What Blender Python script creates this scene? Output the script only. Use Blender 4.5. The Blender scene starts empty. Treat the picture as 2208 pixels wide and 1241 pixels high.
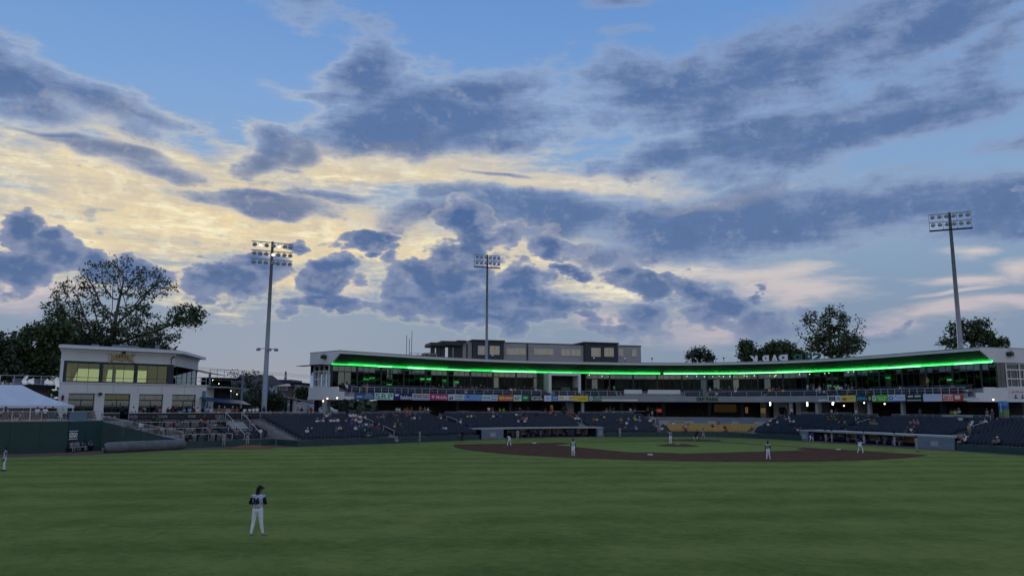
import bpy, bmesh, math, random, bisect
from mathutils import Vector, Matrix, noise as mnoise
random.seed(7)
R = math.radians
scene = bpy.context.scene
# ---------------------------------------------------------------- camera solved from the baseball diamond
# home plate = origin, second base = (0, 38.8), first base (+19.4, 19.4), third base (-19.4, 19.4), metres
CX, CY, CZ = -14.4151, 121.3495, 4.998
YAW, PITCH, ROLL, F = -0.347698, 0.1521297, 0.0040129, 1660.4
def _basis():
    fw = (-math.sin(YAW)*math.cos(PITCH), -math.cos(YAW)*math.cos(PITCH), math.sin(PITCH))
    rt = (-math.cos(YAW), math.sin(YAW), 0.)
    up = Vector(rt).cross(Vector(fw)); c, s = math.cos(ROLL), math.sin(ROLL)
    return Vector(fw), Vector(rt)*c + up*s, up*c - Vector(rt)*s
FW, RT, UP = _basis()
HX, HY = -math.sin(YAW), -math.cos(YAW)
def proj(P):
    d = Vector(P) - Vector((CX, CY, CZ)); z = d.dot(FW)
    return 1104 + F*d.dot(RT)/z, 620.5 - F*d.dot(UP)/z
def ray(u, v): return FW*F + RT*(u-1104) + UP*(620.5-v)
def onz(u, v, z=0.):
    d = ray(u, v); t = (z-CZ)/d.z; return (CX+d.x*t, CY+d.y*t, z)
def atdep(u, v, dep):
    d = ray(u, v); t = dep/(d.x*HX+d.y*HY); return (CX+d.x*t, CY+d.y*t, CZ+d.z*t)
def zat(x, y, v):
    lo, hi = -5., 90.
    for _ in range(45):
        m = (lo+hi)/2
        if proj((x, y, m))[1] > v: lo = m
        else: hi = m
    return lo
cam = bpy.data.cameras.new('camera'); camo = bpy.data.objects.new('camera', cam); scene.collection.objects.link(camo)
cam.sensor_width = 36; cam.lens = F/2208*36; cam.clip_end = 8000; cam.clip_start = .2
m = Matrix.Identity(4)
for i in range(3): m[i][0] = RT[i]; m[i][1] = UP[i]; m[i][2] = -FW[i]
m[0][3], m[1][3], m[2][3] = CX, CY, CZ
camo.matrix_world = m; scene.camera = camo
scene.render.resolution_x, scene.render.resolution_y = 1024, 575
scene.view_settings.view_transform = 'Standard'; scene.view_settings.look = 'None'
scene.view_settings.exposure = 0.0; scene.view_settings.gamma = 1.0; scene.view_settings.use_curve_mapping = False
scene.cycles.use_adaptive_sampling = True; scene.cycles.adaptive_threshold = .02; scene.cycles.adaptive_min_samples = 5
scene.cycles.use_denoising = True
scene.cycles.max_bounces = 5; scene.cycles.transparent_max_bounces = 10; scene.cycles.caustics_reflective = False; scene.cycles.caustics_refractive = False
# ---------------------------------------------------------------- evening sky: clear gradient, high lit veil, mid level cloud, cumulus
SUN_U, SUN_V = 600, 470
sd = ray(SUN_U, SUN_V).normalized()
SUN_EL = math.asin(sd.z)
world = bpy.data.worlds.new('World'); scene.world = world; world.use_nodes = True
world.cycles.sampling_method = 'MANUAL'; world.cycles.sample_map_resolution = 512
NT = world.node_tree; NT.nodes.clear()
def _set(sock, v):
    if isinstance(v, bpy.types.NodeSocket): NT.links.new(v, sock)
    elif v is not None: sock.default_value = v
def mth(op, a, b=None, c=None, clamp=False):
    n = NT.nodes.new('ShaderNodeMath'); n.operation = op; n.use_clamp = clamp
    for i, x in enumerate((a, b, c)): _set(n.inputs[i], x)
    return n.outputs[0]
def vmt(op, a, b=None, out=0, scale=None):
    n = NT.nodes.new('ShaderNodeVectorMath'); n.operation = op; _set(n.inputs[0], a)
    if b is not None: _set(n.inputs[1], b)
    if scale is not None: _set(n.inputs['Scale'], scale)
    return n.outputs[out]
def mixc(f, a, b, blend='MIX'):
    n = NT.nodes.new('ShaderNodeMix'); n.data_type = 'RGBA'; n.blend_type = blend; n.clamp_factor = True
    _set(n.inputs[0], f)
    for i, x in ((6, a), (7, b)):
        _set(n.inputs[i], (x[0], x[1], x[2], 1) if isinstance(x, tuple) else x)
    return n.outputs[2]
def sstep(x, a, b):
    n = NT.nodes.new('ShaderNodeMapRange'); n.interpolation_type = 'SMOOTHSTEP'; _set(n.inputs[0], x); n.inputs[1].default_value = a; n.inputs[2].default_value = b
    return n.outputs[0]
def lin(x, a, b, c=0., d=1.):
    n = NT.nodes.new('ShaderNodeMapRange'); _set(n.inputs[0], x)
    for i, q in ((1, a), (2, b), (3, c), (4, d)): n.inputs[i].default_value = q
    return n.outputs[0]
def nz(vec, scale, detail=6, rough=.55, dist=0., lac=2.):
    n = NT.nodes.new('ShaderNodeTexNoise'); n.noise_dimensions = '3D'; _set(n.inputs['Vector'], vec)
    n.inputs['Scale'].default_value = scale; n.inputs['Detail'].default_value = detail; n.inputs['Roughness'].default_value = rough
    n.inputs['Distortion'].default_value = dist; n.inputs['Lacunarity'].default_value = lac
    return mth('SUBTRACT', n.outputs['Fac'], .5)
def srgb(r, g, b):
    f = lambda c: ((c/255+.055)/1.055)**2.4 if c/255 > .04045 else c/255/12.92
    return (f(r), f(g), f(b))
D = NT.nodes.new('ShaderNodeTexCoord').outputs['Generated']
R0 = (-math.cos(YAW), math.sin(YAW), 0.)
xr = vmt('DOT_PRODUCT', D, R0, out=1); yf = vmt('DOT_PRODUCT', D, (HX, HY, 0.), out=1)
sep = NT.nodes.new('ShaderNodeSeparateXYZ'); NT.links.new(D, sep.inputs[0]); zz = sep.outputs[2]
az = mth('ARCTAN2', xr, yf); el = mth('ARCSINE', zz)
def comb(x, y, z=0.):
    n = NT.nodes.new('ShaderNodeCombineXYZ'); _set(n.inputs[0], x); _set(n.inputs[1], y); _set(n.inputs[2], z); return n.outputs[0]
def azel(u, v):
    d = ray(u, v).normalized(); return math.atan2(d.x*R0[0]+d.y*R0[1], d.x*HX+d.y*HY), math.asin(d.z)
# texture space: rays stretched so features flatten toward the horizon like a real cloud deck
NV = comb(xr, yf, mth('MULTIPLY', zz, 2.3))
NS = comb(xr, yf, mth('MULTIPLY', zz, 5.5))
wob = NT.nodes.new('ShaderNodeTexNoise'); _set(wob.inputs['Vector'], NV); wob.inputs['Scale'].default_value = 5.; wob.inputs['Detail'].default_value = 3.
wv = vmt('SCALE', vmt('SUBTRACT', wob.outputs['Color'], (.5, .5, .5)), scale=.10)
P = vmt('ADD', comb(az, el), wv)            # warped (azimuth, elevation) used to place the cloud masses
wob2 = NT.nodes.new('ShaderNodeTexNoise'); _set(wob2.inputs['Vector'], NV); wob2.inputs['Scale'].default_value = 15.; wob2.inputs['Detail'].default_value = 4.; wob2.inputs['Roughness'].default_value = .6
PC = vmt('ADD', P, vmt('SCALE', vmt('SUBTRACT', wob2.outputs['Color'], (.5, .5, .5)), scale=.06))
def blobs(coord, lst, k=.12):
    acc = None
    for i, (u, v, ru, rv, ang, *w) in enumerate(lst):
        if i and i % 5 == 0:                # tie each batch to the last so the shader stack stays small
            n = NT.nodes.new('ShaderNodeVectorMath'); n.operation = 'MULTIPLY_ADD'; _set(n.inputs[0], acc); n.inputs[1].default_value = (1e-7,)*3; _set(n.inputs[2], coord); coord = n.outputs[0]
        a, e = azel(u, v); a1, _ = azel(u+ru*.5, v); _, e1 = azel(u, v-rv*.5)
        n = NT.nodes.new('ShaderNodeMapping'); n.vector_type = 'TEXTURE'; _set(n.inputs['Vector'], coord)
        n.inputs['Location'].default_value = (a, e, 0); n.inputs['Rotation'].default_value = (0, 0, R(ang)); n.inputs['Scale'].default_value = (abs(a1-a)*2, abs(e1-e)*2, 1)
        q = mth('SUBTRACT', w[0] if w else 1., vmt('LENGTH', n.outputs[0], out=1))
        acc = q if acc is None else mth('SMOOTH_MAX', acc, q, k)
    return acc
NC = comb(xr, yf, mth('MULTIPLY', zz, 1.35))
nA = nz(NV, 6., 5, .62); nB = nz(NC, 19., 5, .66); nS = nz(NS, 9., 6, .64, .25); nS2 = nz(NS, 26., 4, .68)
# the same puffs sampled a little toward the sun: the difference shades their lit and shaded sides
sdl = (sd.x*R0[0]+sd.y*R0[1], sd.x*HX+sd.y*HY, sd.z*1.35)
tow = vmt('SCALE', vmt('NORMALIZE', vmt('SUBTRACT', sdl, NC)), scale=.014)
emb = mth('SUBTRACT', nB, nz(vmt('ADD', NC, tow), 19., 4, .66))
vor = NT.nodes.new('ShaderNodeTexVoronoi'); vor.feature = 'SMOOTH_F1'; vor.inputs['Scale'].default_value = 26.; vor.inputs['Smoothness'].default_value = .35; vor.inputs['Detail'].default_value = 1.5; vor.inputs['Roughness'].default_value = .6; _set(vor.inputs['Vector'], vmt('ADD', NC, vmt('SCALE', wv, scale=.5)))
puff = mth('SUBTRACT', .80, vor.outputs['Distance'])
# clear sky: Nishita, toned to the photograph's blue, hazier toward the horizon
sky = NT.nodes.new('ShaderNodeTexSky'); sky.sky_type = 'NISHITA'; sky.sun_disc = False
sky.sun_elevation = SUN_EL; sky.sun_rotation = math.atan2(sd.x, sd.y); sky.air_density = 1.2; sky.dust_density = .6; sky.ozone_density = 2.
SB = .1
nish = mixc(1., sky.outputs[0], (SB, SB, SB), 'MULTIPLY')
ramp = NT.nodes.new('ShaderNodeValToRGB'); _set(ramp.inputs[0], lin(el, 0., .6)); cr = ramp.color_ramp
cr.elements[0].position = 0.; cr.elements[0].color = (*srgb(126, 143, 166), 1); cr.elements[1].position = 1.; cr.elements[1].color = (*srgb(94, 138, 202), 1)
for pp, cc in ((.2, srgb(130, 150, 176)), (.38, srgb(136, 166, 198)), (.62, srgb(122, 162, 212)), (.8, srgb(106, 150, 209))):
    e_ = cr.elements.new(pp); e_.color = (*cc, 1)
clear = mixc(.97, nish, ramp.outputs[0])
sa, se = azel(SUN_U, SUN_V)
sunm = NT.nodes.new('ShaderNodeMapping'); sunm.vector_type = 'TEXTURE'; _set(sunm.inputs['Vector'], comb(az, el)); sunm.inputs['Location'].default_value = (sa, se, 0); sunm.inputs['Scale'].default_value = (.5, .2, 1)
sunr = vmt('LENGTH', sunm.outputs[0], out=1)
glow = sstep(sunr, 1.9, .1)
# high lit veil
veil = blobs(P, [(330, 430, 560, 190, 0), (120, 480, 420, 150, 0), (650, 500, 520, 130, 0), (900, 372, 430, 52, -1, 1.15), (1230, 395, 300, 32, -2, 1.15), (1050, 555, 360, 80, 0), (1330, 590, 240, 70, 0), (1560, 420, 320, 18, 2, .8), (560, 620, 400, 70, 0, .8)])
veil2 = blobs(P, [(1620, 600, 300, 38, -6), (1720, 630, 220, 34, -8), (2090, 600, 200, 24, -3), (2060, 635, 190, 16, 6, .9), (2100, 530, 110, 26, 2, .9), (2200, 570, 60, 60, 0, .95), (2010, 700, 230, 42, 8), (2180, 670, 190, 22, 3), (60, 640, 160, 34, 8), (1300, 680, 260, 60, 0, .8), (1500, 690, 300, 80, 0, .75), (760, 640, 120, 60, 0, .8)])
veilf = sstep(mth('ADD', veil, mth('ADD', mth('MULTIPLY', nS, 1.5), mth('MULTIPLY', nS2, .7))), -.06, .62)
veil2f = mth('MULTIPLY', sstep(mth('ADD', veil2, mth('ADD', mth('MULTIPLY', nS, 1.5), mth('MULTIPLY', nS2, .6))), .0, .95), .85)
warm = mixc(glow, srgb(214, 220, 224), srgb(246, 222, 168))
warm = mixc(sstep(mth('ADD', nS, nB), -.25, .3), mixc(.45, warm, srgb(150, 158, 178)), warm)
warm = mixc(mth('MULTIPLY', sstep(mth('ADD', nS2, nS), .0, .28), .95), warm, mixc(glow, srgb(250, 246, 232), srgb(255, 244, 205)))
fleck = sstep(mth('ADD', mth('MULTIPLY', nB, 1.3), mth('ADD', mth('MULTIPLY', nS2, .9), mth('MULTIPLY', nA, .7))), .04, .34)
warm = mixc(mth('MULTIPLY', sstep(emb, .0, .2), .45), warm, srgb(255, 248, 222))
warm = mixc(mth('MULTIPLY', fleck, mth('SUBTRACT', .95, mth('MULTIPLY', glow, .3))), warm, srgb(128, 140, 166))
col = mixc(mth('MULTIPLY', veilf, .93), clear, warm)
pink = mixc(lin(el, .09, .25), srgb(196, 184, 192), srgb(232, 222, 206))
col = mixc(veil2f, col, pink)
# soft mid-level cloud
mid = blobs(P, [(650, 0, 192, 61, 0, .62), (785, 160, 79, 84, 50, 1.22), (30, 180, 192, 79, -8, 1.08), (150, 205, 218, 56, -12, 1.08), (60, 240, 154, 38, 0, 1.08), (550, 340, 105, 40, 28), (590, 300, 77, 51, 0), (650, 330, 77, 40, 0), (1010, 258, 282, 95, 2, 1.22), (1090, 195, 166, 56, 5, 1.22), (850, 300, 205, 59, 0, 1.22), (760, 220, 218, 38, -4, .75),
    (1420, 200, 243, 84, 8, 1.12), (1600, 170, 333, 105, 12, 1.12), (1800, 115, 384, 108, 16, 1.12), (2030, 50, 384, 102, 18, 1.12), (2200, 90, 205, 77, 18, .8), (1480, 330, 294, 46, 6, 1.12), (1760, 300, 422, 69, 9, 1.12), (1980, 250, 294, 64, 12, 1.12), (1350, 250, 205, 51, 4, .8), (1200, 470, 343, 58, 0, 1.28), (1500, 470, 449, 79, 0, 1.28), (1700, 480, 370, 77, 3, 1.28), (1650, 430, 119, 61, 0, 1.28), (1930, 450, 317, 53, 3, 1.28), (2150, 440, 211, 53, 4, 1.28),
    (560, 436, 209, 24, 0), (720, 425, 187, 20, 0, .85), (1100, 385, 165, 15, 0, .8), (890, 462, 121, 48, 0), (1000, 430, 176, 29, 0, .9), (200, 330, 220, 22, -3, .85), (330, 372, 165, 26, -3, .85), (100, 300, 192, 20, -3, .8), (1600, 380, 269, 26, 3, .75), (2180, 300, 154, 38, 10, .75), (1330, 10, 115, 31, 0, .6), (1350, 100, 166, 38, 10, .5), (300, 250, 256, 38, -6, .7), (1300, 540, 317, 34, 0, .9)], .08)
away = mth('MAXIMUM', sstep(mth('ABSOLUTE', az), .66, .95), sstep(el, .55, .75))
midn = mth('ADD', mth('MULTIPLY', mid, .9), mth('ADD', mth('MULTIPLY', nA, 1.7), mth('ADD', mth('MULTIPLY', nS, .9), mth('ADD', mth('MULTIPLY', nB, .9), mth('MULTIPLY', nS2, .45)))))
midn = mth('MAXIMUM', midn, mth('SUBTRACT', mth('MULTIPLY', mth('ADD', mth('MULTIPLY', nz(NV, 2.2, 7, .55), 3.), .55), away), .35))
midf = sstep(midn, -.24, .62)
mcol = mixc(sstep(mth('ADD', mth('MULTIPLY', nB, .8), midn), .1, .95), srgb(138, 154, 186), srgb(84, 110, 156))
mcol = mixc(mth('MULTIPLY', sstep(mth('ADD', nA, mth('MULTIPLY', nS, .5)), .1, .4), .35), mcol, srgb(98, 108, 134))
mcol = mixc(mth('MULTIPLY', sstep(emb, .02, .22), .4), mcol, mixc(glow, srgb(142, 158, 190), srgb(186, 184, 186)))
mcol = mixc(mth('MULTIPLY', sstep(emb, -.02, -.2), .35), mcol, srgb(74, 94, 134))
front = sstep(vmt('DOT_PRODUCT', D, tuple(sd), out=1), .45, -.65)     # unseen clouds opposite the sun made pale to warm and brighten the scene
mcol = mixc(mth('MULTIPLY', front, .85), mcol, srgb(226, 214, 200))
edge = mth('MULTIPLY', mth('SUBTRACT', 1., mth('ABSOLUTE', lin(midf, 0., .7, -1., 1.))), mth('MULTIPLY', glow, .25))
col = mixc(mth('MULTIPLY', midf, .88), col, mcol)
col = mixc(edge, col, srgb(250, 236, 200))
# low cumulus bank with crisp tops
cum = blobs(PC, [(30, 480, 75, 52, 0), (110, 540, 110, 62, 0), (10, 590, 170, 62, 0), (120, 500, 50, 30, 0), (210, 565, 95, 46, 0), (300, 590, 80, 38, 0), (490, 626, 130, 50, 0), (540, 590, 70, 40, 0), (430, 610, 70, 40, 0), (625, 520, 26, 30, 0, .9), (730, 600, 110, 44, 8), (690, 640, 80, 40, 0), (700, 676, 130, 28, 0), (770, 516, 82, 24, 0), (800, 548, 26, 18, 0), (890, 590, 90, 46, -20), (880, 650, 70, 56, 0), (1000, 490, 66, 54, 0), (1050, 530, 90, 40, 0), (1010, 560, 70, 40, 0), (1060, 655, 250, 58, 0), (1120, 610, 100, 44, 0), (1220, 660, 66, 36, 0), (960, 620, 110, 60, 0), (1190, 540, 100, 30, 0), (1230, 580, 50, 14, 0), (1340, 575, 48, 34, 0), (1380, 605, 60, 34, -20), (1480, 630, 84, 46, 0), (1560, 660, 110, 50, -8), (1640, 690, 90, 46, 0), (1625, 642, 44, 18, -20), (1400, 672, 110, 40, 0, .8), (1330, 705, 130, 24, 0, .75), (1060, 700, 170, 26, 0), (1720, 700, 60, 30, 0, .8), (1900, 745, 110, 24, 0, .85), (2180, 420, 60, 20, 0, .6)], .05)
cumn = mth('ADD', cum, mth('ADD', mth('MULTIPLY', nB, .8), mth('ADD', mth('MULTIPLY', puff, .75), mth('MULTIPLY', nA, .25))))
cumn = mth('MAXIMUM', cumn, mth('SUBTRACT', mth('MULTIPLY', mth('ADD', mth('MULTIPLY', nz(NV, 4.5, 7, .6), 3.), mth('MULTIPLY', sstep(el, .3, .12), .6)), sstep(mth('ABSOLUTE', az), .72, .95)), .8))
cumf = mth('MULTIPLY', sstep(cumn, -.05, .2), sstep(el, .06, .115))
ccol = mixc(sstep(mth('ADD', mth('MULTIPLY', nB, 1.0), cumn), .05, .75), srgb(136, 148, 178), srgb(76, 105, 152))
ccol = mixc(mth('MULTIPLY', sstep(mth('ADD', emb, mth('MULTIPLY', puff, .25)), .03, .30), .55), ccol, mixc(glow, srgb(150, 160, 184), srgb(176, 172, 178)))
ccol = mixc(mth('MULTIPLY', sstep(emb, -.02, -.2), .4), ccol, srgb(66, 90, 134))
ccol = mixc(mth('MULTIPLY', sstep(el, .18, .10), .35), ccol, srgb(104, 126, 164))
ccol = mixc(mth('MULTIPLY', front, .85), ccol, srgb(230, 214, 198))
rim = mth('MULTIPLY', mth('SUBTRACT', 1., mth('ABSOLUTE', lin(cumn, -.2, .14, -1., 1.))), sstep(sunr, 1.3, .3), clamp=True)
col = mixc(mth('MULTIPLY', rim, .2), col, srgb(255, 232, 178))
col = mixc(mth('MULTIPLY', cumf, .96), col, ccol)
# ground-side hemisphere: plain haze
col = mixc(sstep(el, .01, -.03), col, srgb(96, 106, 116))
bg = NT.nodes.new('ShaderNodeBackground'); bg.inputs['Strength'].default_value = SB
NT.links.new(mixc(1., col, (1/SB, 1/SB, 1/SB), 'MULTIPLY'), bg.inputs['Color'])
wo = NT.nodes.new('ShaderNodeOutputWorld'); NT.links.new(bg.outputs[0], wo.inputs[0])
# low sun behind the cloud bank: weak, broad and warm
sl = bpy.data.lights.new('sun', 'SUN'); sl.energy = .6; sl.angle = R(28); sl.color = (1., .86, .66)
so = bpy.data.objects.new('sun', sl); scene.collection.objects.link(so); so.rotation_euler = sd.to_track_quat('Z', 'Y').to_euler()
# ================================================================ helpers
COL = scene.collection
def link(o): COL.objects.link(o); return o
MATS = {}
def mat(name, rgb, rough=.65, var=.12, scale=2., metal=0., bump=0., spec=.5, emis=None, estr=0., rgb2=None, detail=5):
    if name in MATS: return MATS[name]
    mt = bpy.data.materials.new(name); mt.use_nodes = True; nt = mt.node_tree; b = nt.nodes['Principled BSDF']
    b.inputs['Roughness'].default_value = rough; b.inputs['Metallic'].default_value = metal; b.inputs['Specular IOR Level'].default_value = spec
    if emis:
        b.inputs['Emission Color'].default_value = (*emis, 1); b.inputs['Emission Strength'].default_value = estr
    tc = nt.nodes.new('ShaderNodeTexCoord'); n = nt.nodes.new('ShaderNodeTexNoise'); nt.links.new(tc.outputs['Object'], n.inputs['Vector'])
    n.inputs['Scale'].default_value = scale; n.inputs['Detail'].default_value = detail; n.inputs['Roughness'].default_value = .6
    mx = nt.nodes.new('ShaderNodeMix'); mx.data_type = 'RGBA'
    mr = nt.nodes.new('ShaderNodeMapRange'); mr.inputs[1].default_value = .3; mr.inputs[2].default_value = .7; nt.links.new(n.outputs['Fac'], mr.inputs[0]); nt.links.new(mr.outputs[0], mx.inputs[0])
    lo = rgb2 or tuple(c*(1-var) for c in rgb); hi = rgb if rgb2 else tuple(min(c*(1+var), 1) for c in rgb)
    mx.inputs[6].default_value = (*lo, 1); mx.inputs[7].default_value = (*hi, 1); nt.links.new(mx.outputs[2], b.inputs['Base Color'])
    if bump:
        bp = nt.nodes.new('ShaderNodeBump'); bp.inputs['Strength'].default_value = bump; bp.inputs['Distance'].default_value = .05; nt.links.new(n.outputs['Fac'], bp.inputs['Height']); nt.links.new(bp.outputs[0], b.inputs['Normal'])
    MATS[name] = mt; return mt
def glass(name, tint=(.5, .6, .58), refl=.22, gl=(.85, .95, .95), rough=.03, ior=1.5):
    if name in MATS: return MATS[name]
    mt = bpy.data.materials.new(name); mt.use_nodes = True; nt = mt.node_tree; nt.nodes.clear()
    tr = nt.nodes.new('ShaderNodeBsdfTransparent'); tr.inputs[0].default_value = (*tint, 1)
    g = nt.nodes.new('ShaderNodeBsdfGlossy'); g.inputs['Color'].default_value = (*gl, 1); g.inputs['Roughness'].default_value = rough
    fr = nt.nodes.new('ShaderNodeFresnel'); fr.inputs[0].default_value = ior
    ad = nt.nodes.new('ShaderNodeMath'); ad.operation = 'ADD'; ad.use_clamp = True; nt.links.new(fr.outputs[0], ad.inputs[0]); ad.inputs[1].default_value = refl
    mx = nt.nodes.new('ShaderNodeMixShader'); nt.links.new(ad.outputs[0], mx.inputs[0]); nt.links.new(tr.outputs[0], mx.inputs[1]); nt.links.new(g.outputs[0], mx.inputs[2])
    o = nt.nodes.new('ShaderNodeOutputMaterial'); nt.links.new(mx.outputs[0], o.inputs[0]); MATS[name] = mt; return mt
class MB:
    def __init__(s): s.v = []; s.f = []; s.m = []
    def add(s, v, f, mi=0):
        b = len(s.v); s.v += [tuple(q) for q in v]; s.f += [tuple(b+i for i in q) for q in f]; s.m += [mi]*len(f); return s
    def box(s, x, y, z, sx, sy, sz, rz=0., mi=0):      # centre x,y ; z = bottom
        c, n = math.cos(rz), math.sin(rz); v = []
        for dz in (0, sz):
            for dx, dy in ((-sx/2, -sy/2), (sx/2, -sy/2), (sx/2, sy/2), (-sx/2, sy/2)): v.append((x+dx*c-dy*n, y+dx*n+dy*c, z+dz))
        return s.add(v, [(3, 2, 1, 0), (4, 5, 6, 7), (0, 1, 5, 4), (1, 2, 6, 5), (2, 3, 7, 6), (3, 0, 4, 7)], mi)
    def prism(s, pts, z0, z1, mi=0):
        n = len(pts); v = [(p[0], p[1], z0) for p in pts]+[(p[0], p[1], z1) for p in pts]
        a = sum(pts[i][0]*pts[(i+1) % n][1]-pts[(i+1) % n][0]*pts[i][1] for i in range(n))
        f = [tuple(range(n-1, -1, -1)), tuple(range(n, 2*n))]+[(i, (i+1) % n, n+(i+1) % n, n+i) for i in range(n)]
        if a < 0: f = [tuple(reversed(q)) for q in f]
        return s.add(v, f, mi)
    def extr(s, pts3, d, mi=0):                         # planar polygon pushed along vector d
        n = len(pts3); v = [tuple(p) for p in pts3]+[tuple(Vector(p)+Vector(d)) for p in pts3]
        return s.add(v, [tuple(range(n-1, -1, -1)), tuple(range(n, 2*n))]+[(i, (i+1) % n, n+(i+1) % n, n+i) for i in range(n)], mi)
    def tube(s, pts, r, k=6, mi=0, cap=True):
        pts = [Vector(p) for p in pts]; rs = r if isinstance(r, (list, tuple)) else [r]*len(pts); rings = []; base = len(s.v); vs = []
        pu = None
        for i, p in enumerate(pts):
            t = (pts[min(i+1, len(pts)-1)]-pts[max(i-1, 0)]).normalized()
            a = pu if pu is not None and abs(pu.dot(t)) < .95 else (Vector((0, 0, 1)) if abs(t.z) < .9 else Vector((1, 0, 0)))
            x = t.cross(a).normalized(); y = t.cross(x).normalized(); pu = a
            for j in range(k):
                g = 2*math.pi*j/k+math.pi/k; vs.append(p+(x*math.cos(g)+y*math.sin(g))*rs[i])
        f = [(i*k+j, i*k+(j+1) % k, (i+1)*k+(j+1) % k, (i+1)*k+j) for i in range(len(pts)-1) for j in range(k)]
        if cap: f += [tuple(range(k)), tuple(range((len(pts)-1)*k+k-1, (len(pts)-1)*k-1, -1))]
        return s.add(vs, f, mi)
    def lathe(s, prof, k=12, cx=0., cy=0., mi=0):       # prof [(r,z)]
        vs = [(cx+r*math.cos(2*math.pi*j/k), cy+r*math.sin(2*math.pi*j/k), z) for r, z in prof for j in range(k)]
        f = [(i*k+j, i*k+(j+1) % k, (i+1)*k+(j+1) % k, (i+1)*k+j) for i in range(len(prof)-1) for j in range(k)]
        f += [tuple(range(k-1, -1, -1)), tuple(range((len(prof)-1)*k, len(prof)*k))]
        return s.add(vs, f, mi)
    def mesh(s, name, mats, smooth=False):
        me = bpy.data.meshes.new(name); me.from_pydata(s.v, [], s.f)
        for q in (mats if isinstance(mats, (list, tuple)) else [mats]): me.materials.append(q)
        if any(s.m): me.polygons.foreach_set('material_index', s.m)
        if smooth: me.polygons.foreach_set('use_smooth', [True]*len(s.f))
        me.update(); return me
    def build(s, name, mats, parent=None, loc=None, rz=0., smooth=False):
        return inst(name, s.mesh(name, mats, smooth), parent, loc, rz)
def inst(name, me, parent=None, loc=None, rz=0., rx=0.):
    o = link(bpy.data.objects.new(name, me))
    if loc is not None: o.location = loc
    o.rotation_euler = (rx, 0, rz); o.parent = parent
    return o
def tag(o, label=None, cat=None, group=None, kind=None):
    if label: o['label'] = label
    if cat: o['category'] = cat
    if group: o['group'] = group
    if kind: o['kind'] = kind
    return o
def empty(name, loc=(0, 0, 0), rz=0., label=None, cat=None, group=None):
    o = link(bpy.data.objects.new(name, None)); o.location = loc; o.rotation_euler = (0, 0, rz); o.empty_display_size = .3
    return tag(o, label, cat, group)
def structure(o): o['kind'] = 'structure'; return o
TXT = {}
def text(s, h, m, parent, loc, rz, width=None, rx=math.pi/2, name='lettering', shear=0., mirror=False, ext=.012, bold=.0):
    """flat printed or cut lettering, h = cap height, centred on loc"""
    key = (s, round(shear, 2), bold, ext > .02)
    if key not in TXT:
        c = bpy.data.curves.new('text', 'FONT'); c.body = s; c.align_x = 'CENTER'; c.align_y = 'CENTER'; c.size = 1.; c.extrude = .02; c.shear = shear; c.offset = bold; c.resolution_u = 3
        o = bpy.data.objects.new('t', c); COL.objects.link(o); dg = bpy.context.evaluated_depsgraph_get(); me = bpy.data.meshes.new_from_object(o.evaluated_get(dg)); bpy.data.objects.remove(o)
        xs = [v.co.x for v in me.vertices]; ys = [v.co.y for v in me.vertices]
        cx, cy = (min(xs)+max(xs))/2, (min(ys)+max(ys))/2
        for v in me.vertices: v.co.x -= cx; v.co.y -= cy
        TXT[key] = (me, max(xs)-min(xs), max(ys)-min(ys))
    me, w, hh = TXT[key]; me = me.copy(); me.materials.clear(); me.materials.append(m)
    o = link(bpy.data.objects.new(name, me)); k = h/hh; kx = (width/w) if width else k
    o.scale = (-kx if mirror else kx, k, ext/.02); o.rotation_euler = (rx, 0, rz); o.location = loc; o.parent = parent
    return o
# ---------------------------------------------------------------- plan curve of the front of the seating bowl
WP = [(70.5, 95), (65, 84), (59.5, 73), (54, 62), (48.5, 51), (43.2, 39.7), (38.6, 29.8), (33.2, 17.8), (28.4, 6.6), (22.5, -1.2), (15.4, -7.0), (7.5, -12.2), (0, -14.6), (-7.0, -13.2), (-13.0, -8.6), (-18.2, -2.2), (-23.6, 4.6), (-29, 11.3), (-33.8, 17.2), (-38.2, 23.2), (-46, 35), (-54, 48)]
def catmull(Pl, n=24):
    out = []
    for i in range(len(Pl)-1):
        p0 = Pl[max(i-1, 0)]; p1 = Pl[i]; p2 = Pl[i+1]; p3 = Pl[min(i+2, len(Pl)-1)]
        for k in range(n):
            t = k/n; out.append(tuple(.5*((2*b)+(-a+c)*t+(2*a-5*b+4*c-d)*t*t+(-a+3*b-3*c+d)*t**3) for a, b, c, d in zip(p0, p1, p2, p3)))
    out.append(Pl[-1]); return out
C0 = catmull(WP)
for _ in range(30):
    C0 = [C0[0]]+[tuple((a+2*b+c)/4 for a, b, c in zip(C0[i-1], C0[i], C0[i+1])) for i in range(1, len(C0)-1)]+[C0[-1]]
SL = [0.]
for i in range(1, len(C0)): SL.append(SL[-1]+math.dist(C0[i], C0[i-1]))
def _loc(s):
    i = min(max(bisect.bisect(SL, s)-1, 0), len(C0)-2); return i, (s-SL[i])/(SL[i+1]-SL[i])
def _nrm(i):
    a = C0[max(i-6, 0)]; b = C0[min(i+6, len(C0)-1)]; dx, dy = b[0]-a[0], b[1]-a[1]; l = math.hypot(dx, dy); return (-dy/l, dx/l)
def NRM(s):
    i, t = _loc(s); n0 = _nrm(i); n1 = _nrm(min(i+1, len(C0)-1)); n = (n0[0]+(n1[0]-n0[0])*t, n0[1]+(n1[1]-n0[1])*t); l = math.hypot(*n); return n[0]/l, n[1]/l
def PT(s, o, z=0.):
    """point at arc length s along the front wall, o metres back from it (positive = away from the field)"""
    i, t = _loc(s); p = tuple(a+(b-a)*t for a, b in zip(C0[i], C0[i+1])); n = NRM(s)
    return (p[0]+n[0]*o, p[1]+n[1]*o, z)
def RZ(s):
    n = NRM(s); return math.atan2(-n[0], n[1])      # local +X along s, local -Y toward the field
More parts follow.
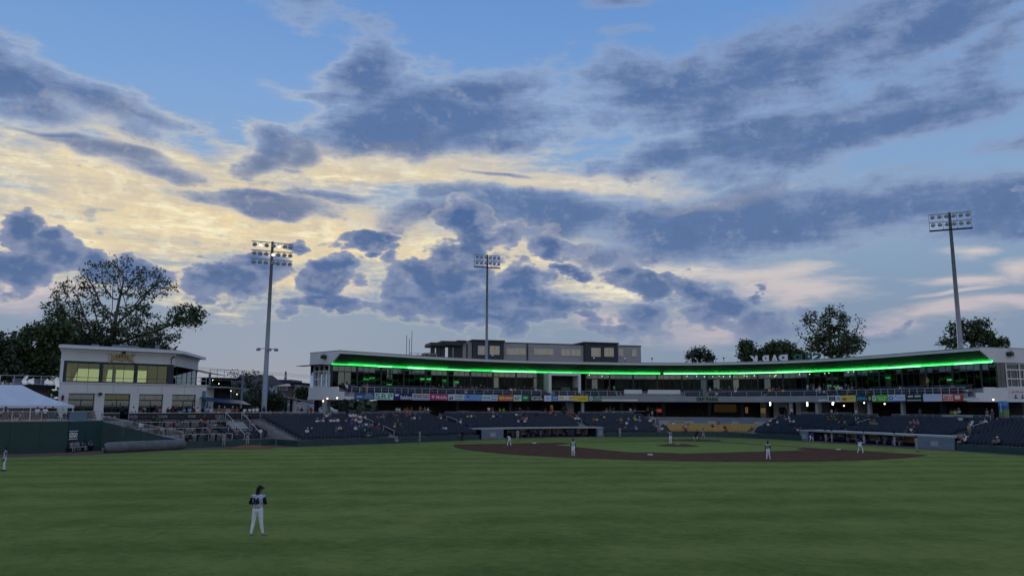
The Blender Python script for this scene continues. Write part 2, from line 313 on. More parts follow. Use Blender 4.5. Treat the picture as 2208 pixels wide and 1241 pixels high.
def s_at(u, o, z=0.):
    lo, hi = 2., SL[-1]-2
    for _ in range(45):
        mm = (lo+hi)/2
        if proj(PT(mm, o, z))[0] < u: lo = mm
        else: hi = mm
    return lo
def srange(s0, s1, ds=1.2):
    n = max(1, int(math.ceil((s1-s0)/ds))); return [s0+(s1-s0)*i/n for i in range(n+1)]
def sweep(mb, prof, s0, s1, ds=1.2, mi=0, cap=True):
    """closed (o,z) profile swept along the plan curve"""
    ss = srange(s0, s1, ds); n = len(prof); vs = [PT(s, o, z) for s in ss for o, z in prof]
    f = [(i*n+j, (i+1)*n+j, (i+1)*n+(j+1) % n, i*n+(j+1) % n) for i in range(len(ss)-1) for j in range(n)]
    if cap: f += [tuple(range(n)), tuple(range((len(ss)-1)*n+n-1, (len(ss)-1)*n-1, -1))]
    return mb.add(vs, f, mi)
def rect(o0, o1, z0, z1): return [(o0, z0), (o1, z0), (o1, z1), (o0, z1)]
# ================================================================ ground and field
def grass_mat(name, a, b, stripes=True):
    mt = bpy.data.materials.new(name); mt.use_nodes = True; nt = mt.node_tree; B = nt.nodes['Principled BSDF']; B.inputs['Roughness'].default_value = .85; B.inputs['Specular IOR Level'].default_value = 0.; B.inputs['Sheen Weight'].default_value = .22; B.inputs['Sheen Roughness'].default_value = .45; B.inputs['Sheen Tint'].default_value = (.55, .8, .3, 1)
    tc = nt.nodes.new('ShaderNodeTexCoord').outputs['Object']
    def N(sc, det, ro=.6, vec=tc, ds=0.):
        n = nt.nodes.new('ShaderNodeTexNoise'); nt.links.new(vec, n.inputs['Vector']); n.inputs['Scale'].default_value = sc; n.inputs['Detail'].default_value = det; n.inputs['Roughness'].default_value = ro; n.inputs['Distortion'].default_value = ds; return n.outputs['Fac']
    def M(op, x, y):
        n = nt.nodes.new('ShaderNodeMath'); n.operation = op
        for i, q in enumerate((x, y)):
            if isinstance(q, (int, float)): n.inputs[i].default_value = q
            else: nt.links.new(q, n.inputs[i])
        return n.outputs[0]
    def MR(x, lo, hi, c=0., d=1.):
        n = nt.nodes.new('ShaderNodeMapRange'); nt.links.new(x, n.inputs[0])
        for i, q in ((1, lo), (2, hi), (3, c), (4, d)): n.inputs[i].default_value = q
        return n.outputs[0]
    def MX(f, x, y):
        n = nt.nodes.new('ShaderNodeMix'); n.data_type = 'RGBA'; nt.links.new(f, n.inputs[0])
        for i, q in ((6, x), (7, y)):
            if isinstance(q, tuple): n.inputs[i].default_value = (*q, 1)
            else: nt.links.new(q, n.inputs[i])
        return n.outputs[2]
    big = N(.09, 5, .62, ds=.6); med = N(.5, 5, .65); pat = N(2.2, 4, .7); fine = N(9., 3, .7); blade = N(60., 2, .6)
    mp = nt.nodes.new('ShaderNodeMapping'); nt.links.new(tc, mp.inputs[0]); mp.inputs['Rotation'].default_value = (0, 0, R(64))
    st = nt.nodes.new('ShaderNodeTexWave'); nt.links.new(mp.outputs[0], st.inputs['Vector']); st.inputs['Scale'].default_value = .055; st.inputs['Distortion'].default_value = .8; st.inputs['Detail Scale'].default_value = .6
    mix = M('ADD', M('ADD', M('MULTIPLY', big, .26), M('ADD', M('MULTIPLY', med, .32), M('MULTIPLY', pat, .30))), M('ADD', M('MULTIPLY', fine, .26), M('MULTIPLY', st.outputs['Fac'], .07 if stripes else 0.)))
    c = MX(MR(mix, .49, .68), a, b)
    dry = MX(MR(M('ADD', M('MULTIPLY', med, .6), M('MULTIPLY', big, .5)), .62, .78, 0., .55), c, (b[0]*1.45, b[1]*1.12, b[2]*1.15))
    worn = MX(MR(N(.16, 6, .7, ds=1.), .66, .78, 0., .5), dry, (a[0]*1.5, a[1]*.86, a[2]*1.1))
    out = MX(MR(blade, .25, .75), worn, MX(MR(fine, .2, .8), c, worn)); nt.links.new(out, B.inputs['Base Color'])
    bp = nt.nodes.new('ShaderNodeBump'); bp.inputs['Strength'].default_value = .5; bp.inputs['Distance'].default_value = .04; nt.links.new(blade, bp.inputs['Height']); nt.links.new(bp.outputs[0], B.inputs['Normal'])
    MATS[name] = mt; return mt
M_grass = grass_mat('outfield_turf', (.046, .078, .017), (.150, .186, .050))
M_ingrass = grass_mat('infield_turf', (.090, .140, .034), (.165, .215, .058), False)  # raised albedo stands in for the paler look of grass at grazing angles
M_dirt = mat('infield_clay', (.112, .064, .045), .95, .22, .8, bump=.3, spec=0.)
M_track = mat('warning_track_grit', (.155, .108, .085), .95, .2, 1.1, bump=.3, spec=0.)
M_ground = mat('town_ground', (.045, .05, .038), .95, .4, .02, spec=0.)
M_white = mat('white_chalk', (.8, .8, .78), .7, .05)
def sheet(name, pts, z, m, parent=None):
    bm = bmesh.new(); vs = [bm.verts.new((p[0], p[1], z)) for p in pts]; f = bm.faces.new(vs); 
    if f.normal.z < 0 or sum(pts[i][0]*pts[(i+1) % len(pts)][1]-pts[(i+1) % len(pts)][0]*pts[i][1] for i in range(len(pts))) < 0: f.normal_flip()
    bmesh.ops.triangulate(bm, faces=bm.faces[:]); me = bpy.data.meshes.new(name); bm.to_mesh(me); bm.free(); me.materials.append(m)
    return inst(name, me, parent)
structure(sheet('ground', [(-3000, -3000), (3000, -3000), (3000, 3000), (-3000, 3000)], -.12, M_ground))
# the whole playing area lies on warning-track grit, turf sheets on top
trk = [PT(s, 6.5)[:2] for s in srange(8, s_at(640, 0)+1, 3)]+[PT(s, .6)[:2] for s in srange(s_at(640, 0)+1.2, SL[-1]-1, 2)]
trk += [(-75, 80), (-72, 128), (-40, 150), (20, 148), (62, 128), (82, 112)]
structure(sheet('warning_track', trk, -.004, M_track))
ge = [(-420, 1002), (-200, 993), (0, 986), (110, 983), (200, 980.5), (280, 976), (360, 971.6), (480, 967.5), (560, 965.5), (640, 963.6), (720, 961), (800, 958.3), (880, 955), (960, 951.8), (1010, 949.8)]
gp = [onz(u, v)[:2] for u, v in ge]+[PT(s, -2.2)[:2] for s in srange(s_at(1040, 0), s_at(2208, 0)+26, 2)]+[(-66, 80), (-62, 118), (-36, 140), (20, 138), (56, 118), (70, 104)]
structure(sheet('outfield_grass', gp, .0, M_grass))
def arc(cx, cy, r, a0, a1, n=40): return [(cx+r*math.cos(a0+(a1-a0)*i/n), cy+r*math.sin(a0+(a1-a0)*i/n)) for i in range(n+1)]
# skinned infield: 95 ft arc about the rubber, down to the foul lines, plus the running lanes and the home circle
ar = [(x, y) for x, y in arc(0, 18.44, 28.96, R(-32), R(212), 90) if y > abs(x)-1.6]
structure(sheet('infield_dirt', ar+[(-1.2, -.3), (1.2, -.3)], .004, M_dirt))
b1, b2, b3 = Vector((19.4, 19.4)), Vector((0, 38.8)), Vector((-19.4, 19.4))
gr = []
def corner(c, ang):   # infield grass is cut back in an arc round each base
    return arc(c[0], c[1], 4.0, ang-R(44), ang+R(44), 10)
gin = [(0, 4.6)]+[(4.0, 5.9)]+list(reversed(corner((19.4-1.0, 19.4), R(180))))+list(reversed(corner((0, 38.8-.8), R(270))))+list(reversed(corner((-19.4+1.0, 19.4), R(0))))+[(-4.0, 5.9)]
structure(sheet('infield_grass', gin, .008, M_ingrass))
structure(sheet('home_plate_dirt', arc(0, .2, 4.1, 0, R(350), 40), .012, M_dirt))
md = MB(); md.lathe([(2.75, .008), (2.4, .05), (1.2, .22), (.6, .25)], 28, 0, 18.0); structure(md.build('pitching_mound', M_dirt, smooth=True))
for sx in (1, -1):
    q = MB(); d = Vector((sx, 1)).normalized(); n = Vector((-d.y, d.x))*.05; a = d*1.4; e = d*(26.9 if sx > 0 else 26.9)
    q.add([(a.x-n.x, a.y-n.y, .016), (a.x+n.x, a.y+n.y, .016), (e.x+n.x, e.y+n.y, .016), (e.x-n.x, e.y-n.y, .016)], [(0, 3, 2, 1) if sx > 0 else (0, 3, 2, 1)]); structure(q.build('foul_line', M_white))
M_base = mat('base_canvas', (.82, .82, .8), .5, .04)
def base(x, y, rz, label, s=.40):
    mb = MB(); mb.box(0, 0, 0, s, s, .06); mb.box(0, 0, .06, s*.86, s*.86, .03)
    tag(mb.build('base', M_base, None, (x, y, .01), rz), label, 'base')
base(19.2, 19.4, R(45), 'white square first base bag on the brown infield dirt nearest the striped dugout')
base(0, 38.8, R(45), 'white second base bag lying alone on the wide dirt arc')
base(-19.2, 19.4, R(45), 'white third base bag beside the crouching third baseman')
hp = MB(); hp.prism([(-.22, -.05), (0, -.27), (.22, -.05), (.22, .17), (-.22, .17)], .013, .03); tag(hp.build('home_plate', M_base), 'white home plate in the dirt circle by the batter', 'plate')
rb = MB(); rb.box(0, 18.44, .245, .61, .15, .03); tag(rb.build('pitching_rubber', M_base), 'white pitching rubber on the mound', 'rubber')
bp_ = MB(); bx, by, _ = onz(541, 965.2); bp_.lathe([(2.6, .0), (2.1, .10), (1.2, .29), (.7, .32)], 24); o = structure(bp_.build('bullpen_mound', mat('mound_clay', (.22, .115, .07), .95, .15, .8, spec=0.), None, (bx, by, .0), smooth=True))
# ================================================================ seating bowl
SLE, SRE = s_at(733, 16.3, 13.3), s_at(2113, 16.3, 13.3)      # ends of the roofed stand
S640 = s_at(640, 0); SEND = s_at(2208, 0)+22
M_conc = mat('terrace_concrete', (.26, .27, .27), .9, .15, 1.5)
M_conc2 = mat('precast_concrete', (.36, .37, .37), .85, .12, .8)
M_seat = mat('navy_seat_plastic', (.008, .018, .044), .55, .12, 3.)
M_gold = mat('gold_seat_plastic', (.42, .27, .075), .5, .12, 3.)
M_pad = mat('green_wall_padding', (.016, .062, .062), .5, .18, 1.2)
M_pad2 = mat('dark_green_wall_board', (.012, .048, .046), .6, .22, .7)
M_rail = mat('galvanised_rail', (.45, .46, .46), .4, .08, 4., metal=.5)
M_railw = mat('pale_rail', (.55, .55, .54), .5, .08)
M_dark = mat('dark_steel', (.020, .026, .032), .8, .2, spec=.1)
M_black = mat('black_plastic', (.012, .012, .014), .5, .1)
M_whitew = mat('white_cladding', (.72, .73, .73), .6, .05, .6)
M_bluew = mat('blue_grey_board', (.16, .21, .27), .7, .12)
bowl = empty('seating_bowl', PT(s_at(1300, 5), 5), 0, 'curved lower bowl of navy seats wrapping round the infield', 'seating')
bowl_m = bowl.location.copy()
def inbowl(o): o.parent = bowl; o.location = Vector(o.location)-bowl_m; return o
NR, TR, RI, ZB = 13, .84, .20, .5
row_o = lambda r: .35+TR*r
row_z = lambda r: ZB+RI*r
def stair(r0, r1, zb=-.1, o_end=None):
    p = [(row_o(r0), zb)]
    for r in range(r0, r1): p += [(row_o(r), row_z(r)), (row_o(r+1), row_z(r))]
    p += [(o_end or row_o(r1), row_z(r1-1) if not o_end else row_z(r1-1)), (o_end or row_o(r1), zb)]
    return p
D1 = (s_at(1037, 0), s_at(1302, 0)); D3 = (s_at(1722, 0), s_at(2058, 0))       # dugout spans
H0, H1 = s_at(1438, 3.), s_at(1628, 3.)                                        # behind the plate
aisle_s = [s_at(u, 6., 1.5) for u in (802, 985, 1250, 1408, 1648, 1838, 2086)]
SW0 = s_at(575, 7, 1.)
for a, b, r0 in ((S640+.02, D1[0], 0), (D1[0]+.004, D1[1], 4), (D1[1]+.004, H0, 0), (H1, D3[0], 0), (D3[0]+.004, D3[1], 4), (D3[1]+.004, SEND, 0)):
    mb = MB(); sweep(mb, stair(r0, NR, o_end=11.6), a, b, 1.5); inbowl(mb.build('terrace', M_conc))
mb = MB(); sweep(mb, stair(0, 5), H0+.004, H1-.004, 1.5); inbowl(mb.build('terrace', M_conc))
for i, (o0, z) in enumerate(((row_o(5)+.01, 1.62), (6.3, 2.3), (8.2, 3.0))):
    w = 1.9 if i < 2 else 3.4
    mb = MB(); sweep(mb, rect(o0+.12, o0+w, -.1, z-.55), H0+.01+i*.02, H1-.01-i*.02, 1.5); inbowl(mb.build('club_tier', M_conc2))
    ss = srange(H0+.3+.5*i, H1-.3-.5*i, 3.1)
    for a, b in zip(ss, ss[1:]):
        if random.random() < .1: continue
        q = MB(); q.box(0, 0, 0, (b-a)*1.02-.06, .09, 1.0+random.choice((0, 0, .0, .12))); inbowl(q.build('tier_panel', M_bluew, None, PT((a+b)/2, o0+.05, z-.9), RZ((a+b)/2)))
# seats
def seat_mesh(name, m, down=False):
    mb = MB(); w = .46
    if down: mb.box(0, -.06, .42, w*.92, .4, .05, mi=1)
    for (y0, z0, y1, z1, t, ww) in ((.17, .34, .27, .86, .04, w), (.10, .40, .14, .74, .05, w*.92))[:1 if down else 2]:
        mb.add([(-ww/2, y0-t, z0), (ww/2, y0-t, z0), (ww/2, y0, z0), (-ww/2, y0, z0), (-ww/2, y1-t, z1), (ww/2, y1-t, z1), (ww/2, y1, z1), (-ww/2, y1, z1)], [(3, 2, 1, 0), (4, 5, 6, 7), (0, 1, 5, 4), (1, 2, 6, 5), (2, 3, 7, 6), (3, 0, 4, 7)])
    mb.box(0, .2, 0, .05, .05, .4); mb.box(w/2+.02, .08, .52, .03, .34, .05); mb.box(0, .12, .745, w*.9, .07, .03, mi=1) if not down else None; mb.box(0, .25, .862, w, .05, .03, mi=1)
    return mb
M_seatl = mat('seat_edge_highlight', (.032, .050, .082), .5, .1, 3.); M_goldl = mat('gold_edge_highlight', (.55, .40, .16), .45, .1, 3.)  # paler colour paints a sky highlight on seat top edges and lowered pans
SEATM = seat_mesh('seat', M_seat).mesh('seat', [M_seat, M_seatl]); SEATV = seat_mesh('seat', M_seat); SEATD = seat_mesh('seat', M_seat, True)
spots = []     # (x,y,z,rz,section)
def seat_line(s0, s1, o, z, sec, aisles=(), half=.68, gold=False):
    s = s0+.3
    while s < s1-.25:
        k = math.dist(PT(s, o), PT(s+.5, o))/.5
        if all(abs(s-a)*k > half for a in aisles):
            x, y, _ = PT(s, o); spots.append((x, y, z, RZ(s), sec, gold, s, o))
        s += .52/k
for r in range(NR):
    o, z = row_o(r)+.30, row_z(r)
    for a, b, sec in ((S640+.9, D1[0], 0), (D1[0], D1[1], 1), (D1[1], H0, 2), (H1, D3[0], 3), (D3[0], D3[1], 4), (D3[1], SEND, 5)):
        if sec in (1, 4) and r < 4: continue
        if sec == 2 and r > 3: b = s_at(1400, o, z)
        seat_line(a, b, o, z, sec, aisle_s)
    if r < 5: seat_line(H0, H1, o, z, 9, (), gold=True)
# small block of seats beside the picnic terrace, set back behind the bullpen
OB = 5.4
SB0, SB1 = s_at(486, 7.5, 1.2), S640-1.6
for r in range(6):
    seat_line(SB0, s_at(574+r*3, 6+.84*r, 1.), OB+.55+.84*r, .5+.2*r, 6)
    seat_line(s_at(610+r*4, 6+.84*r, 1.), S640+.4, OB+.55+.84*r, .5+.2*r, 7)
for r in range(6, 11): seat_line(s_at(612, OB+.84*r, 2.), S640+1.2, OB+.55+.84*r*.55, .5+.2*r, 7)
p = [(OB+.12, -.1)]
for r in range(6): p += [(OB+.15+.84*r, .5+.2*r), (OB+.15+.84*(r+1), .5+.2*r)]
p += [(OB+5.2, 1.7), (11.6, 1.7), (11.6, -.1)]
mb = MB(); sweep(mb, p, SB0-.3, S640, 1.5); inbowl(mb.build('terrace', M_conc))
cd = sorted(range(len(spots)), key=lambda i: (not (-20 < proj(spots[i][:3])[0] < 2215), (spots[i][0]-CX)**2+(spots[i][1]-CY)**2))
near = set(i for i in cd[:300] if not spots[i][5])
rest = {}
for i, sp in enumerate(spots):
    if i in near: inbowl(inst('seat', SEATM, None, sp[:3], sp[3]))
    else: rest.setdefault((sp[4]), []).append(sp)
def joined_seats(lst, m, name='seat_rows'):
    mb = MB(); g = random.Random(len(lst)); MI = []
    for x, y, z, rz, *_ in lst:
        sv = SEATD if g.random() < .22 else SEATV; V = sv.v; Fc = sv.f; MI += sv.m
        c, n = math.cos(rz), math.sin(rz); b = len(mb.v)
        mb.v += [(x+vx*c-vy*n, y+vx*n+vy*c, z+vz) for vx, vy, vz in V]; mb.f += [tuple(b+i for i in q) for q in Fc]
    mb.m = MI; o = mb.build(name, [m, M_goldl if m is M_gold else M_seatl]); o['kind'] = 'stuff'; return o
for sec, lst in rest.items(): inbowl(joined_seats(lst, M_gold if sec == 9 else M_seat))
# aisle steps and handrails
for a in aisle_s:
    mb = MB()
    for r in range(0, NR):
        if any(D[0]-.5 < a < D[1]+.5 for D in (D1, D3)) and r < 5: continue
        x, y, _ = PT(a, row_o(r)+.2); mb.box(x, y, row_z(r), 1.15, .38, .1, RZ(a))
    if mb.v: inbowl(mb.build('aisle_steps', M_conc2))
    rr = [r for r in (1, 4, 7, 10, 12) if not (any(D[0]-.5 < a < D[1]+.5 for D in (D1, D3)) and r < 5)]
    for r in rr:
        mb = MB(); x, y, z = PT(a+.5, row_o(r)+.3, row_z(r)); mb.tube([(x, y, z), (x, y, z+.9)], .03, 5); inbowl(mb.build('handrail_post', M_railw))
    for r, q in zip(rr, rr[1:]):
        if (rr.index(r)) % 2 == 0: mb = MB(); mb.tube([PT(a+.5, row_o(r)+.3, row_z(r)+.88), PT(a+.5, row_o(q)+.3, row_z(q)+.88)], .03, 5); inbowl(mb.build('handrail', M_railw))
# concrete stair with rails left of the first full section
st = empty('concrete_stair', PT(S640-3.0, 6), RZ(S640-3.), 'pale concrete stair with twin pipe handrails beside the bullpen seats', 'stairs'); L0 = Matrix.Translation(st.location) @ Matrix.Rotation(RZ(S640-3.), 4, 'Z')
mb = MB()
for k in range(13): mb.box(0, -.4+k*.42, -.1, 2.2, .425, .55+.2*k)
mb.build('steps', M_conc2, st)
for sx in (-1.1, 1.1):
    mb = MB(); mb.tube([(sx, -.5, 1.4), (sx, 2.2, 2.7)], .035, 5); mb.tube([(sx, 2.6, 2.9), (sx, 5.2, 4.1)], .035, 5)
    for yy in (-.4, 2.1, 2.7, 5.1): mb.tube([(sx, yy, .4+(yy+.4)*.476), (sx, yy, 1.42+(yy+.4)*.48)], .03, 5)
    mb.build('handrail', M_railw, st)
# ---------------------------------------------------------------- padded field wall, one object per pad
fw = empty('padded_field_wall', PT(s_at(1520, 0), 0), 0, 'low dark green padded wall in front of the lower seats', 'wall'); fwl = fw.location.copy()
q = MB(); q.box(0, .06, 0, 2.34, .16, .70); q.box(0, .06, .70, 2.34, .13, .05); PADM = q.mesh('pad', M_pad)
def pad(s, o, rz=None, loc=None):
    ob = inst('pad', PADM, fw, Vector(loc or PT(s, o, 0))-fwl, RZ(s) if rz is None else rz); return ob
def padrun(s0, s1, o):
    s = s0+1.2
    while s < s1:
        pad(s, o); k = math.dist(PT(s, o), PT(s+1, o)); s += 2.38/k
padrun(S640, D1[0]-.2, 0); padrun(D1[1]+.2, D3[0]-.2, 0); padrun(D3[1]+.3, SEND, 0)
S393 = s_at(396, OB); padrun(S393, S640-.2, OB)
for k in range(2): pad(0, 0, RZ(S640)+math.pi/2, PT(S640, 1.3+2.36*k, 0))
# ---------------------------------------------------------------- dugouts
M_navy = mat('navy_board', (.018, .030, .085), .6, .1)
M_post = mat('brown_poster', (.50, .29, .15), .6, .3, 1.2)
M_post2 = mat('cream_poster', (.74, .64, .50), .6, .2, 1.2)
M_white2 = mat('white_print', (.78, .79, .80), .6, .03)
M_orange = mat('amber_print', (.55, .26, .05), .6, .1)
def dugout(D, ui0, ui1, label, posters):
    e = empty('dugout', PT((D[0]+D[1])/2, 0), 0, label, 'dugout'); l = e.location.copy()
    def inn(o): o.parent = e; o.location = Vector(o.location)-l; return o
    i0, i1 = s_at(ui0, 0), s_at(ui1, 0)
    q = MB(); sweep(q, rect(.05, 3.72, 1.42, 1.62), D[0]+.3, D[1]-.05, 1.5); inn(q.build('roof', M_conc2))
    q = MB(); sweep(q, rect(3.45, 3.65, -.3, 1.39), D[0]+.3, D[1]-.05, 1.5); inn(q.build('back_wall', M_navy))
    q = MB(); sweep(q, rect(.25, 3.44, -.10, .012), i0, i1, 1.5); inn(q.build('floor', M_conc))
    for a, b in ((D[0]+.3, i0), (i1, D[1]-.05)):
        if b-a > .6:
            q = MB(); sweep(q, rect(.05, .25, 0, 1.39), a, b, 1.5); inn(q.build('end_wall', M_bluew))
            q = MB(); x, y, _ = PT((a+b)/2, .02); q.box(x, y, .35, min(1.1, (b-a)*.5), .05, .6, RZ((a+b)/2)); inn(q.build('wall_panel', M_conc2))
    for s in (i0+.1, i1-.1):
        q = MB(); x, y, _ = PT(s, 1.8); q.box(x, y, 0, .18, 3.2, 1.39, RZ(s)); inn(q.build('side_wall', M_navy))
    q = MB(); sweep(q, rect(2.3, 2.75, .40, .48), i0+.6, i1-.6, 1.5); inn(q.build('bench', M_dark))
    for z in (.55, .92):
        q = MB(); q.tube([PT(s, .05, z) for s in srange(i0+2.2, i1-2.2, 1.5)], .035, 5); inn(q.build('guard_rail', M_navy))
    for s in srange(i0+2.2, i1-2.2, 3.2):
        q = MB(); q.tube([PT(s, .05, 0), PT(s, .05, .95)], .035, 5); inn(q.build('rail_post', M_navy))
    ss = srange(i0+.4, i1-.4, 2.35)
    for k, (a, b) in enumerate(zip(ss, ss[1:])):
        kind = posters[k % len(posters)]; sm = (a+b)/2
        q = MB(); q.box(0, 0, 0, (b-a)*.94, .03, .86); o = inn(q.build('poster', {'M': M_navy, 'B': M_post, 'C': M_post2}[kind], None, PT(sm, 3.0, .46), RZ(sm)))
        if kind == 'M': text('MAU', .5, M_white2, o, (0, -.02, .45), 0, width=1.45, shear=.25, bold=.03)
        else:
            w = MB(); w.box(0, -.02, .30, 1.3, .02, .26); w.build('print', M_orange, o)
            w = MB(); w.box(-.2, -.02, .12, .9, .02, .07); w.build('print', M_white2, o)
    return e
dugout(D1, 1086, 1288, 'first base dugout under a pale flat roof with brown posters on its back wall', 'BMCMB')
dugout(D3, 1742, 1976, 'third base dugout under a pale flat roof with alternating navy and brown posters', 'BMCMBMC')

# ================================================================ roofed grandstand
ZC = 3.1
gs = empty('grandstand', PT(s_at(1480, 20), 22, ZC), 0, 'long curved two level grandstand with green lit roof edge and glass suites', 'grandstand'); gsl = gs.location.copy()
def ing(o, par=None): o.parent = par or gs; o.location = Vector(o.location)-gsl if par is None else o.location; return o
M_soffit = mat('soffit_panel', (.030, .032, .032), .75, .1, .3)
M_attic = mat('roof_membrane', (.42, .43, .43), .8, .08, .3)
M_mull = mat('window_mullion', (.016, .028, .034), .45, .1)
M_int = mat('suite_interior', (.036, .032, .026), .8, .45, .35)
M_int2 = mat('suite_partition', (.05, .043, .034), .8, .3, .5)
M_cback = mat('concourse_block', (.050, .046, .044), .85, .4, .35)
M_cfloor = mat('concourse_floor', (.20, .20, .20), .85, .1, .5)
M_slab = mat('slab_edge', (.30, .325, .35), .8, .1, .5)
M_col = mat('column_paint', (.36, .40, .44), .7, .1, .8)
M_glass = glass('suite_glass', (.42, .52, .48), 0., (.80, .92, .88), .05, 1.22)
M_glass2 = glass('upper_suite_glass', (.45, .55, .5), .12, (.82, .92, .86))
M_led = mat('green_led', (.02, .4, .08), .5, 0, emis=(.06, 1., .18), estr=2.6); M_addglow = mat('added_green_glow', (.02, .4, .08), .5, 0, emis=(.03, 1., .12), estr=26.)
q = MB(); sweep(q, [(16.36, 13.34), (24.6, 13.34), (24.6, 11.36), (18.75, 11.36), (16.36, 12.97)], SLE+.02, SRE-.02, 1.5); roof = ing(q.build('roof', M_attic))
q = MB(); sweep(q, rect(16.2, 16.35, 12.94, 13.36), SLE, SRE, 1.2); ing(q.build('fascia', M_whitew))
q = MB(); sweep(q, rect(16.12, 16.24, 13.361, 13.43), SLE-.05, SRE+.05, 1.2); ing(q.build('gutter', M_slab))
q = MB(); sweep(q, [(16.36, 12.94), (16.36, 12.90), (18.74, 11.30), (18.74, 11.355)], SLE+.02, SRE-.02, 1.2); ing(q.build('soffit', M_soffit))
rnd0 = random.Random(2); M_leds = [mat('green_led_%d' % i, (.02, .4, .08), .5, 0, emis=(.05+.05*i, 1., .16+.05*i), estr=s_) for i, s_ in enumerate((1.3, 2.2, 3.2, 4.2))]; M_addglows = [mat('added_green_glow_%d' % i, (.02, .4, .08), .5, 0, emis=(.03, 1., .12), estr=s_) for i, s_ in enumerate((12., 26., 40., 55.))]
lsegs = [SLE+.05, s_at(1424, 18.3, 11.4)-.02, s_at(1426, 18.3, 11.4)+.25, SRE-.05]
for a, b in ((lsegs[0], lsegs[1]), (lsegs[2], lsegs[3])):
    ss = srange(a, b, 3.1)
    for c, d in zip(ss, ss[1:]):
        q = MB(); sweep(q, rect(18.26, 18.29, 11.30, 11.45), c+.015, d-.015, 1.2); ls = ing(q.build('light_strip', rnd0.choice(M_leds)))
        q = MB(); sweep(q, rect(18.30, 18.60, 11.31, 11.34), c+.015, d-.015, 1.2, mi=0); o = ing(q.build('added_glow_tray', M_dark)); q = MB(); sweep(q, rect(18.32, 18.46, 11.345, 11.355), c+.015, d-.015, 1.2); ing(q.build('added_glow_strip', rnd0.choice(M_addglows)))  # hidden emitter added to strengthen green spill on the soffit; tray conceals it
# suite slab, parapet, stepped balcony
q = MB(); sweep(q, rect(13.22, 24.6, 5.98, 6.52), SLE+.02, SRE-.02, 1.5); ing(q.build('suite_slab', M_slab))
q = MB(); sweep(q, rect(13.2, 13.4, 5.9, 6.98), SLE+.03, SRE-.03, 1.2); ing(q.build('parapet', M_slab))
pr = [(13.41, 6.5)]
for k in range(4): pr += [(13.45+.98*k, 6.58+.29*k), (13.45+.98*(k+1), 6.58+.29*k)]
pr += [(17.37, 7.74), (18.5, 7.74), (18.5, 6.5)]
q = MB(); sweep(q, pr, SLE+.04, SRE-.04, 1.5); ing(q.build('balcony_steps', M_conc))
spots2 = []
up_aisles = [s_at(u, 15, 7.) for u in (790, 975, 1097, 1188, 1262, 1330, 1470, 1520, 1650, 1800, 1850, 1978, 2085)]
BX0, BX1 = s_at(1186, 15, 8.), s_at(1252, 15, 8.)          # broadcast box
keep = spots; spots = []
for k in range(4):
    o = 13.45+.98*k+.45
    for a, b in ((SLE+.9, BX0-.2 if k > 1 else BX1), (BX1 if k > 1 else BX1, s_at(1335, o, 7)), (s_at(1470, o, 7), SRE-.8)): seat_line(a, b, o, 6.58+.29*k, 20, up_aisles, .55)
us = spots; spots = keep; ing(joined_seats(us, M_seat, 'balcony_seats'))
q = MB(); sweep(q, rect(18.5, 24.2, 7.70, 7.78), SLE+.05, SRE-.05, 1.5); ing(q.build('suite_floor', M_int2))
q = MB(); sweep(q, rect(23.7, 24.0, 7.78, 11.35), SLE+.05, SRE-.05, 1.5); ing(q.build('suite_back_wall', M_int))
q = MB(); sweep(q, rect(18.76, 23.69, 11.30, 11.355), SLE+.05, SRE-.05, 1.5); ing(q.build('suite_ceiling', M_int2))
q = MB(); sweep(q, rect(24.3, 24.6, 6.52, 11.36), SLE+.05, SRE-.05, 2.); ing(q.build('rear_wall', M_attic))
for nm_, z0_, z1_ in (('wing_roof', 11.36, 13.34), ('wing_floor', 5.98, 6.52)): q = MB(); sweep(q, rect(24.604, 31, z0_, z1_), SRE-12, SRE-.02, 2.); ing(q.build(nm_, M_attic))
q = MB(); sweep(q, rect(30.7, 31, 6.524, 11.356), SRE-12, SRE-.05, 2.); ing(q.build('wing_rear_wall', M_attic))
# glazing: posts, transom, panes
OG = 18.62
mod = 1.19; kf = lambda s: math.dist(PT(s, OG), PT(s+.5, OG))/.5
gsx = [SLE+.15]
while gsx[-1] < SRE-.2: gsx.append(gsx[-1]+mod/kf(gsx[-1]))
def slabmesh(w, t, h, m, nm): q = MB(); q.box(0, 0, 0, w, t, h); return q.mesh(nm, m)
PM1 = slabmesh(mod-.07, .02, 2.40, M_glass, 'pane'); PM2 = slabmesh(mod-.07, .02, .80, M_glass2, 'pane'); PM3 = slabmesh(mod-.07, .02, 2.40, M_glass2, 'pane')
MM = slabmesh(.06, .09, 3.5, M_mull, 'mullion'); MP = slabmesh(.30, .22, 3.52, M_mull, 'window_post')
openb = [(s_at(a, OG, 9), s_at(b, OG, 9)) for a, b in ((1296, 1328), (1930, 2004))]
bxs = (s_at(1186, OG, 9), s_at(1252, OG, 9))
rnd = random.Random(3)
for i, s in enumerate(gsx):
    if bxs[0] < s < bxs[1]: continue
    ing(inst('window_post' if i % 4 == 0 else 'mullion', MP if i % 4 == 0 else MM, None, PT(s, OG, 7.775), RZ(s)))
    if i+1 < len(gsx):
        sm = (s+gsx[i+1])/2
        a = rnd.uniform(-.012, .012)
        if not any(x < sm < y for x, y in openb): ing(inst('pane', PM3 if rnd.random() < .25 else PM1, None, PT(sm, OG, 7.82), RZ(sm)+a, rnd.uniform(-.01, .01)))
        ing(inst('pane', PM2, None, PT(sm, OG, 10.36), RZ(sm)+a, rnd.uniform(-.01, .012)))
        if i % 8 == 4: q = MB(); q.box(0, 2.5, 0, .15, 4.9, 3.48); ing(q.build('partition', M_int2, None, PT(s, OG+.06, 7.79), RZ(s)))
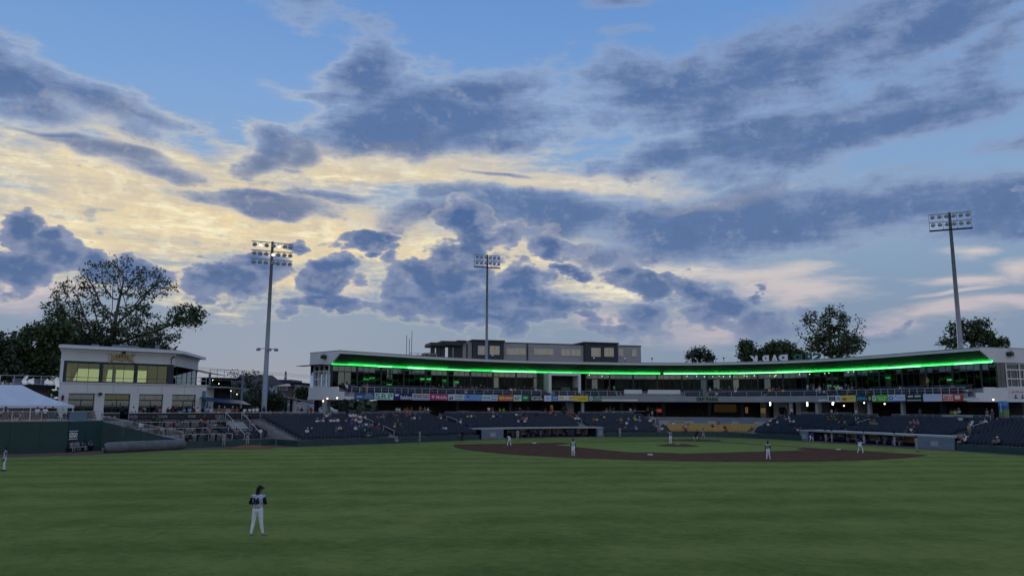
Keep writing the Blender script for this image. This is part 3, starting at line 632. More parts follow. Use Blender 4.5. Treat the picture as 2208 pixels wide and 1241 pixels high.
for a, b in ((SLE+.1, bxs[0]), (bxs[1], SRE-.1)):
    q = MB(); sweep(q, rect(18.58, 18.68, 10.26, 10.34), a, b, 1.2); ing(q.build('transom', M_mull))
    q = MB(); sweep(q, rect(18.56, 18.70, 11.17, 11.295), a, b, 1.2); ing(q.build('window_head', M_mull))
# pale blinds, lit walls and screens inside the suites
M_blind = mat('pale_blind', (.42, .44, .40), .8, .1); M_wood = mat('warm_wall', (.26, .14, .06), .7, .3, .8)
for u0, u1, z0, z1, mm in ((1330, 1353, 8.6, 11.1, M_blind), (1358, 1371, 8.3, 11.1, M_blind), (1396, 1424, 8.0, 10.6, M_wood), (1452, 1465, 8.6, 11.1, M_blind), (1472, 1512, 7.9, 11.1, M_blind), (1486, 1500, 7.9, 10.2, M_wood), (1544, 1585, 7.9, 11.1, M_blind), (1603, 1632, 8.0, 10.4, M_wood), (1648, 1662, 7.9, 11.1, M_blind), (1690, 1702, 8.0, 10.6, M_wood), (1925, 1942, 7.8, 11.2, M_int2), (1984, 2000, 8.2, 10.6, M_wood), (2045, 2075, 10.3, 11.1, M_blind), (850, 868, 9.6, 11.0, M_blind), (764, 776, 9.6, 10.2, M_blind), (1108, 1124, 8.3, 10.2, M_blind)):
    a, b = s_at(u0, 22, 9), s_at(u1, 22, 9); q = MB(); sweep(q, rect(21.9, 22.0, z0, z1), a, b, 1.); ing(q.build('suite_wall', mm))
# end walls of the stand (both ends): white gable, lower white band, glazed room with white gridded window
def EP(s, o, z, d, sg):
    x, y, _ = PT(s, o); n = NRM(s); t = (n[1], -n[0]); return (x+t[0]*d*sg, y+t[1]*d*sg, z)
M_wglass = glass('end_glass', (.14, .18, .18), .06, (.8, .9, .9))
for s, sg in ((SLE, -1), (SRE, 1)):
    def slab_(name, poly, d0, d1, m):
        q = MB(); a = [EP(s, o, z, d0, sg) for o, z in poly]; b = [EP(s, o, z, d1, sg) for o, z in poly]; n = len(poly)
        q.add(a+b, [tuple(range(n)), tuple(range(2*n-1, n-1, -1))]+[(i, n+i, n+(i+1) % n, (i+1) % n) for i in range(n)]); return ing(q.build(name, m))
    OE = 24.7 if sg < 0 else 31.2; g0, g1 = (19.0, 23.3) if sg < 0 else (20.7, 28.4)
    slab_('gable_wall', [(16.2, 12.93), (16.2, 13.37), (OE, 13.37), (OE, 11.33), (18.6, 11.33)], -.1, .12, M_whitew)
    slab_('gable_cap', [(16.15, 13.372), (16.15, 13.46), (OE+.05, 13.46), (OE+.05, 13.372)], -.1, .16, M_slab)
    slab_('band_wall', [(14.7, 6.26), (14.7, 7.08), (16.3, 7.08), (16.3, 7.86), (OE, 7.86), (OE, 6.26)], -.1, .12, M_whitew)
    slab_('floor_trim', [(13.15, 5.86), (13.15, 6.25), (OE+.1, 6.25), (OE+.1, 5.86)], -.1, .2, M_whitew)
    for o0, o1 in (((18.75, g0-.05),) if sg < 0 else ((18.75, 19.7), (19.75, g0-.05))): slab_('pane', [(o0, 7.88), (o0, 11.3), (o1, 11.3), (o1, 7.88)], -.02, .01, M_wglass)
    slab_('pane', [(g1+.2, 7.88), (g1+.2, 11.3), (OE-.15, 11.3), (OE-.15, 7.88)], -.02, .01, M_wglass)
    wf = slab_('window_backing', [(g0, 7.88), (g0, 11.3), (g1+.1, 11.3), (g1+.1, 7.88)], -.06, -.02, M_wglass)
    for o0 in (g0, g0+(g1-g0)*.33, g0+(g1-g0)*.66, g1): slab_('window_stile', [(o0, 7.88), (o0, 11.3), (o0+.18, 11.3), (o0+.18, 7.88)], .0, .1, M_whitew)
    for z0 in (7.88, 9.02, 10.28, 11.14): slab_('window_rail', [(g0+.185, z0), (g0+.185, z0+.16), (g1-.005, z0+.16), (g1-.005, z0)], .0, .09, M_whitew)
    for k in range(6):
        o0 = g0+(g1-g0)*(k+.7)/6.2
        slab_('glazing_bar', [(o0, 8.05), (o0, 10.27), (o0+.06, 10.27), (o0+.06, 8.05)], .0, .07, M_whitew)
    slab_('canopy', [(g0, 11.26), (g0, 11.325), (OE+1.8, 11.325), (OE+1.8, 11.26)], .13, 1.5 if sg < 0 else .2, M_dark)
    fx = empty('wall_floodlight', EP(s, 20.2 if sg < 0 else 21.5, 12.55, .3, sg), RZ(s), 'black floodlight on the white gable at the ' + ('bullpen' if sg < 0 else 'third base') + ' end of the stand', 'floodlight', None)
    q = MB(); q.box(0, 0, -.28, .75, .85, .56, .3); q.build('lamp_housing', M_black, fx); q = MB(); q.tube([(-.25, 0, .25), (-.25, 0, .5), (.25, 0, .5), (.25, 0, .25)], .05, 5); q.build('bracket', M_black, fx)
# broadcast box: white framed open room pushed forward
bb = empty('broadcast_box', PT((BX0+BX1)/2, 15.6, 7.1), RZ((BX0+BX1)/2), 'white framed open broadcast room projecting over the balcony', 'room')
wbb = (BX1-BX0)*1.08
for nm, x, z, sx, sz in (('side_wall', -wbb/2, 0, .5, 4.15), ('side_wall', wbb/2, 0, .5, 4.15), ('lintel', 0, 3.62, wbb-.5, .5)):
    q = MB(); q.box(x, 1.5, z, sx, 3.2, sz); q.build(nm, M_whitew, bb)
q = MB(); q.box(0, 1.5, .1, wbb-.52, 3.0, .55); q.build('floor', M_conc, bb); q = MB(); q.box(0, 3.0, .66, wbb-.52, .1, 2.95); q.build('back_wall', M_cback, bb)
q = MB(); q.box(0, .05, .66, wbb-.6, .04, .75); q.build('glass_front', M_glass, bb)
q = MB(); q.box(.4, .8, .66, 1.6, .6, .75); q.build('desk', M_white2, bb)
# white camera-well boards on the balcony
for u0, u1 in ((1346, 1384), (1397, 1467)):
    a, b = s_at(u0, 16.6, 8), s_at(u1, 16.6, 8); q = MB(); sweep(q, rect(16.55, 16.62, 7.25, 8.22), a, b, 1.); o = q.build('white_balcony_board', M_white2)
    tag(o, 'short plain white board on the upper balcony' if u0 < 1390 else 'long plain white board on the upper balcony', 'board')
# balcony railing
rl = empty('balcony_railing', PT(s_at(1480, 13.3), 13.3, 6.98), 0, 'pale post and rail balustrade along the front of the upper balcony', 'railing'); rll = rl.location.copy()
PMs = slabmesh(.06, .05, .86, M_railw, 'post')
s = SLE+.4
while s < SRE-.2: inst('post', PMs, rl, Vector(PT(s, 13.3, 6.981))-rll, RZ(s)); s += 1.42
for z in (7.82, 7.42):
    q = MB(); q.tube([PT(s, 13.3, z) for s in srange(SLE+.3, SRE-.3, 1.2)], .03 if z > 7.6 else .012, 5); o = q.build('rail', M_railw); o.parent = rl; o.location = -rll
# ---------------------------------------------------------------- concourse under the suites
q = MB(); sweep(q, rect(11.62, 34, -.1, ZC), S640+.02, SEND, 1.5); ing(q.build('concourse_floor', M_cfloor))
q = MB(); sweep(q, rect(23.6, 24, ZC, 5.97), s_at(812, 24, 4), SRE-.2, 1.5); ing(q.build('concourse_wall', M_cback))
for u0, u1, o in ((1220, 1237, 17.5), (1640, 1652, 20.), (1668, 1700, 20.), (1716, 1727, 18.), (1758, 1772, 18.5), (1842, 1850, 17.)):
    a, b = s_at(u0, o, 4.5), s_at(u1, o, 4.5); q = MB(); sweep(q, rect(o, o+2.5, ZC, 5.97), a, b, 1.); ing(q.build('concourse_pier', M_col))
CMs = slabmesh(.5, .5, 2.88, M_col, 'column'); CMd = slabmesh(.55, .55, 2.88, M_dark, 'column')
for u, o, mm in ((682, 23.8, CMd), (700, 19, CMs), (708, 22, CMs), (745, 14.2, CMd), (985, 14.2, CMd), (1100, 14.2, CMd), (1256, 14.2, CMs), (1340, 14.2, CMd), (1430, 14.2, CMd), (1530, 14.2, CMd), (1601, 15, CMd), (1706, 14.2, CMs), (1763, 14.2, CMs), (1876, 14.2, CMs), (1948, 14.4, CMs), (2034, 14.4, CMd), (2165, 15.5, CMs)):
    s = s_at(u, o, 4.5); ing(inst('column', mm, None, PT(s, o, ZC), RZ(s)))
cr_ = empty('concourse_railing', PT(s_at(1300, 11.5), 11.5, ZC), 0, 'grey rail with mesh panels along the top of the lower seats', 'railing'); crl = cr_.location.copy()
M_mesh = mat('rail_mesh', (.07, .085, .10), .7, .1)
PMc = slabmesh(.06, .06, .95, M_rail, 'post'); 
s = S640+1.; k = 0
while s < SEND-1:
    if not (H0-1 < s < H1+1) and all(abs(s-a) > .8 for a in aisle_s):
        inst('post', PMc, cr_, Vector(PT(s, 11.72, ZC))-crl, RZ(s))
        if all(abs(s+.75-a) > 1.3 for a in aisle_s) and s+1.5 < SEND:
            q = MB(); a_, b_ = Vector(PT(s+.05, 11.72, 0)), Vector(PT(s+1.45, 11.72, 0)); d_ = b_-a_
            q.box((a_.x+b_.x)/2, (a_.y+b_.y)/2, ZC+.1, d_.length, .02, .74, math.atan2(d_.y, d_.x)); q.tube([PT(s, 11.72, ZC+.94), PT(s+1.5, 11.72, ZC+.94)], .03, 5, mi=1)
            o = q.build('mesh_panel', [M_mesh, M_rail]); o.parent = cr_; o.location = -crl
    s += 1.5
for u0, u1 in ((818, 930), (990, 1010), (1125, 1165), (1185, 1208), (1300, 1392), (1718, 1768), (1810, 1830)):
    q = MB(); sweep(q, rect(12.3, 12.75, 4.15, 4.2), s_at(u0, 12.5, 4.2), s_at(u1, 12.5, 4.2), 1.); ing(q.build('drink_rail', M_conc2))
# small lit things on the concourse
M_menu = mat('lit_menu_board', (.1, .06, .03), .5, .6, 3., emis=(1., .55, .2), estr=.015)
M_red = mat('red_lit_sign', (.3, .03, .01), .5, 0, emis=(1., .12, .03), estr=.2)
M_amb = mat('amber_window', (.25, .15, .04), .5, 0, emis=(1., .62, .22), estr=.09)
def wallpiece(name, u0, u1, v0, v1, o, m, label, cat, group=None):
    a, b = s_at(u0, o, 4.5), s_at(u1, o, 4.5); sm = (a+b)/2; x, y, _ = PT(sm, o); z1, z0 = zat(x, y, v0), zat(x, y, v1); w = math.dist(PT(a, o), PT(b, o))
    e = empty(name, PT(sm, o, z0), RZ(sm), label, cat, group); q = MB(); q.box(0, 0, 0, w, .06, z1-z0); q.build('panel', m, e)
    q = MB()
    for x_, z_, sx, sz in ((0, -.05, w+.1, .05), (0, z1-z0, w+.1, .05), (-w/2-.025, 0, .05, z1-z0), (w/2+.025, 0, .05, z1-z0)): q.box(x_, 0, z_, sx, .1, sz)
    q.build('frame', M_dark, e); return e
wallpiece('menu_board', 1540, 1588, 871, 888, 23.3, M_menu, 'dim amber menu board on the concourse behind home plate', 'menu board')
wallpiece('lit_sign', 1415, 1428, 881, 888, 22.5, M_red, 'small glowing red sign in the dark concourse', 'sign')
wallpiece('wall_poster', 1363, 1372, 868, 879, 23.3, mat('red_poster', (.3, .06, .05), .6, .6, 2.), 'small red and white square poster on the concourse wall', 'poster')
wallpiece('lit_window', 1607, 1613, 877, 890, 21.5, M_amb, 'narrow amber lit doorway between concourse piers', 'doorway')
wallpiece('lit_window', 1640, 1651, 879, 890, 19.9, M_amb, 'square amber lit window with dark frame on a pale concourse pier', 'window')
wallpiece('lit_window', 1186, 1192, 873, 886, 22.5, M_amb, 'amber lit doorway on the concourse above the first base dugout', 'doorway')
wallpiece('concourse_door', 1680, 1693, 878, 892, 19.9, M_dark, 'dark door in the pale wall behind home plate concourse', 'door')
# blue and green painted column at the far end of the third base concourse
pc = empty('painted_column', PT(s_at(2165, 13.6, 4.5), 13.6, ZC), RZ(SRE), 'square column wrapped in blue, white and green graphics', 'column')
for z0, z1, c in ((0, .95, (.16, .17, .15)), (.95, 1.75, (.10, .22, .08)), (1.75, 2.2, (.03, .09, .32)), (2.2, 2.78, (.05, .26, .55))):
    q = MB(); q.box(0, 0, z0, .8, .8, z1-z0-.004); q.build('wrap_band', mat('wrap%d' % int(z0*100), c, .5, .3, 2.), pc)
q = MB(); q.box(-.05, -.42, 1.3, .18, .02, 1.3); q.build('wrap_stripe', mat('wrap_pale', (.3, .48, .62), .5, .2), pc)
# lamps
M_bulb = mat('warm_bulb', (.9, .8, .6), .4, 0, emis=(1., .74, .42), estr=7.)
q = MB(); q.lathe([(.02, .1), (.07, .07), (.1, 0), (.07, -.07), (.02, -.1)], 8); BULB = q.mesh('bulb', M_bulb, True); q = MB(); q.lathe([(.015, .12), (.015, .35)], 5); STEM = q.mesh('stem', M_dark)
def lamp(u, v, o, label, grp):
    s = s_at(u, o, 6.); x, y, _ = PT(s, o); z = zat(x, y, v); e = empty('hanging_lamp', (x, y, z), 0, label, 'lamp', grp); inst('bulb', BULB, e); inst('stem', STEM, e)
for u, v in ((697, 864), (706, 858.5), (727, 857.5), (757, 859), (1324, 863), (1343, 863), (1381, 863), (1393, 863), (1439, 864), (1446, 863.5), (1498, 863), (1550, 864), (1556, 864.5), (1605, 864), (1618, 865), (1657, 864), (1711, 864), (1736, 864), (1797, 867), (1819, 874), (1863, 868), (1907, 870), (2142, 861)):
    lamp(u, v, 14.6, 'glowing warm globe lamp hanging under the suite floor slab', 'globe lamps along the concourse')
for u, v in ((1260, 808), (1271, 806), (1299, 809), (1313, 809.5), (1483, 809), (1504, 809), (1521, 810), (1539, 810), (1553, 809), (1562, 810), (1576, 809), (1584, 810), (1607, 808), (1613, 809), (1629, 808), (1636, 809), (1663, 808), (1673, 809), (1676, 807), (1694, 807), (1698, 806), (1727, 805), (1745, 806), (1749, 804.5), (1782, 803), (1791, 802), (1801, 804), (1833, 800), (1845, 799), (1882, 798), (1895, 797), (1905, 799), (1911, 796), (2032, 796), (2050, 795)):
    lamp(u, v+1.5, 20.2, 'small bright warm lamp hanging inside the glass suites', 'lamps in the suites')
M_tube = mat('white_tube', (.9, .9, .9), .4, 0, emis=(1., .93, .78), estr=5.)
for u, v0, v1 in ((1661, 864, 874), (1741, 864, 875), (1796, 867, 873)):
    s = s_at(u, 15.2, 5.); x, y, _ = PT(s, 15.2); z0, z1 = zat(x, y, v1), zat(x, y, v0); q = MB(); q.lathe([(.03, 0), (.11, .04), (.11, z1-z0-.04), (.03, z1-z0)], 8); e = empty('tube_lamp', (x, y, z0), 0, 'upright white glowing tube lamp on the concourse behind home', 'lamp', 'upright tube lamps'); q.build('tube', M_tube, e, smooth=True)
    q = MB(); q.box(0, 0, z1-z0, .06, .06, .3); q.build('bracket', M_dark, e)
# ---------------------------------------------------------------- advertising banners
def cmat(c): return mat('ink_%02x%02x%02x' % c, srgb(*c), .6, .03)
def banner(u0, u1, bg, label, items=(), z0=5.92, z1=6.96, o=13.1, th=.05, cat='banner'):
    a, b = s_at(u0, o, 6.4), s_at(u1, o, 6.4); sm = (a+b)/2; pa, pb = Vector(PT(a, o, z0)), Vector(PT(b, o, z0)); w = (pb-pa).length-.03; c = (pa+pb)/2; rz = math.atan2(pb.y-pa.y, pb.x-pa.x); h = z1-z0
    e = empty('advertising_banner', c, rz, label, cat); q = MB(); q.box(0, 0, 0, w, th, h); q.build('panel', cmat(bg), e)
    k = 0
    for it in items:
        k += 1; y = -th/2-.004-.004*k
        if it[0] == 'T':
            _, s, cx, cy, tw, thh, c_ = it[:7]; text(s, thh*h, cmat(c_), e, (cx*w, y, (.5+cy)*h), 0, width=tw*w, shear=it[7] if len(it) > 7 else 0., bold=it[8] if len(it) > 8 else 0.)
        elif it[0] == 'W':           # a line of print too small to read
            _, cx, cy, rw, rh, c_, n = it; g = random.Random(int(u0)+k); x = cx*w-rw*w/2
            for i_ in range(n):
                bw = rw*w/n*g.uniform(.45, .8); bh = rh*h*g.uniform(.55, 1.); q = MB(); q.box(x+rw*w/n*.5, y, (.5+cy)*h-bh/2+g.uniform(-.05, .05)*h, bw, .006, bh); q.build('print', cmat(c_), e); x += rw*w/n
        elif it[0] == 'R':
            _, cx, cy, rw, rh, c_ = it; q = MB(); q.box(cx*w, y, (.5+cy-rh/2)*h, rw*w, .006, rh*h); q.build('print', cmat(c_), e)
        elif it[0] == 'E':
            _, cx, cy, rw, rh, c_ = it; pts = [(cx*w+rw*w/2*math.cos(t*.5236), y, (.5+cy)*h+rh*h/2*math.sin(t*.5236)) for t in range(12)]; q = MB(); q.extr(pts, (0, .005, 0)); q.build('print', cmat(c_), e)
    return e
WH = (225, 230, 238)
banner(765, 807, (52, 86, 132), 'steel blue banner with lines of small pale print and a logo block', [('R', -.27, -.1, .3, .34, (150, 175, 205)), ('R', .2, .25, .28, .13, (160, 185, 215)), ('R', .2, -.02, .48, .16, (150, 175, 205)), ('R', .2, -.28, .5, .12, (140, 165, 200))])
banner(807.3, 848, (196, 232, 222), 'pale mint banner with large dark green serif initials', [('T', 'S', -.33, 0, .24, .78, (58, 112, 92)), ('T', 'R', 0, 0, .26, .76, (58, 112, 92)), ('T', 'P', .34, 0, .22, .76, (58, 112, 92))])
banner(848.6, 888.5, (24, 22, 92), 'deep navy banner with white lower case lettering and a small white flag mark', [('T', 'leidos', .17, -.1, .6, .62, WH, 0, .02), ('R', -.36, .22, .16, .3, WH), ('R', -.27, .26, .1, .2, WH)])
banner(888.8, 926.5, (196, 202, 226), 'pale lilac banner with blocky gold and brown outlined lettering', [('R', 0, .12, .86, .42, (112, 92, 70)), ('W', 0, .12, .8, .34, (232, 196, 140), 9), ('R', 0, -.32, .9, .18, (150, 168, 224))])
banner(926.8, 965.5, (190, 34, 104), 'magenta banner with white lettering', [('T', 'T', -.33, 0, .13, .56, WH, 0, .03), ('R', -.33, .02, .2, .08, WH), ('T', 'Mobile', .14, 0, .6, .54, WH, 0, .01)])
banner(966, 1001.5, (206, 214, 224), 'white banner with a dark drawing and faint script', [('R', -.38, -.18, .1, .4, (60, 62, 60)), ('R', -.26, -.1, .09, .5, (80, 84, 80)), ('W', .15, .12, .5, .4, (120, 150, 180), 6), ('R', .18, -.3, .45, .14, (200, 150, 160))])
banner(1002, 1038, (120, 160, 222), 'light blue banner with one small dark blue mark near its top corner', [('R', -.3, .15, .18, .2, (40, 70, 130)), ('R', .05, -.28, .75, .06, (100, 140, 205))])
banner(1038.5, 1073, (196, 214, 232), 'pale blue white banner with grey script and two small print lines', [('W', -.22, -.02, .46, .34, (110, 125, 135), 7), ('R', .27, .2, .36, .12, (110, 125, 150)), ('R', .27, -.25, .34, .16, (90, 130, 200))])
banner(1074, 1106.5, (188, 88, 62), 'rust orange banner with a gold bar of lettering', [('R', -.28, .05, .32, .36, (232, 196, 92)), ('R', .2, .02, .54, .24, (240, 206, 120)), ('R', 0, -.3, .86, .14, (240, 170, 150))])
banner(1107.5, 1124.5, (214, 236, 232), 'small white banner with a large green number', [('T', '60', -.12, 0, .55, .74, (30, 120, 72), 0, .02), ('R', .3, .1, .2, .4, (150, 190, 190))])
banner(1124.8, 1141, (34, 116, 66), 'small green banner with pale green lettering', [('R', -.02, .08, .6, .34, (150, 220, 170)), ('R', -.02, -.25, .5, .12, (100, 180, 120))])
banner(1141.4, 1173, (20, 22, 34), 'black banner with two lines of white script', [('W', -.05, .2, .75, .3, WH, 10), ('W', 0, -.2, .75, .3, WH, 10), ('R', .43, -.2, .06, .16, (190, 180, 90))])
banner(1173.3, 1189, (206, 216, 244), 'small white banner with a tiny dark emblem', [('R', 0, .1, .12, .22, (50, 60, 110)), ('R', 0, -.15, .4, .06, (150, 165, 210))])
banner(1189.3, 1203, (70, 124, 190), 'small blue banner with pale wave pattern', [('R', .05, .1, .6, .3, (150, 196, 216)), ('R', 0, -.3, .8, .2, (130, 180, 200))])
banner(1203.3, 1236.5, (226, 228, 226), 'white banner with gold corners and a blue base line', [('R', -.3, .12, .3, .45, (226, 190, 80)), ('R', .33, .1, .26, .5, (232, 176, 70)), ('R', 0, -.42, 1., .12, (40, 60, 130))])
banner(1237, 1268, (226, 206, 74), 'bright yellow banner with orange script', [('W', .08, -.08, .62, .34, (206, 142, 40), 9)])
banner(1268.5, 1297, (96, 128, 118), 'grey green banner with a white round emblem', [('E', -.3, 0, .26, .72, (220, 230, 236)), ('E', -.3, 0, .14, .4, (110, 130, 150)), ('R', .22, .3, .3, .1, (200, 214, 210)), ('R', .2, -.1, .5, .3, (120, 160, 140))])
banner(1785, 1813, (218, 224, 232), 'white banner with four dark vertical pictures', [('R', -.33, .02, .14, .7, (40, 36, 50)), ('R', -.15, .02, .14, .7, (110, 80, 84)), ('R', .03, .02, .14, .7, (70, 60, 84)), ('R', .34, .05, .22, .5, (150, 170, 205))])
banner(1813.5, 1845.5, (230, 214, 104), 'pale yellow banner with a red orange crest', [('E', -.26, -.05, .36, .5, (206, 112, 60)), ('R', .2, .05, .4, .14, (206, 180, 80))])
banner(1846, 1880, (18, 40, 60), 'dark navy banner with bright teal block letters and a yellow badge', [('W', -.12, .02, .68, .56, (86, 186, 214), 7), ('E', .38, 0, .18, .62, (190, 190, 70)), ('R', -.12, -.38, .6, .08, (60, 130, 110))])
banner(1880.4, 1914.5, (92, 186, 52), 'bright lime green banner with a white disc and black bird shape', [('E', -.36, 0, .24, .8, WH), ('R', -.36, .03, .1, .24, (40, 44, 50)), ('W', .14, .14, .62, .24, (214, 240, 180), 9), ('R', .14, -.2, .42, .18, (200, 236, 170))])
banner(1915, 1952, (206, 216, 238), 'white banner with a blue oval and a blue base line', [('E', -.33, .04, .3, .56, (44, 84, 170)), ('E', -.33, .04, .2, .2, WH), ('R', -.04, .3, .14, .1, (90, 110, 140)), ('R', .24, .05, .36, .16, (170, 176, 205)), ('R', .0, -.42, 1., .12, (60, 100, 190))])
banner(1952.4, 1990.5, (18, 36, 38), 'blackish green banner with two bars of white capitals', [('R', -.2, .22, .3, .2, WH), ('R', .22, .24, .34, .2, WH), ('R', 0, -.32, .8, .12, (200, 210, 214))])
banner(1991, 2031.5, (206, 214, 240), 'wide plain white banner with faint grey lines', [('R', 0, .28, .84, .08, (180, 190, 216)), ('R', 0, -.05, .5, .05, (190, 200, 226))])
banner(2032, 2076, (198, 62, 58), 'red banner with white stacked lettering and a white ticket shape', [('R', -.2, .3, .5, .2, (240, 216, 210)), ('W', -.22, -.02, .52, .34, (246, 226, 220), 6), ('R', -.2, -.34, .5, .14, (240, 206, 200)), ('R', .26, .0, .26, .46, (240, 222, 214)), ('R', .26, .32, .3, .1, (226, 150, 120))])
# white trim strips where no banner hangs
for u0, u1 in ((737, 764), (1297.5, 1375), (1765, 1784.5), (2078, 2112)):
    q = MB(); sweep(q, rect(13.14, 13.19, 6.02, 6.34), s_at(u0, 13.15, 6.2), s_at(u1, 13.15, 6.2), 1.); ing(q.build('edge_trim', M_whitew))
# park name in raised green letters on the slab edge, and the roof sign seen from behind
s = s_at(1526, 13.1, 6.4); nm = empty('park_name_lettering', PT(s, 13.12, 6.02), RZ(s), 'raised dark green capitals on the grey slab edge behind home plate', 'lettering'); text('SRP PARK', .72, mat('sign_green', (.012, .085, .040), .5, .1), nm, (0, -.05, .42), 0, width=(s_at(1570, 13.1, 6.4)-s_at(1483, 13.1, 6.4))*1.12, bold=.035, ext=.05)
sA, sB = s_at(1617, 24.2, 14.), s_at(1772, 24.2, 14.); sm = (sA+sB)/2; rs = empty('roof_sign', PT(sm, 24.2, 13.4), RZ(sm), 'large rooftop letters seen from behind above the stand roof', 'sign'); pa, pb = Vector(PT(sA, 24.2, 0)), Vector(PT(sB, 24.2, 0)); wS = (pb-pa).length
for i, (ch, fx_) in enumerate(zip('KRAPPRS', (.045, .20, .34, .46, .66, .80, .93))):
    pp = Vector(PT(sA+(sB-sA)*fx_, 24.2, 13.35)); text(ch, 1.9, M_white2 if i < 4 else mat('roof_sign_green', (.02, .10, .07), .5, .1), rs, rs.matrix_world.inverted() @ pp if False else (Matrix.Rotation(-RZ(sm), 3, 'Z') @ (pp-Vector(PT(sm, 24.2, 13.4)))+Vector((0, 0, .75))), 0, width=1.7, mirror=True, bold=.03, ext=.1, name='letter')
q = MB(); sx_ = wS; q.box(0, .25, -.1, sx_, .1, .15); q.build('support_rail', M_dark, rs)
# long printed strip on the white band at the third base end: faint red lettering over dark silhouettes
e = empty('printed_band', EP(SRE, 24.8, 6.3, .14, 1), RZ(SRE)+math.pi/2, 'pale printed panel with faint red lettering and dark bird silhouettes on the white end wall', 'panel')
q = MB(); q.box(0, 0, 0, 8.2, .02, 1.45); q.build('panel', mat('cream_print', (.66, .64, .64), .6, .04), e)
for k in range(9):
    q = MB(); w_ = .3+.25*(k % 3); q.box(-3.2+.8*k, -.02, .85+.05*(k % 2), .62, .01, .2); q.build('print', mat('faint_red', (.42, .24, .22), .6, .05), e)
for k in range(6):
    q = MB(); x0 = -2.8+1.3*k; q.extr([(x0-.35, -.03, .05), (x0+.4, -.03, .05), (x0+.1, -.03, .3), (x0+.25, -.03, .55), (x0-.05, -.03, .6), (x0-.1, -.03, .28)], (0, .008, 0)); q.build('silhouette', M_navy, e)
# grey banner on the concourse rail, third base end
banner(2030, 2095, (150, 158, 156), 'grey sponsor banner with three rows of faint dark print tied to the concourse rail', [('R', 0, .25, .26, .12, (100, 110, 112)), ('R', 0, 0, .34, .12, (96, 106, 110)), ('R', 0, -.27, .5, .1, (96, 106, 110)), ('E', -.36, -.02, .16, .4, (130, 150, 130)), ('R', .36, 0, .2, .3, (120, 140, 144))], z0=3.2, z1=4.1, o=11.6)
# ================================================================ right-field corner, party deck, picnic terrace, club building
wA, wB, wC = Vector(onz(-190, 984)), Vector(onz(143, 974.3)), Vector(onz(216, 969))
ow = empty('outfield_wall', wB, 0, 'tall dark green outfield wall of upright boards', 'wall')
def wallrun(a, b, h0, h1, w, par, name, m, org):
    d = b-a; n = max(1, round(d.length/w)); rz = math.atan2(d.y, d.x)
    for i in range(n):
        p = a+d*((i+.5)/n); h = h0+(h1-h0)*((i+.5)/n); q = MB()
        hl, hr = h0+(h1-h0)*(i/n), h0+(h1-h0)*((i+1)/n); ww = d.length/n-.025
        q.add([(-ww/2, -.08, 0), (ww/2, -.08, 0), (ww/2, .08, 0), (-ww/2, .08, 0), (-ww/2, -.08, hl), (ww/2, -.08, hr), (ww/2, .08, hr), (-ww/2, .08, hl)], [(3, 2, 1, 0), (4, 5, 6, 7), (0, 1, 5, 4), (1, 2, 6, 5), (2, 3, 7, 6), (3, 0, 4, 7)])
        o = q.build(name, m, par, p-org, rz)
DZ = 3.22
wallrun(wA, wB, DZ, DZ, 2.44, ow, 'board', M_pad2, wB); wallrun(wB, wC, DZ, DZ, 2.44, ow, 'board', M_pad2, wB)
for a, b in ((wA, wB), (wB, wC)):
    d = b-a; q = MB(); c = (a+b)/2-wB; q.box(c.x, c.y, DZ+.002, d.length, .22, .07, math.atan2(d.y, d.x)); q.build('coping', M_conc2, ow)
wD = Vector(PT(S393, OB, 0))
sw = empty('sloping_wall', wC, 0, 'dark green wall sloping down from the outfield wall to the bullpen', 'wall'); wallrun(wC+(wD-wC)*.003, wD, 3.1, .78, 2.44, sw, 'board', M_pad2, wC)
def railing(name, pts, h, label, gap=.13, post=2.4, m=M_railw, picket=True):
    e = empty(name, pts[0], 0, label, 'railing'); o0 = Vector(pts[0])
    for a, b in zip(pts, pts[1:]):
        a, b = Vector(a), Vector(b); d = b-a; L = d.length; n = max(1, round(L/post))
        for i in range(n+1):
            p = a+d*(i/n)-o0; q = MB(); q.tube([p, p+Vector((0, 0, h))], .035, 5); q.build('post', m, e)
        for z in (h, .1):
            q = MB(); q.tube([a-o0+Vector((0, 0, z)), b-o0+Vector((0, 0, z))], .03, 5); q.build('rail', m, e)
        if picket:
            q = MB(); k = int(L/gap)
            for i in range(1, k):
                p = a+d*(i/k)-o0; q.tube([p+Vector((0, 0, .1)), p+Vector((0, 0, h))], .011, 4, cap=False)
            o = q.build('pickets', m, e); o['kind'] = 'stuff'
    return e
up = Vector((0, 0, 1))
railing('deck_railing', [wA+up*(DZ+.08), wB+up*(DZ+.08), wC+up*(DZ+.08)], .95, 'pale picket railing on top of the tall outfield wall')
railing('ramp_railing', [wC+up*2.75+Vector(NRM(S393)+(0,))*.4, wD+up*.85+Vector(NRM(S393)+(0,))*.4], 1.0, 'pale picket railing running down the sloping wall')
q = MB(); pp = wB+(wC-wB)*.12+up*(DZ+.1); d = wC-wB; q.box(0, -.06, 0, 2.5, .03, .9); o = q.build('rail_panel', M_bluew, None, wB+(wC-wB)*.24+up*(DZ+.1), math.atan2(d.y, d.x)); tag(o, 'plain grey panel fixed to the deck railing above the square sign', 'panel')
# the square black and white sign on the corner board
dd = wC-wB; rzc = math.atan2(dd.y, dd.x); sg = empty('wall_sign', wB+dd*.13+Vector((0, 0, 1.28)), rzc, 'square black sign with white block capitals on the outfield wall corner', 'sign')
q = MB(); q.box(0, -.1, 0, 1.25, .04, .98); q.build('panel', M_black, sg); text('EZGO', .52, M_white2, sg, (0, -.135, .49), 0, width=1.08, bold=.04)
for z in (.04, .86):
    q = MB(); q.box(0, -.13, z, 1.2, .02, .08); q.build('stripe', M_white2, sg)
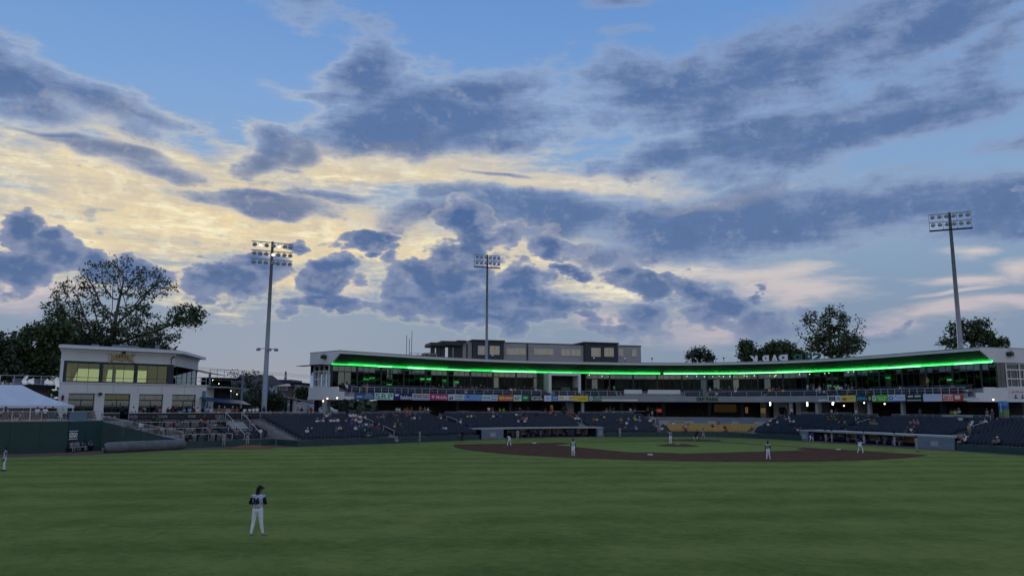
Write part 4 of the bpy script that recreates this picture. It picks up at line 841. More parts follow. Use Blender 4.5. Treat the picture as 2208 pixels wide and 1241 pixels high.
# decks and terraces
M_deck = mat('patio_concrete', (.24, .23, .22), .9, .15, .7)
sDk = s_at(262, 10, 3)
pd = empty('party_deck', wB, 0, 'raised concrete deck behind the tall outfield wall', 'deck')
outl = [wA+Vector((.3, -.2, 0)), wB+Vector((.3, -.1, 0)), wC+Vector((.3, 0, 0)), Vector(PT(sDk, 13)), Vector(PT(sDk, 36)), Vector(PT(3, 36)), Vector(PT(1, 22))]
q = MB(); q.prism([(p.x-wB.x, p.y-wB.y) for p in outl], 0, 2.98); q.build('deck_floor', M_deck, pd)
pt = empty('picnic_terrace', PT(s_at(420, 10), 10), 0, 'stepped concrete picnic terrace beside the bullpen', 'terrace'); ptl = pt.location.copy()
def inpt(o): o.parent = pt; o.location = Vector(o.location)-ptl; return o
tiers = ((5.62, 8.3, .55), (8.3, 11.2, 1.25), (11.2, 14.25, 1.95))
for o0, o1, z in tiers:
    q = MB(); sweep(q, rect(o0+.004, o1, -.1, z), sDk+.1, SB0-.35, 1.5); inpt(q.build('tier', M_deck))
q = MB(); sweep(q, rect(14.26, 36, -.1, 3.05), sDk+.1, S640-.02, 1.5); inpt(q.build('patio_floor', M_deck))
q = MB(); sweep(q, rect(11.3, 14.25, -.1, 2.6), SB0-.34, S640-5, 1.5); inpt(q.build('tier', M_deck))
for zz, oo, u0, u1 in ((1.25, 8.36, 290, 492), (1.95, 11.26, 300, 505), (.6, 5.75, 396, 500)):
    pts = [PT(s, oo, zz) for s in srange(s_at(u0, oo, zz), s_at(u1, oo, zz), 3.)]
    railing('terrace_railing', pts, .95, {8.36: 'pale pipe railing on the middle step of the picnic terrace', 11.26: 'pale pipe railing on the top step of the picnic terrace', 5.75: 'pale pipe railing on the lowest step of the picnic terrace'}[oo], post=2.2, picket=False)
M_table = mat('black_table', (.022, .022, .024), .5, .2)
def table_proto():
    t = empty('picnic_table', (0, 0, 0)); q = MB(); q.box(0, 0, .98, 1.7, .7, .06); q.build('table_top', M_table, t)
    for x in (-.6, .6): q = MB(); q.box(x, 0, 0, .08, .5, .98); q.build('leg', M_table, t)
    return t
def chair_proto():
    t = empty('high_chair', (0, 0, 0)); q = MB(); q.box(0, 0, .68, .42, .42, .05); q.build('seat', M_table, t)
    q = MB(); q.add([(-.2, .18, .73), (.2, .18, .73), (.2, .22, .73), (-.2, .22, .73), (-.2, .27, 1.2), (.2, .27, 1.2), (.2, .31, 1.2), (-.2, .31, 1.2)], [(3, 2, 1, 0), (4, 5, 6, 7), (0, 1, 5, 4), (1, 2, 6, 5), (2, 3, 7, 6), (3, 0, 4, 7)]); q.build('backrest', M_table, t)
    for x in (-.18, .18):
        for y in (-.18, .18): q = MB(); q.box(x, y, 0, .035, .035, .68); q.build('leg', M_table, t)
    return t
def copy_tree(o, loc, rz):
    c = o.copy(); link(c); c.location = loc; c.rotation_euler = (0, 0, rz)
    for ch in o.children: d = ch.copy(); link(d); d.parent = c
    return c
TP, CP = table_proto(), chair_proto(); first = [True, True]
def place(proto, i, loc, rz, label, cat, grp):
    if first[i]: o = proto; o.location = loc; o.rotation_euler = (0, 0, rz); first[i] = False
    else: o = copy_tree(proto, loc, rz)
    return tag(o, label, cat, grp)
for u, o_, z in ((322, 12.9, 1.95), (364, 12.9, 1.95), (420, 12.9, 1.95), (476, 12.9, 1.95), (530, 12.9, 2.6), (346, 9.9, 1.25), (405, 9.9, 1.25), (466, 9.9, 1.25), (415, 7.1, .55), (455, 7.1, .55)):
    s = s_at(u, o_, z); tier = {1.95: 'top', 2.6: 'seat block', 1.25: 'middle', .55: 'lowest'}[z]
    place(TP, 0, PT(s, o_, z), RZ(s), 'black high table on the %s step of the picnic terrace' % tier, 'table', 'high tables on the %s step' % tier)
    for d in (-1.25, 1.25):
        place(CP, 1, PT(s+d, o_+.1, z), RZ(s)+(-1 if d > 0 else 1)*math.pi/2*random.uniform(.8, 1.1), 'black high chair at a table on the %s step of the terrace' % tier, 'chair', 'high chairs on the %s step' % tier)
# picnic patio fence banners
M_ban = mat('charcoal_banner', (.020, .021, .026), .7, .1); M_grey = mat('grey_print', (.30, .29, .27), .7, .1); M_grey2 = mat('dim_print', (.10, .10, .105), .7, .1)
for u0, u1, n, lb in ((278, 573, 5, 'long charcoal fence banner repeating pale logo boxes and grey capitals'), (218, 257, 0, 'short charcoal fence banner with three pale marks beside the patio steps')):
    a, b = s_at(u0, 14.3, 3.5), s_at(u1, 14.3, 3.5); pa, pb = Vector(PT(a, 14.3, 3.08)), Vector(PT(b, 14.3, 3.08)); w = (pb-pa).length; e = empty('fence_banner', (pa+pb)/2, math.atan2(pb.y-pa.y, pb.x-pa.x), lb, 'banner')
    q = MB(); q.box(0, 0, 0, w, .05, .86); q.build('panel', M_ban, e); q = MB(); q.tube([(-w/2, 0, .9), (w/2, 0, .9)], .035, 5); q.build('top_rail', M_railw, e)
    for i in range(n):
        x = -w/2+w*(i+.42)/n; q = MB(); q.box(x-w/n*.28, -.035, .30, w/n*.27, .01, .3); q.build('logo_box', M_grey, e); text('EZGO', .2, M_ban, e, (x-w/n*.28, -.045, .45), 0, width=w/n*.22, bold=.02); text('PICNIC PATIO', .2, M_grey2, e, (x+w/n*.20, -.035, .45), 0, width=w/n*.5)
    if not n:
        for i in range(3): q = MB(); q.box(-w*.36+w*.3*i, -.035, .3, w*.12, .01, .26); q.build('print', M_grey, e)
# rolled tarp under a grey cover
ta, tb = Vector(onz(222, 976)), Vector(onz(398, 967)); ta += (wD-ta).normalized()*0
q = MB(); pts = []; rs_ = []; n = 26
for i in range(n+1):
    t = i/n; p = ta+(tb-ta)*t; r = .58+.012*math.sin(i*1.7)+.012*math.sin(i*3.3); r *= (.55 if i in (0, n) else 1); pts.append((p.x, p.y, .52)); rs_.append(r)
q.tube(pts, rs_, 14); q.v = [(x, y, max(.0, z)) for x, y, z in q.v]
tag(q.build('tarp_roll', mat('grey_tarp', (.13, .14, .145), .8, .3, 1.2, bump=.4), smooth=True), 'long field tarp roll under a wrinkled grey cover by the sloping wall', 'tarp')
bk = empty('ball_bucket', onz(237, 972), 0, 'black ball bucket on the dirt beside the tarp roll', 'bucket'); q = MB(); q.lathe([(.16, 0), (.21, .38), (.22, .4), (.18, .42)], 12); q.build('pail', M_black, bk)
# ---------------------------------------------------------------- two storey club building
OC = 21.; cs0, cs1, cs2 = s_at(133, OC, 9), s_at(374, OC, 9), s_at(440, OC, 6)
sm = (cs0+cs2)/2
club = empty('club_building', PT(sm, OC, 3.05), RZ(sm), 'white two storey club building with wide windows behind the picnic patio', 'building')
CM = Matrix.Translation(club.location) @ Matrix.Rotation(RZ(sm), 4, 'Z'); CMI = CM.inverted()
def cl(u, o, z): return CMI @ Vector(PT(s_at(u, o, z), o, z))
xL, xU, xR = cl(126, OC, 5).x, cl(374, OC, 9).x, cl(443, OC, 5).x
zof = lambda u, v: (zat(*PT(s_at(u, OC, 6), OC)[:2], v)-3.05)
zS, zT, zH, zR = zof(300, 827), zof(300, 752), zof(300, 783), zof(300, 776)
M_stucco = mat('white_stucco', (.66, .66, .64), .85, .06, .5, bump=.05); M_corn = mat('pale_cornice', (.70, .71, .72), .7, .04)
M_frame = mat('dark_frame', (.018, .026, .036), .5, .1); M_cglass = glass('club_glass', (.88, .93, .58), .04, (.9, .95, .8)); M_lglass = glass('club_lower_glass', (.20, .26, .24), .14, (.8, .9, .9))
M_croom = mat('club_room', (.16, .15, .12), .8, .3)
DEP = 11.
XA = xL+.25
def shr(p_):      # the plan fans out: the flanks run back at an angle to the front
    k_ = .34+.40*max(0., min(1.2, (p_[0]-xL)/(xU-xL))); return (p_[0]+max(0., p_[1]-.5)*k_, p_[1], p_[2])
def cb(name, x0, x1, y0, y1, z0, z1, m, par=None):
    q = MB(); q.box((x0+x1)/2, (y0+y1)/2, z0, x1-x0, y1-y0, z1-z0); q.v = [shr(p_) for p_ in q.v]; return q.build(name, m, par or club)
# lower storey front with four openings
lw = [cl(u, OC, 5).x for u in (146, 203, 224, 280, 299, 351, 370, 421)]
zl = zof(300, 849)
ed = [xL]+lw+[xR]
for i in range(0, 10, 2): cb('wall_pier', ed[i], ed[i+1], 0, .5, 0, zl, M_stucco)
cb('wall_band', xL, xR, 0, .5, zl+.002, zS-.08, M_stucco); cb('ledge', xL-.1, xR+.15, -.14, .5, zS-.078, zS+.04, M_corn)
cb('side_wall', xR-.45, xR, .502, DEP, 0, zS-.08, M_stucco); cb('side_wall', xL, xL+.4, .502, DEP, 0, zS-.08, M_stucco)
cb('floor_slab', xL, xR+3.0, .51, DEP, zS-.3, zS-.09, M_conc); cb('room_back', xL+.5, xR-.5, 5., 5.2, 0, zS-.4, M_croom)
for k in range(4):
    a, b = lw[2*k], lw[2*k+1]; wd = empty('window', (0, 0, 0)); wd.parent = club; wd.location = ((a+b)/2, .28, 0); W = b-a
    for x0, x1, z0, z1 in ((-W/2, -W/2+.08, 0, zl), (W/2-.08, W/2, 0, zl), (-.04, .04, .02, zl-.86), (-W/2+.08, W/2-.08, zl-.85, zl-.75), (-W/2+.08, W/2-.08, zl-.1, zl-.002)):
        q = MB(); q.box((x0+x1)/2, 0, z0, x1-x0, .1, z1-z0-.003); q.build('frame', M_frame, wd)
    for x0, x1 in ((-W/2+.09, -.05), (.05, W/2-.09)):
        q = MB(); q.box((x0+x1)/2, 0, .02, x1-x0, .02, zl-.9); q.build('pane', M_lglass, wd)
    q = MB(); q.box(0, 0, zl-.74, W-.2, .02, .62); q.build('pane', M_lglass if k != 1 else M_cglass, wd)
    for dx in ((0,) if k < 2 else (-W*.24, W*.24)): text('S', .38, M_grey, wd, (dx, -.04, zl-.42), 0, width=.26, bold=.02)
    if k == 1:
        for dx in (-.5, .5): q = MB(); q.box(dx, -.03, 0, .08, .06, 2.2); q.build('door_stile', M_frame, wd)
# upper storey: glass band, fascia, cornice
xu0, xu1 = cl(136, OC, 9).x, xU
uw = [cl(u, OC, 9).x for u in (143, 215, 222, 290, 297, 361)]
cb('sill_beam', xu0, xu1, .02, .3, zS+.045, zS+.16, M_frame); cb('head_beam', xu0, xu1, .02, .3, zH-.28, zH, M_frame)
ps = [xu0]+uw+[xu1]
for i in range(0, 8, 2): cb('window_post', ps[i], ps[i+1], .022, .32, zS+.162, zH-.282, M_frame)
for k in range(3):
    a, b = uw[2*k], uw[2*k+1]; wd = empty('window', (0, 0, 0)); wd.parent = club; wd.location = ((a+b)/2, .18, zS+.165); W = b-a; Hh = zH-zS-.45; zt = .22*Hh
    for i in range(3):
        w_ = W/3; x = -W/2+w_*(i+.5)
        for z0, z1 in ((0, zt-.03), (zt+.03, Hh)):
            q = MB(); q.box(x, 0, z0, w_-.05, .02, z1-z0); q.build('pane', M_cglass, wd)
        if i: q = MB(); q.box(x-w_/2, 0, 0, .05, .06, Hh); q.build('glazing_bar', M_frame, wd)
    q = MB(); q.box(0, 0, zt-.03, W, .061, .06); q.build('glazing_bar', M_frame, wd)
cb('corner_post', xu0-.28, xu0-.02, .0, .3, zS+.045, zH, M_corn)
# rear wall of the upper room has the same glass band so the evening sky shows through
cb('rear_sill', xu0, xu1, DEP-.3, DEP, zS+.045, zS+.5, M_croom); cb('rear_head', xu0, xu1, DEP-.3, DEP, zH-.5, zH, M_croom)
for fx in (.0, .31, .62, .97): cb('rear_post', xu0+(xu1-xu0)*fx, xu0+(xu1-xu0)*fx+.35, DEP-.29, DEP-.01, zS+.51, zH-.51, M_croom)
cb('rear_curtain', xu0+(xu1-xu0)*.58, xu1-.4, DEP-.5, DEP-.4, zS+.3, zH-.2, mat('curtain', (.20, .19, .14), .9, .3, 1.))
zW = zof(300, 762); cb('fascia_wall', xu0-.3, xu1+.02, .04, .4, zH+.003, zT-.4, M_stucco)
nb = 7; hb_ = (zT-.76-zH-.13)/nb
for i in range(nb): cb('siding_board', xu0-.3, xu1+.02, .005, .036, zH+.13+hb_*i, zH+.13+hb_*(i+1)-.03, M_stucco)
for i in range(1, 6): cb('joint_strip', xL+(xR-xL)*i/6-.02, xL+(xR-xL)*i/6+.02, -.004, -.001, zl+.1, zS-.1, M_conc)
cb('frieze', xu0-.42, xu1+.1, -.12, .4, zT-.75, zT-.41, M_corn); cb('string_course', xu0-.4, xu1+.05, -.06, .4, zH+.002, zH+.12, M_corn)
cb('side_fascia', xu1-.38, xu1+.02, .402, DEP, zH-.25, zT-.4, M_stucco); cb('side_fascia', xu0-.3, xu0+.1, .402, DEP, zS+.1, zT-.4, M_stucco)
cb('rear_fascia', xu0, xu1-.4, DEP-.4, DEP-.02, zH+.01, zT-.4, M_stucco)
cb('side_frieze', xu1+.022, xu1+.14, .402, DEP, zT-.75, zT-.41, M_corn)
cb('cornice', xu0-.95, xu1+.75, -.75, DEP+.6, zT-.4, zT-.02, M_corn); cb('roof', xu0-.6, xu1+.4, -.4, DEP+.3, zT-.018, zT+.06, M_attic)
for k in range(5):
    y0 = .5+2.05*k; cb('side_pane', xu1-.12, xu1-.10, y0+.06, y0+1.98, zS+.2, zH-.3, M_lglass); cb('side_post', xu1-.18, xu1-.05, y0-.04, y0+.05, zS+.05, zH-.26, M_frame)
q = MB(); q.tube([(xu1-.1, -.16, zT-.8), (xu1-.5, -.18, zT-1.1), (xu1-.5, -.18, zH+.1)], .09, 6); q.build('downpipe', M_frame, club)
for x, y, sx, sy, h in ((xu0+3.1, 3., .8, .8, .45), (xu0+6.3, 4, 2.8, 2, .6), (xu0+9., 4, 1.5, 1., .4), (xu0+10.5, 3., .5, .5, .8)): cb('roof_unit', x-sx/2, x+sx/2, y, y+sy, zT+.062, zT+.06+h, M_bluew)
for dx in (0, .55): q = MB(); q.tube([(xu1-1.+dx, 3, zT+.05), (xu1-1.+dx, 3, zT+1.5)], .03, 4); q.build('antenna', M_dark, club)
# terrace railing and awning on the upper right
for k in range(6): q = MB(); q.tube([(xu1+.4+k*(xR-xu1-.5)/5, .1, zS+.04), (xu1+.4+k*(xR-xu1-.5)/5, .1, zS+1.1)], .03, 5); q.build('railing_post', M_railw, club)
for z in (zS+1.1, zS+.6): q = MB(); q.tube([(xu1+.4, .1, z), (xR-.1, .1, z), (xR-.1, 6, z)], .025, 5); q.build('railing_rail', M_railw, club)
q = MB(); q.add([(xu1+.05, 1., zH-.1), (xu1+.05, DEP, zH-.1), (xu1+4.2, DEP, zH-.9), (xu1+4.2, 1.5, zH-.9)], [(0, 3, 2, 1)]); q.add([(xu1+.05, 1., zH-.16), (xu1+.05, DEP, zH-.16), (xu1+4.2, DEP, zH-.96), (xu1+4.2, 1.5, zH-.96)], [(0, 1, 2, 3)]); q.v = [shr(p_) for p_ in q.v]; q.build('awning', M_dark, club)
cb('blue_banner', xR-.62, xR-.1, -.05, -.02, zof(430, 885), zof(430, 842), mat('blue_cloth', (.10, .20, .34), .7, .2, 1.))
# gilded scroll-shaped emblem on the fascia
em = empty('scroll_emblem', CM @ Vector(((uw[2]+uw[3])/2+.15, -.1, (zH+zT-.75)/2+.02)), RZ(sm), 'gold scroll shaped emblem with a small bird crest on the club building', 'emblem')
eo = [(-1.75, .55), (-1.1, .35), (-.5, .5), (-.25, .62), (.1, .95), (.45, .9), (.5, .6), (1.0, .42), (1.3, .42), (1.45, .68), (1.8, .66), (1.75, .4), (1.55, .2), (1.5, -.25), (1.75, -.62), (1.3, -.5), (.7, -.28), (.35, -.45), (0, -.52), (-.4, -.42), (-.75, -.25), (-1.15, -.32), (-1.3, -.7), (-1.7, -.62), (-1.55, -.2), (-1.55, .2)]
for k_, nm_, mm_, yy in ((1.0, 'backing', mat('cream_rim', (.52, .49, .42), .6, .1), 0), (.86, 'scroll', mat('old_gold', (.34, .25, .10), .45, .45, 3.), -.06)):
    q = MB(); q.extr([(x*k_, yy-.06, z*k_+(1-k_)*.1) for x, z in reversed(eo)], (0, .06, 0)); q.build(nm_, mm_, em)
for x in (-.7, -.35, .0, .35, .7): q = MB(); q.box(x, -.14, -.1+.12*abs(x < .1), .16, .02, .42); q.build('raised_letter', mat('dark_print', (.10, .09, .08), .6, .2), em)
q = MB(); q.extr([(-.1, -.15, .55), (.3, -.15, .55), (.42, -.15, .85), (.1, -.15, .8)], (0, .03, 0)); q.build('crest', M_dark, em)
for u, v, lb in ((214, 849, 'round black speaker on the white wall between the club windows'),):
    p = cl(u, OC, 6); q = MB(); q.lathe([(.05, -.2), (.22, -.14), (.26, 0), (.22, .14), (.05, .2)], 10); tag(q.build('wall_speaker', M_black, None, CM @ Vector((p.x, -.28, zof(u, v)))), lb, 'speaker')
wl = empty('wall_lantern', CM @ Vector((xL+.35, -.14, zof(130, 858))), RZ(sm), 'small black lantern on the corner of the club building', 'lantern'); q = MB(); q.lathe([(.05, -.3), (.1, -.2), (.16, .2), (.05, .42)], 6); q.build('lantern_body', M_black, wl); q = MB(); q.box(0, .1, -.3, .06, .12, .4); q.build('bracket', M_black, wl)
# ---------------------------------------------------------------- marquee tent on the deck
tc_ = Vector(atdep(14, 873, 88)); rzt = RZ(8)-.12; tent = empty('marquee_tent', (tc_.x, tc_.y, 2.98), rzt, 'large white hipped marquee tent on the party deck', 'tent')
zE, zP = tc_.z-2.98, zat(tc_.x, tc_.y, 829)-2.98; hw, hd = 6.2, 4.2
M_tent = mat('tent_vinyl', (.62, .66, .72), .45, .06, .6)
ev = [(-hw, -hd), (hw, -hd), (hw, hd), (-hw, hd)]; v = [(x, y, zE) for x, y in ev]+[(-1.3, 0, zP), (1.3, 0, zP)]
q = MB()
def sag(a, b, c, d, n=8):    # slightly sagging cloth panel
    vs = []; 
    for i in range(n+1):
        for j in range(n+1):
            s_, t_ = i/n, j/n; p = (Vector(a)*(1-s_)+Vector(b)*s_)*(1-t_)+(Vector(d)*(1-s_)+Vector(c)*s_)*t_
            p.z -= .38*4*t_*(1-t_)*.6+.06*math.sin(s_*math.pi*4)*t_*(1-t_); vs.append(p)
    q.add(vs, [(i*(n+1)+j, (i+1)*(n+1)+j, (i+1)*(n+1)+j+1, i*(n+1)+j+1) for i in range(n) for j in range(n)])
sag(v[0], v[1], v[5], v[4]); sag(v[1], v[2], v[5], v[5]); sag(v[2], v[3], v[4], v[5]); sag(v[3], v[0], v[4], v[4])
q.build('canopy', M_tent, tent, smooth=True)
for (a, b) in zip(ev, ev[1:]+ev[:1]):
    q = MB(); c = Vector(((a[0]+b[0])/2, (a[1]+b[1])/2)); L = math.dist(a, b); q.box(c.x, c.y, zE-.28, L, .02, .275, math.atan2(b[1]-a[1], b[0]-a[0])); q.build('valance', M_tent, tent)
for x in (-hw+.1, -2, 2, hw-.1):
    for y in (-hd+.1, hd-.1): q = MB(); q.tube([(x, y, 0), (x, y, zE-.05)], .06, 6); q.build('pole', M_whitew, tent)
# raised walkway with blue-grey railing behind the tent
bk_ = empty('raised_walkway', PT(3, 27, 2.98), RZ(4), 'raised walkway with grey railing behind the marquee tent', 'walkway')
BM = Matrix.Translation(bk_.location) @ Matrix.Rotation(RZ(4), 4, 'Z')
xr_ = (BM.inverted() @ Vector(PT(s_at(128, 25, 7), 27, 0))).x; zw = zat(*PT(s_at(80, 27, 7), 27)[:2], 829)-2.98
q = MB(); q.box(xr_-15, 1.5, zw-.5, 30, 3, .5); q.build('walkway_floor', M_dark, bk_); q = MB(); q.box(xr_-15, 3.2, 0, 30, .3, zw-.5); q.build('wall', mat('tan_wall', (.20, .16, .13), .85, .15, .5), bk_)
for k in range(18): q = MB(); q.box(xr_-.2-1.5*k, .1, zw, .07, .07, 1.1); q.build('railing_post', M_railw, bk_)
for z in (.08, 1.1): q = MB(); q.box(xr_-13, .1, zw+z, 26, .06, .06); q.build('rail', M_railw, bk_)
for k in range(9): q = MB(); q.box(xr_-1.5-2.6*k, 1.6, zw, .9, .9, .8); q.build('stacked_furniture', M_bluew, bk_)
# ---------------------------------------------------------------- dark covered stair right of the club building
sx = empty('covered_stair', atdep(478, 880, 116), RZ(sm), 'dark covered outdoor stair with string lights beside the club building', 'stairs')
q = MB()
for k in range(14): q.box(-2.4+.34*k, 0, 0, .34, 2.2, .35*(14-k)*.85)
q.build('flight', M_dark, sx)
for x in (-2.6, 2.4): q = MB(); q.box(x, -1.2, 0, .25, .25, 5.); q.build('post', M_bluew, sx)
q = MB(); q.box(-.1, 0, 4.2, 5.4, 2.6, .3); q.build('landing', M_dark, sx)
for k in range(6): q = MB(); q.box(-2.6+k*1.05, -1.3, 4.5, .05, .05, 1.1); q.build('railing_post', M_bluew, sx)
q = MB(); q.box(-.1, -1.3, 5.6, 5.4, .06, .06); q.build('rail', M_bluew, sx)
q = MB(); q.box(-.4, 1.5, 0, 4.6, .1, 4.2); q.build('screen', M_dark, sx)
q = MB()
for k in range(5):
    inst('bulb', BULB, sx, (-2.2+.95*k, -1.35, 4.1-.5*k)).scale = (.55, .55, .55)
# navy serving tent below the stair
nt_ = empty('navy_awning', atdep(486, 888, 110), RZ(sm), 'low navy awning above the patio crowd', 'awning'); q = MB(); q.add([(-3.2, -1, 1.5), (3.2, -1, 1.0), (3.2, 1.5, 1.6), (-3.2, 1.5, 2.1), (-3.2, -1, 1.55), (3.2, -1, 1.05), (3.2, 1.5, 1.65), (-3.2, 1.5, 2.15)], [(3, 2, 1, 0), (4, 5, 6, 7), (0, 1, 5, 4), (1, 2, 6, 5), (2, 3, 7, 6), (3, 0, 4, 7)]); q.build('cloth', M_navy, nt_)
for x in (-3, 3): q = MB(); q.box(x, -.9, -1.2, .08, .08, 2.3 if x > 0 else 2.7); q.build('post', M_dark, nt_)
# ================================================================ town behind the park
CAMRZ = math.atan2(-math.sin(-YAW)*-1 if False else RT.y, RT.x)
def facing(u, v, D): p = Vector(atdep(u, v, D)); return p
def px2m(D): return D/F*1.02
M_roofs = mat('grey_shingle', (.055, .060, .062), .9, .2, 1.); M_side = mat('pale_siding', (.42, .46, .50), .8, .08, .5); M_brown = mat('brown_brick', (.095, .075, .068), .85, .2, .8); M_sidew = mat('white_siding', (.60, .62, .65), .8, .05, .5)
M_wpane = mat('dull_window', (.10, .12, .14), .15, .3, .5)
M_trimw = mat('white_trim', (.62, .63, .64), .7, .04)
def house(u0, u1, ve, vr, D, wall, roof, label, hip=.25, depth=10., wins=(), flat=False, name='house'):
    """box house: eaves at row ve, ridge at row vr, standing on the ground at distance D"""
    a, b = Vector(atdep(u0, ve, D)), Vector(atdep(u1, ve, D)); W = (b-a).length; c = (a+b)/2; e = empty(name, (c.x, c.y, -.1), math.atan2(b.y-a.y, b.x-a.x), label, 'building'); H = c.z+.1; HR = zat(c.x, c.y, vr)+.1
    q = MB(); q.box(0, depth/2, 0, W, depth, H); q.build('wall', wall, e)
    ov = .5
    if flat: q = MB(); q.box(0, depth/2, H+.002, W+.6, depth+.6, max(.25, HR-H)); q.build('roof', roof, e)
    else:
        q = MB(); v = [(-W/2-ov, -ov, H), (W/2+ov, -ov, H), (W/2+ov, depth+ov, H), (-W/2-ov, depth+ov, H), (-W/2+W*hip, depth/2, HR), (W/2-W*hip, depth/2, HR)]; q.add([(x, y, z+.004) for x, y, z in v], [(0, 1, 5, 4), (1, 2, 5), (2, 3, 4, 5), (3, 0, 4), (3, 2, 1, 0)]); q.build('roof', roof, e)
    for (wu0, wu1, wv0, wv1) in wins:
        x0 = (wu0-u0)/(u1-u0)*W-W/2; x1 = (wu1-u0)/(u1-u0)*W-W/2; z1, z0 = zat(c.x, c.y, wv0)+.1, zat(c.x, c.y, wv1)+.1
        f = MB(); f.box((x0+x1)/2, -.02, z0-.08, x1-x0+.2, .08, z1-z0+.16); fo = f.build('window', M_trimw, e); f = MB(); f.box((x0+x1)/2, -.075, z0, x1-x0, .03, z1-z0); f.build('pane', M_wpane, fo)
    return e
wins = [(505+15*i, 512+15*i, 832+14*j, 840+14*j) for i in range(4) for j in range(3)]
house(490, 576, 829, 806, 190, M_side, M_roofs, 'long house with grey hipped roof and pale siding behind the patio trees', .1, 14, wins)
house(585, 626, 828, 818, 205, M_sidew, M_navy, 'flat roofed white upper block with dark blue parapet behind the brown house', flat=True, wins=[(588, 594, 836, 844), (600, 606, 836, 844)])
house(598, 628, 832, 826, 180, M_brown, M_navy, 'brown brick house with low dark blue hipped roof', .2, 9, [(603, 608, 834, 840), (613, 619, 834, 840)])
house(629, 648, 829, 824, 182, M_sidew, M_dark, 'narrow tall pale apartment block with two columns of windows', flat=True, depth=16, wins=[(631+9*i, 636+9*i, 833+12*j, 840+12*j) for i in range(2) for j in range(3)])
house(562, 606, 862, 846, 150, M_sidew, M_roofs, 'small white gabled house half hidden by shrubs', .02, 8)
house(648, 660, 862, 858, 140, M_side, M_dark, 'pale grey service shed near the end of the stand', flat=True, depth=5)
house(584, 612, 877, 872, 135, mat('beige_block', (.38, .36, .31), .8, .1), M_conc2, 'beige concession hut with dark serving opening', flat=True, depth=4, wins=[(597, 608, 880, 888)])
cz = empty('shed_canopy', atdep(635, 868, 132), CAMRZ, 'sloping dark canopy on two posts near the end of the stand', 'canopy')
q = MB(); q.add([(-3.2, -1, 1.1), (3.4, -1, -.1), (3.4, 2, -.1), (-3.2, 2, 1.1), (-3.2, -1, 1.25), (3.4, -1, .05), (3.4, 2, .05), (-3.2, 2, 1.25)], [(3, 2, 1, 0), (4, 5, 6, 7), (0, 1, 5, 4), (1, 2, 6, 5), (2, 3, 7, 6), (3, 0, 4, 7)]); q.build('roof', M_dark, cz)
for x in (-1.6, -.7): q = MB(); q.box(x, .5, -6, .35, .35, 6.6); q.build('post', M_dark, cz)
# hotel behind the stand
HD = 190.
def hot(u, v): return Vector(atdep(u, v, HD))
hA, hB = hot(1000, 750), Vector(atdep(1382, 750, HD+14)); hd_ = hB-hA; hd_.z = 0; hrz = math.atan2(hd_.y, hd_.x); hotel = empty('hotel', ((hA.x+hB.x)/2, (hA.y+hB.y)/2, -.1), hrz, 'long grey hotel with two charcoal window bays rising behind the stand roof', 'building')
HM = (Matrix.Translation(hotel.location) @ Matrix.Rotation(hrz, 4, 'Z')); HI = HM.inverted()
def hx(u):   # local x where the facade plane is seen at column u
    lo, hi = -60., 60.
    for _ in range(40):
        m_ = (lo+hi)/2
        if proj(HM @ Vector((m_, 0, 20)))[0] < u: lo = m_
        else: hi = m_
    return lo
def hz(u, v): p = HM @ Vector((hx(u), 0, 0)); return zat(p.x, p.y, v)+.1
M_hg = mat('hotel_grey', (.40, .385, .385), .85, .05, .4); M_hd = mat('hotel_charcoal', (.052, .056, .068), .8, .1, .4); M_hw = mat('lit_blind', (.42, .41, .33), .6, .1, emis=(1., .9, .6), estr=.06)
def hb(name, u0, u1, v0, y0, y1, m, par=None, z0=0., v1=None):
    x0, x1 = hx(u0), hx(u1); um = (u0+u1)/2; zt = hz(um, v0); zb = z0 if v1 is None else hz(um, v1); q = MB(); q.box((x0+x1)/2, (y0+y1)/2, zb, x1-x0, y1-y0, zt-zb); return q.build(name, m, par or hotel)
hb('wall', 998, 1018, 737, 0, 12, M_hg); hb('wall', 1085, 1258, 740.5, 0, 12, M_hg); hb('wall', 1330, 1382, 745, 0, 12, M_hg)
hb('parapet_cap', 1085.5, 1257.5, 739.6, -.15, 12.1, M_hd, v1=741.2); hb('parapet_cap', 1331, 1383, 744, -.15, 12.1, M_hd, v1=745.6)
for u0, u1, vt in ((1018.5, 1084.5, 733), (1258.5, 1329.5, 738)):
    hb('bay_wall', u0, u1, vt+2, -.8, 11.9, M_hd); hb('bay_cap', u0-3, u1+2, vt, -1.1, 12, mat('hotel_cap', (.034, .037, .046), .8, .1), v1=vt+3)
for (a, b, c, d) in ((1030, 1046, 747, 764), (1055, 1074, 747, 764), (1092, 1110, 752, 764), (1112, 1132, 752, 764), (1152, 1170, 753, 764), (1172, 1192, 753, 764), (1211, 1228, 754, 766), (1232, 1251, 754, 766), (1273, 1291, 751, 768), (1301, 1319, 751, 768), (1334, 1342, 753, 767), (1363, 1371, 754, 768)):
    yy = -.8 if (1018 < a < 1084 or 1258 < a < 1329) else 0.
    f = hb('window', a-1, b+1, c-1, yy-.12, yy-.002, M_trimw, v1=d+1); x0, x1 = hx(a), hx(b); z1, z0 = hz((a+b)/2, c), hz((a+b)/2, d); n = 3
    for i in range(n):
        q = MB(); w_ = (x1-x0)/n; q.box(x0+w_*(i+.5), yy-.13, z0, w_-.08, .03, z1-z0); q.build('pane', M_hw if (int(a)+i) % 3 else mat('amber_blind', (.40, .32, .18), .6, .1, emis=(1., .75, .35), estr=.08), f)
for u in (1007, 1137): f = hb('downpipe', u-1.2, u+1.2, 741, -.3, -.004, M_hd)
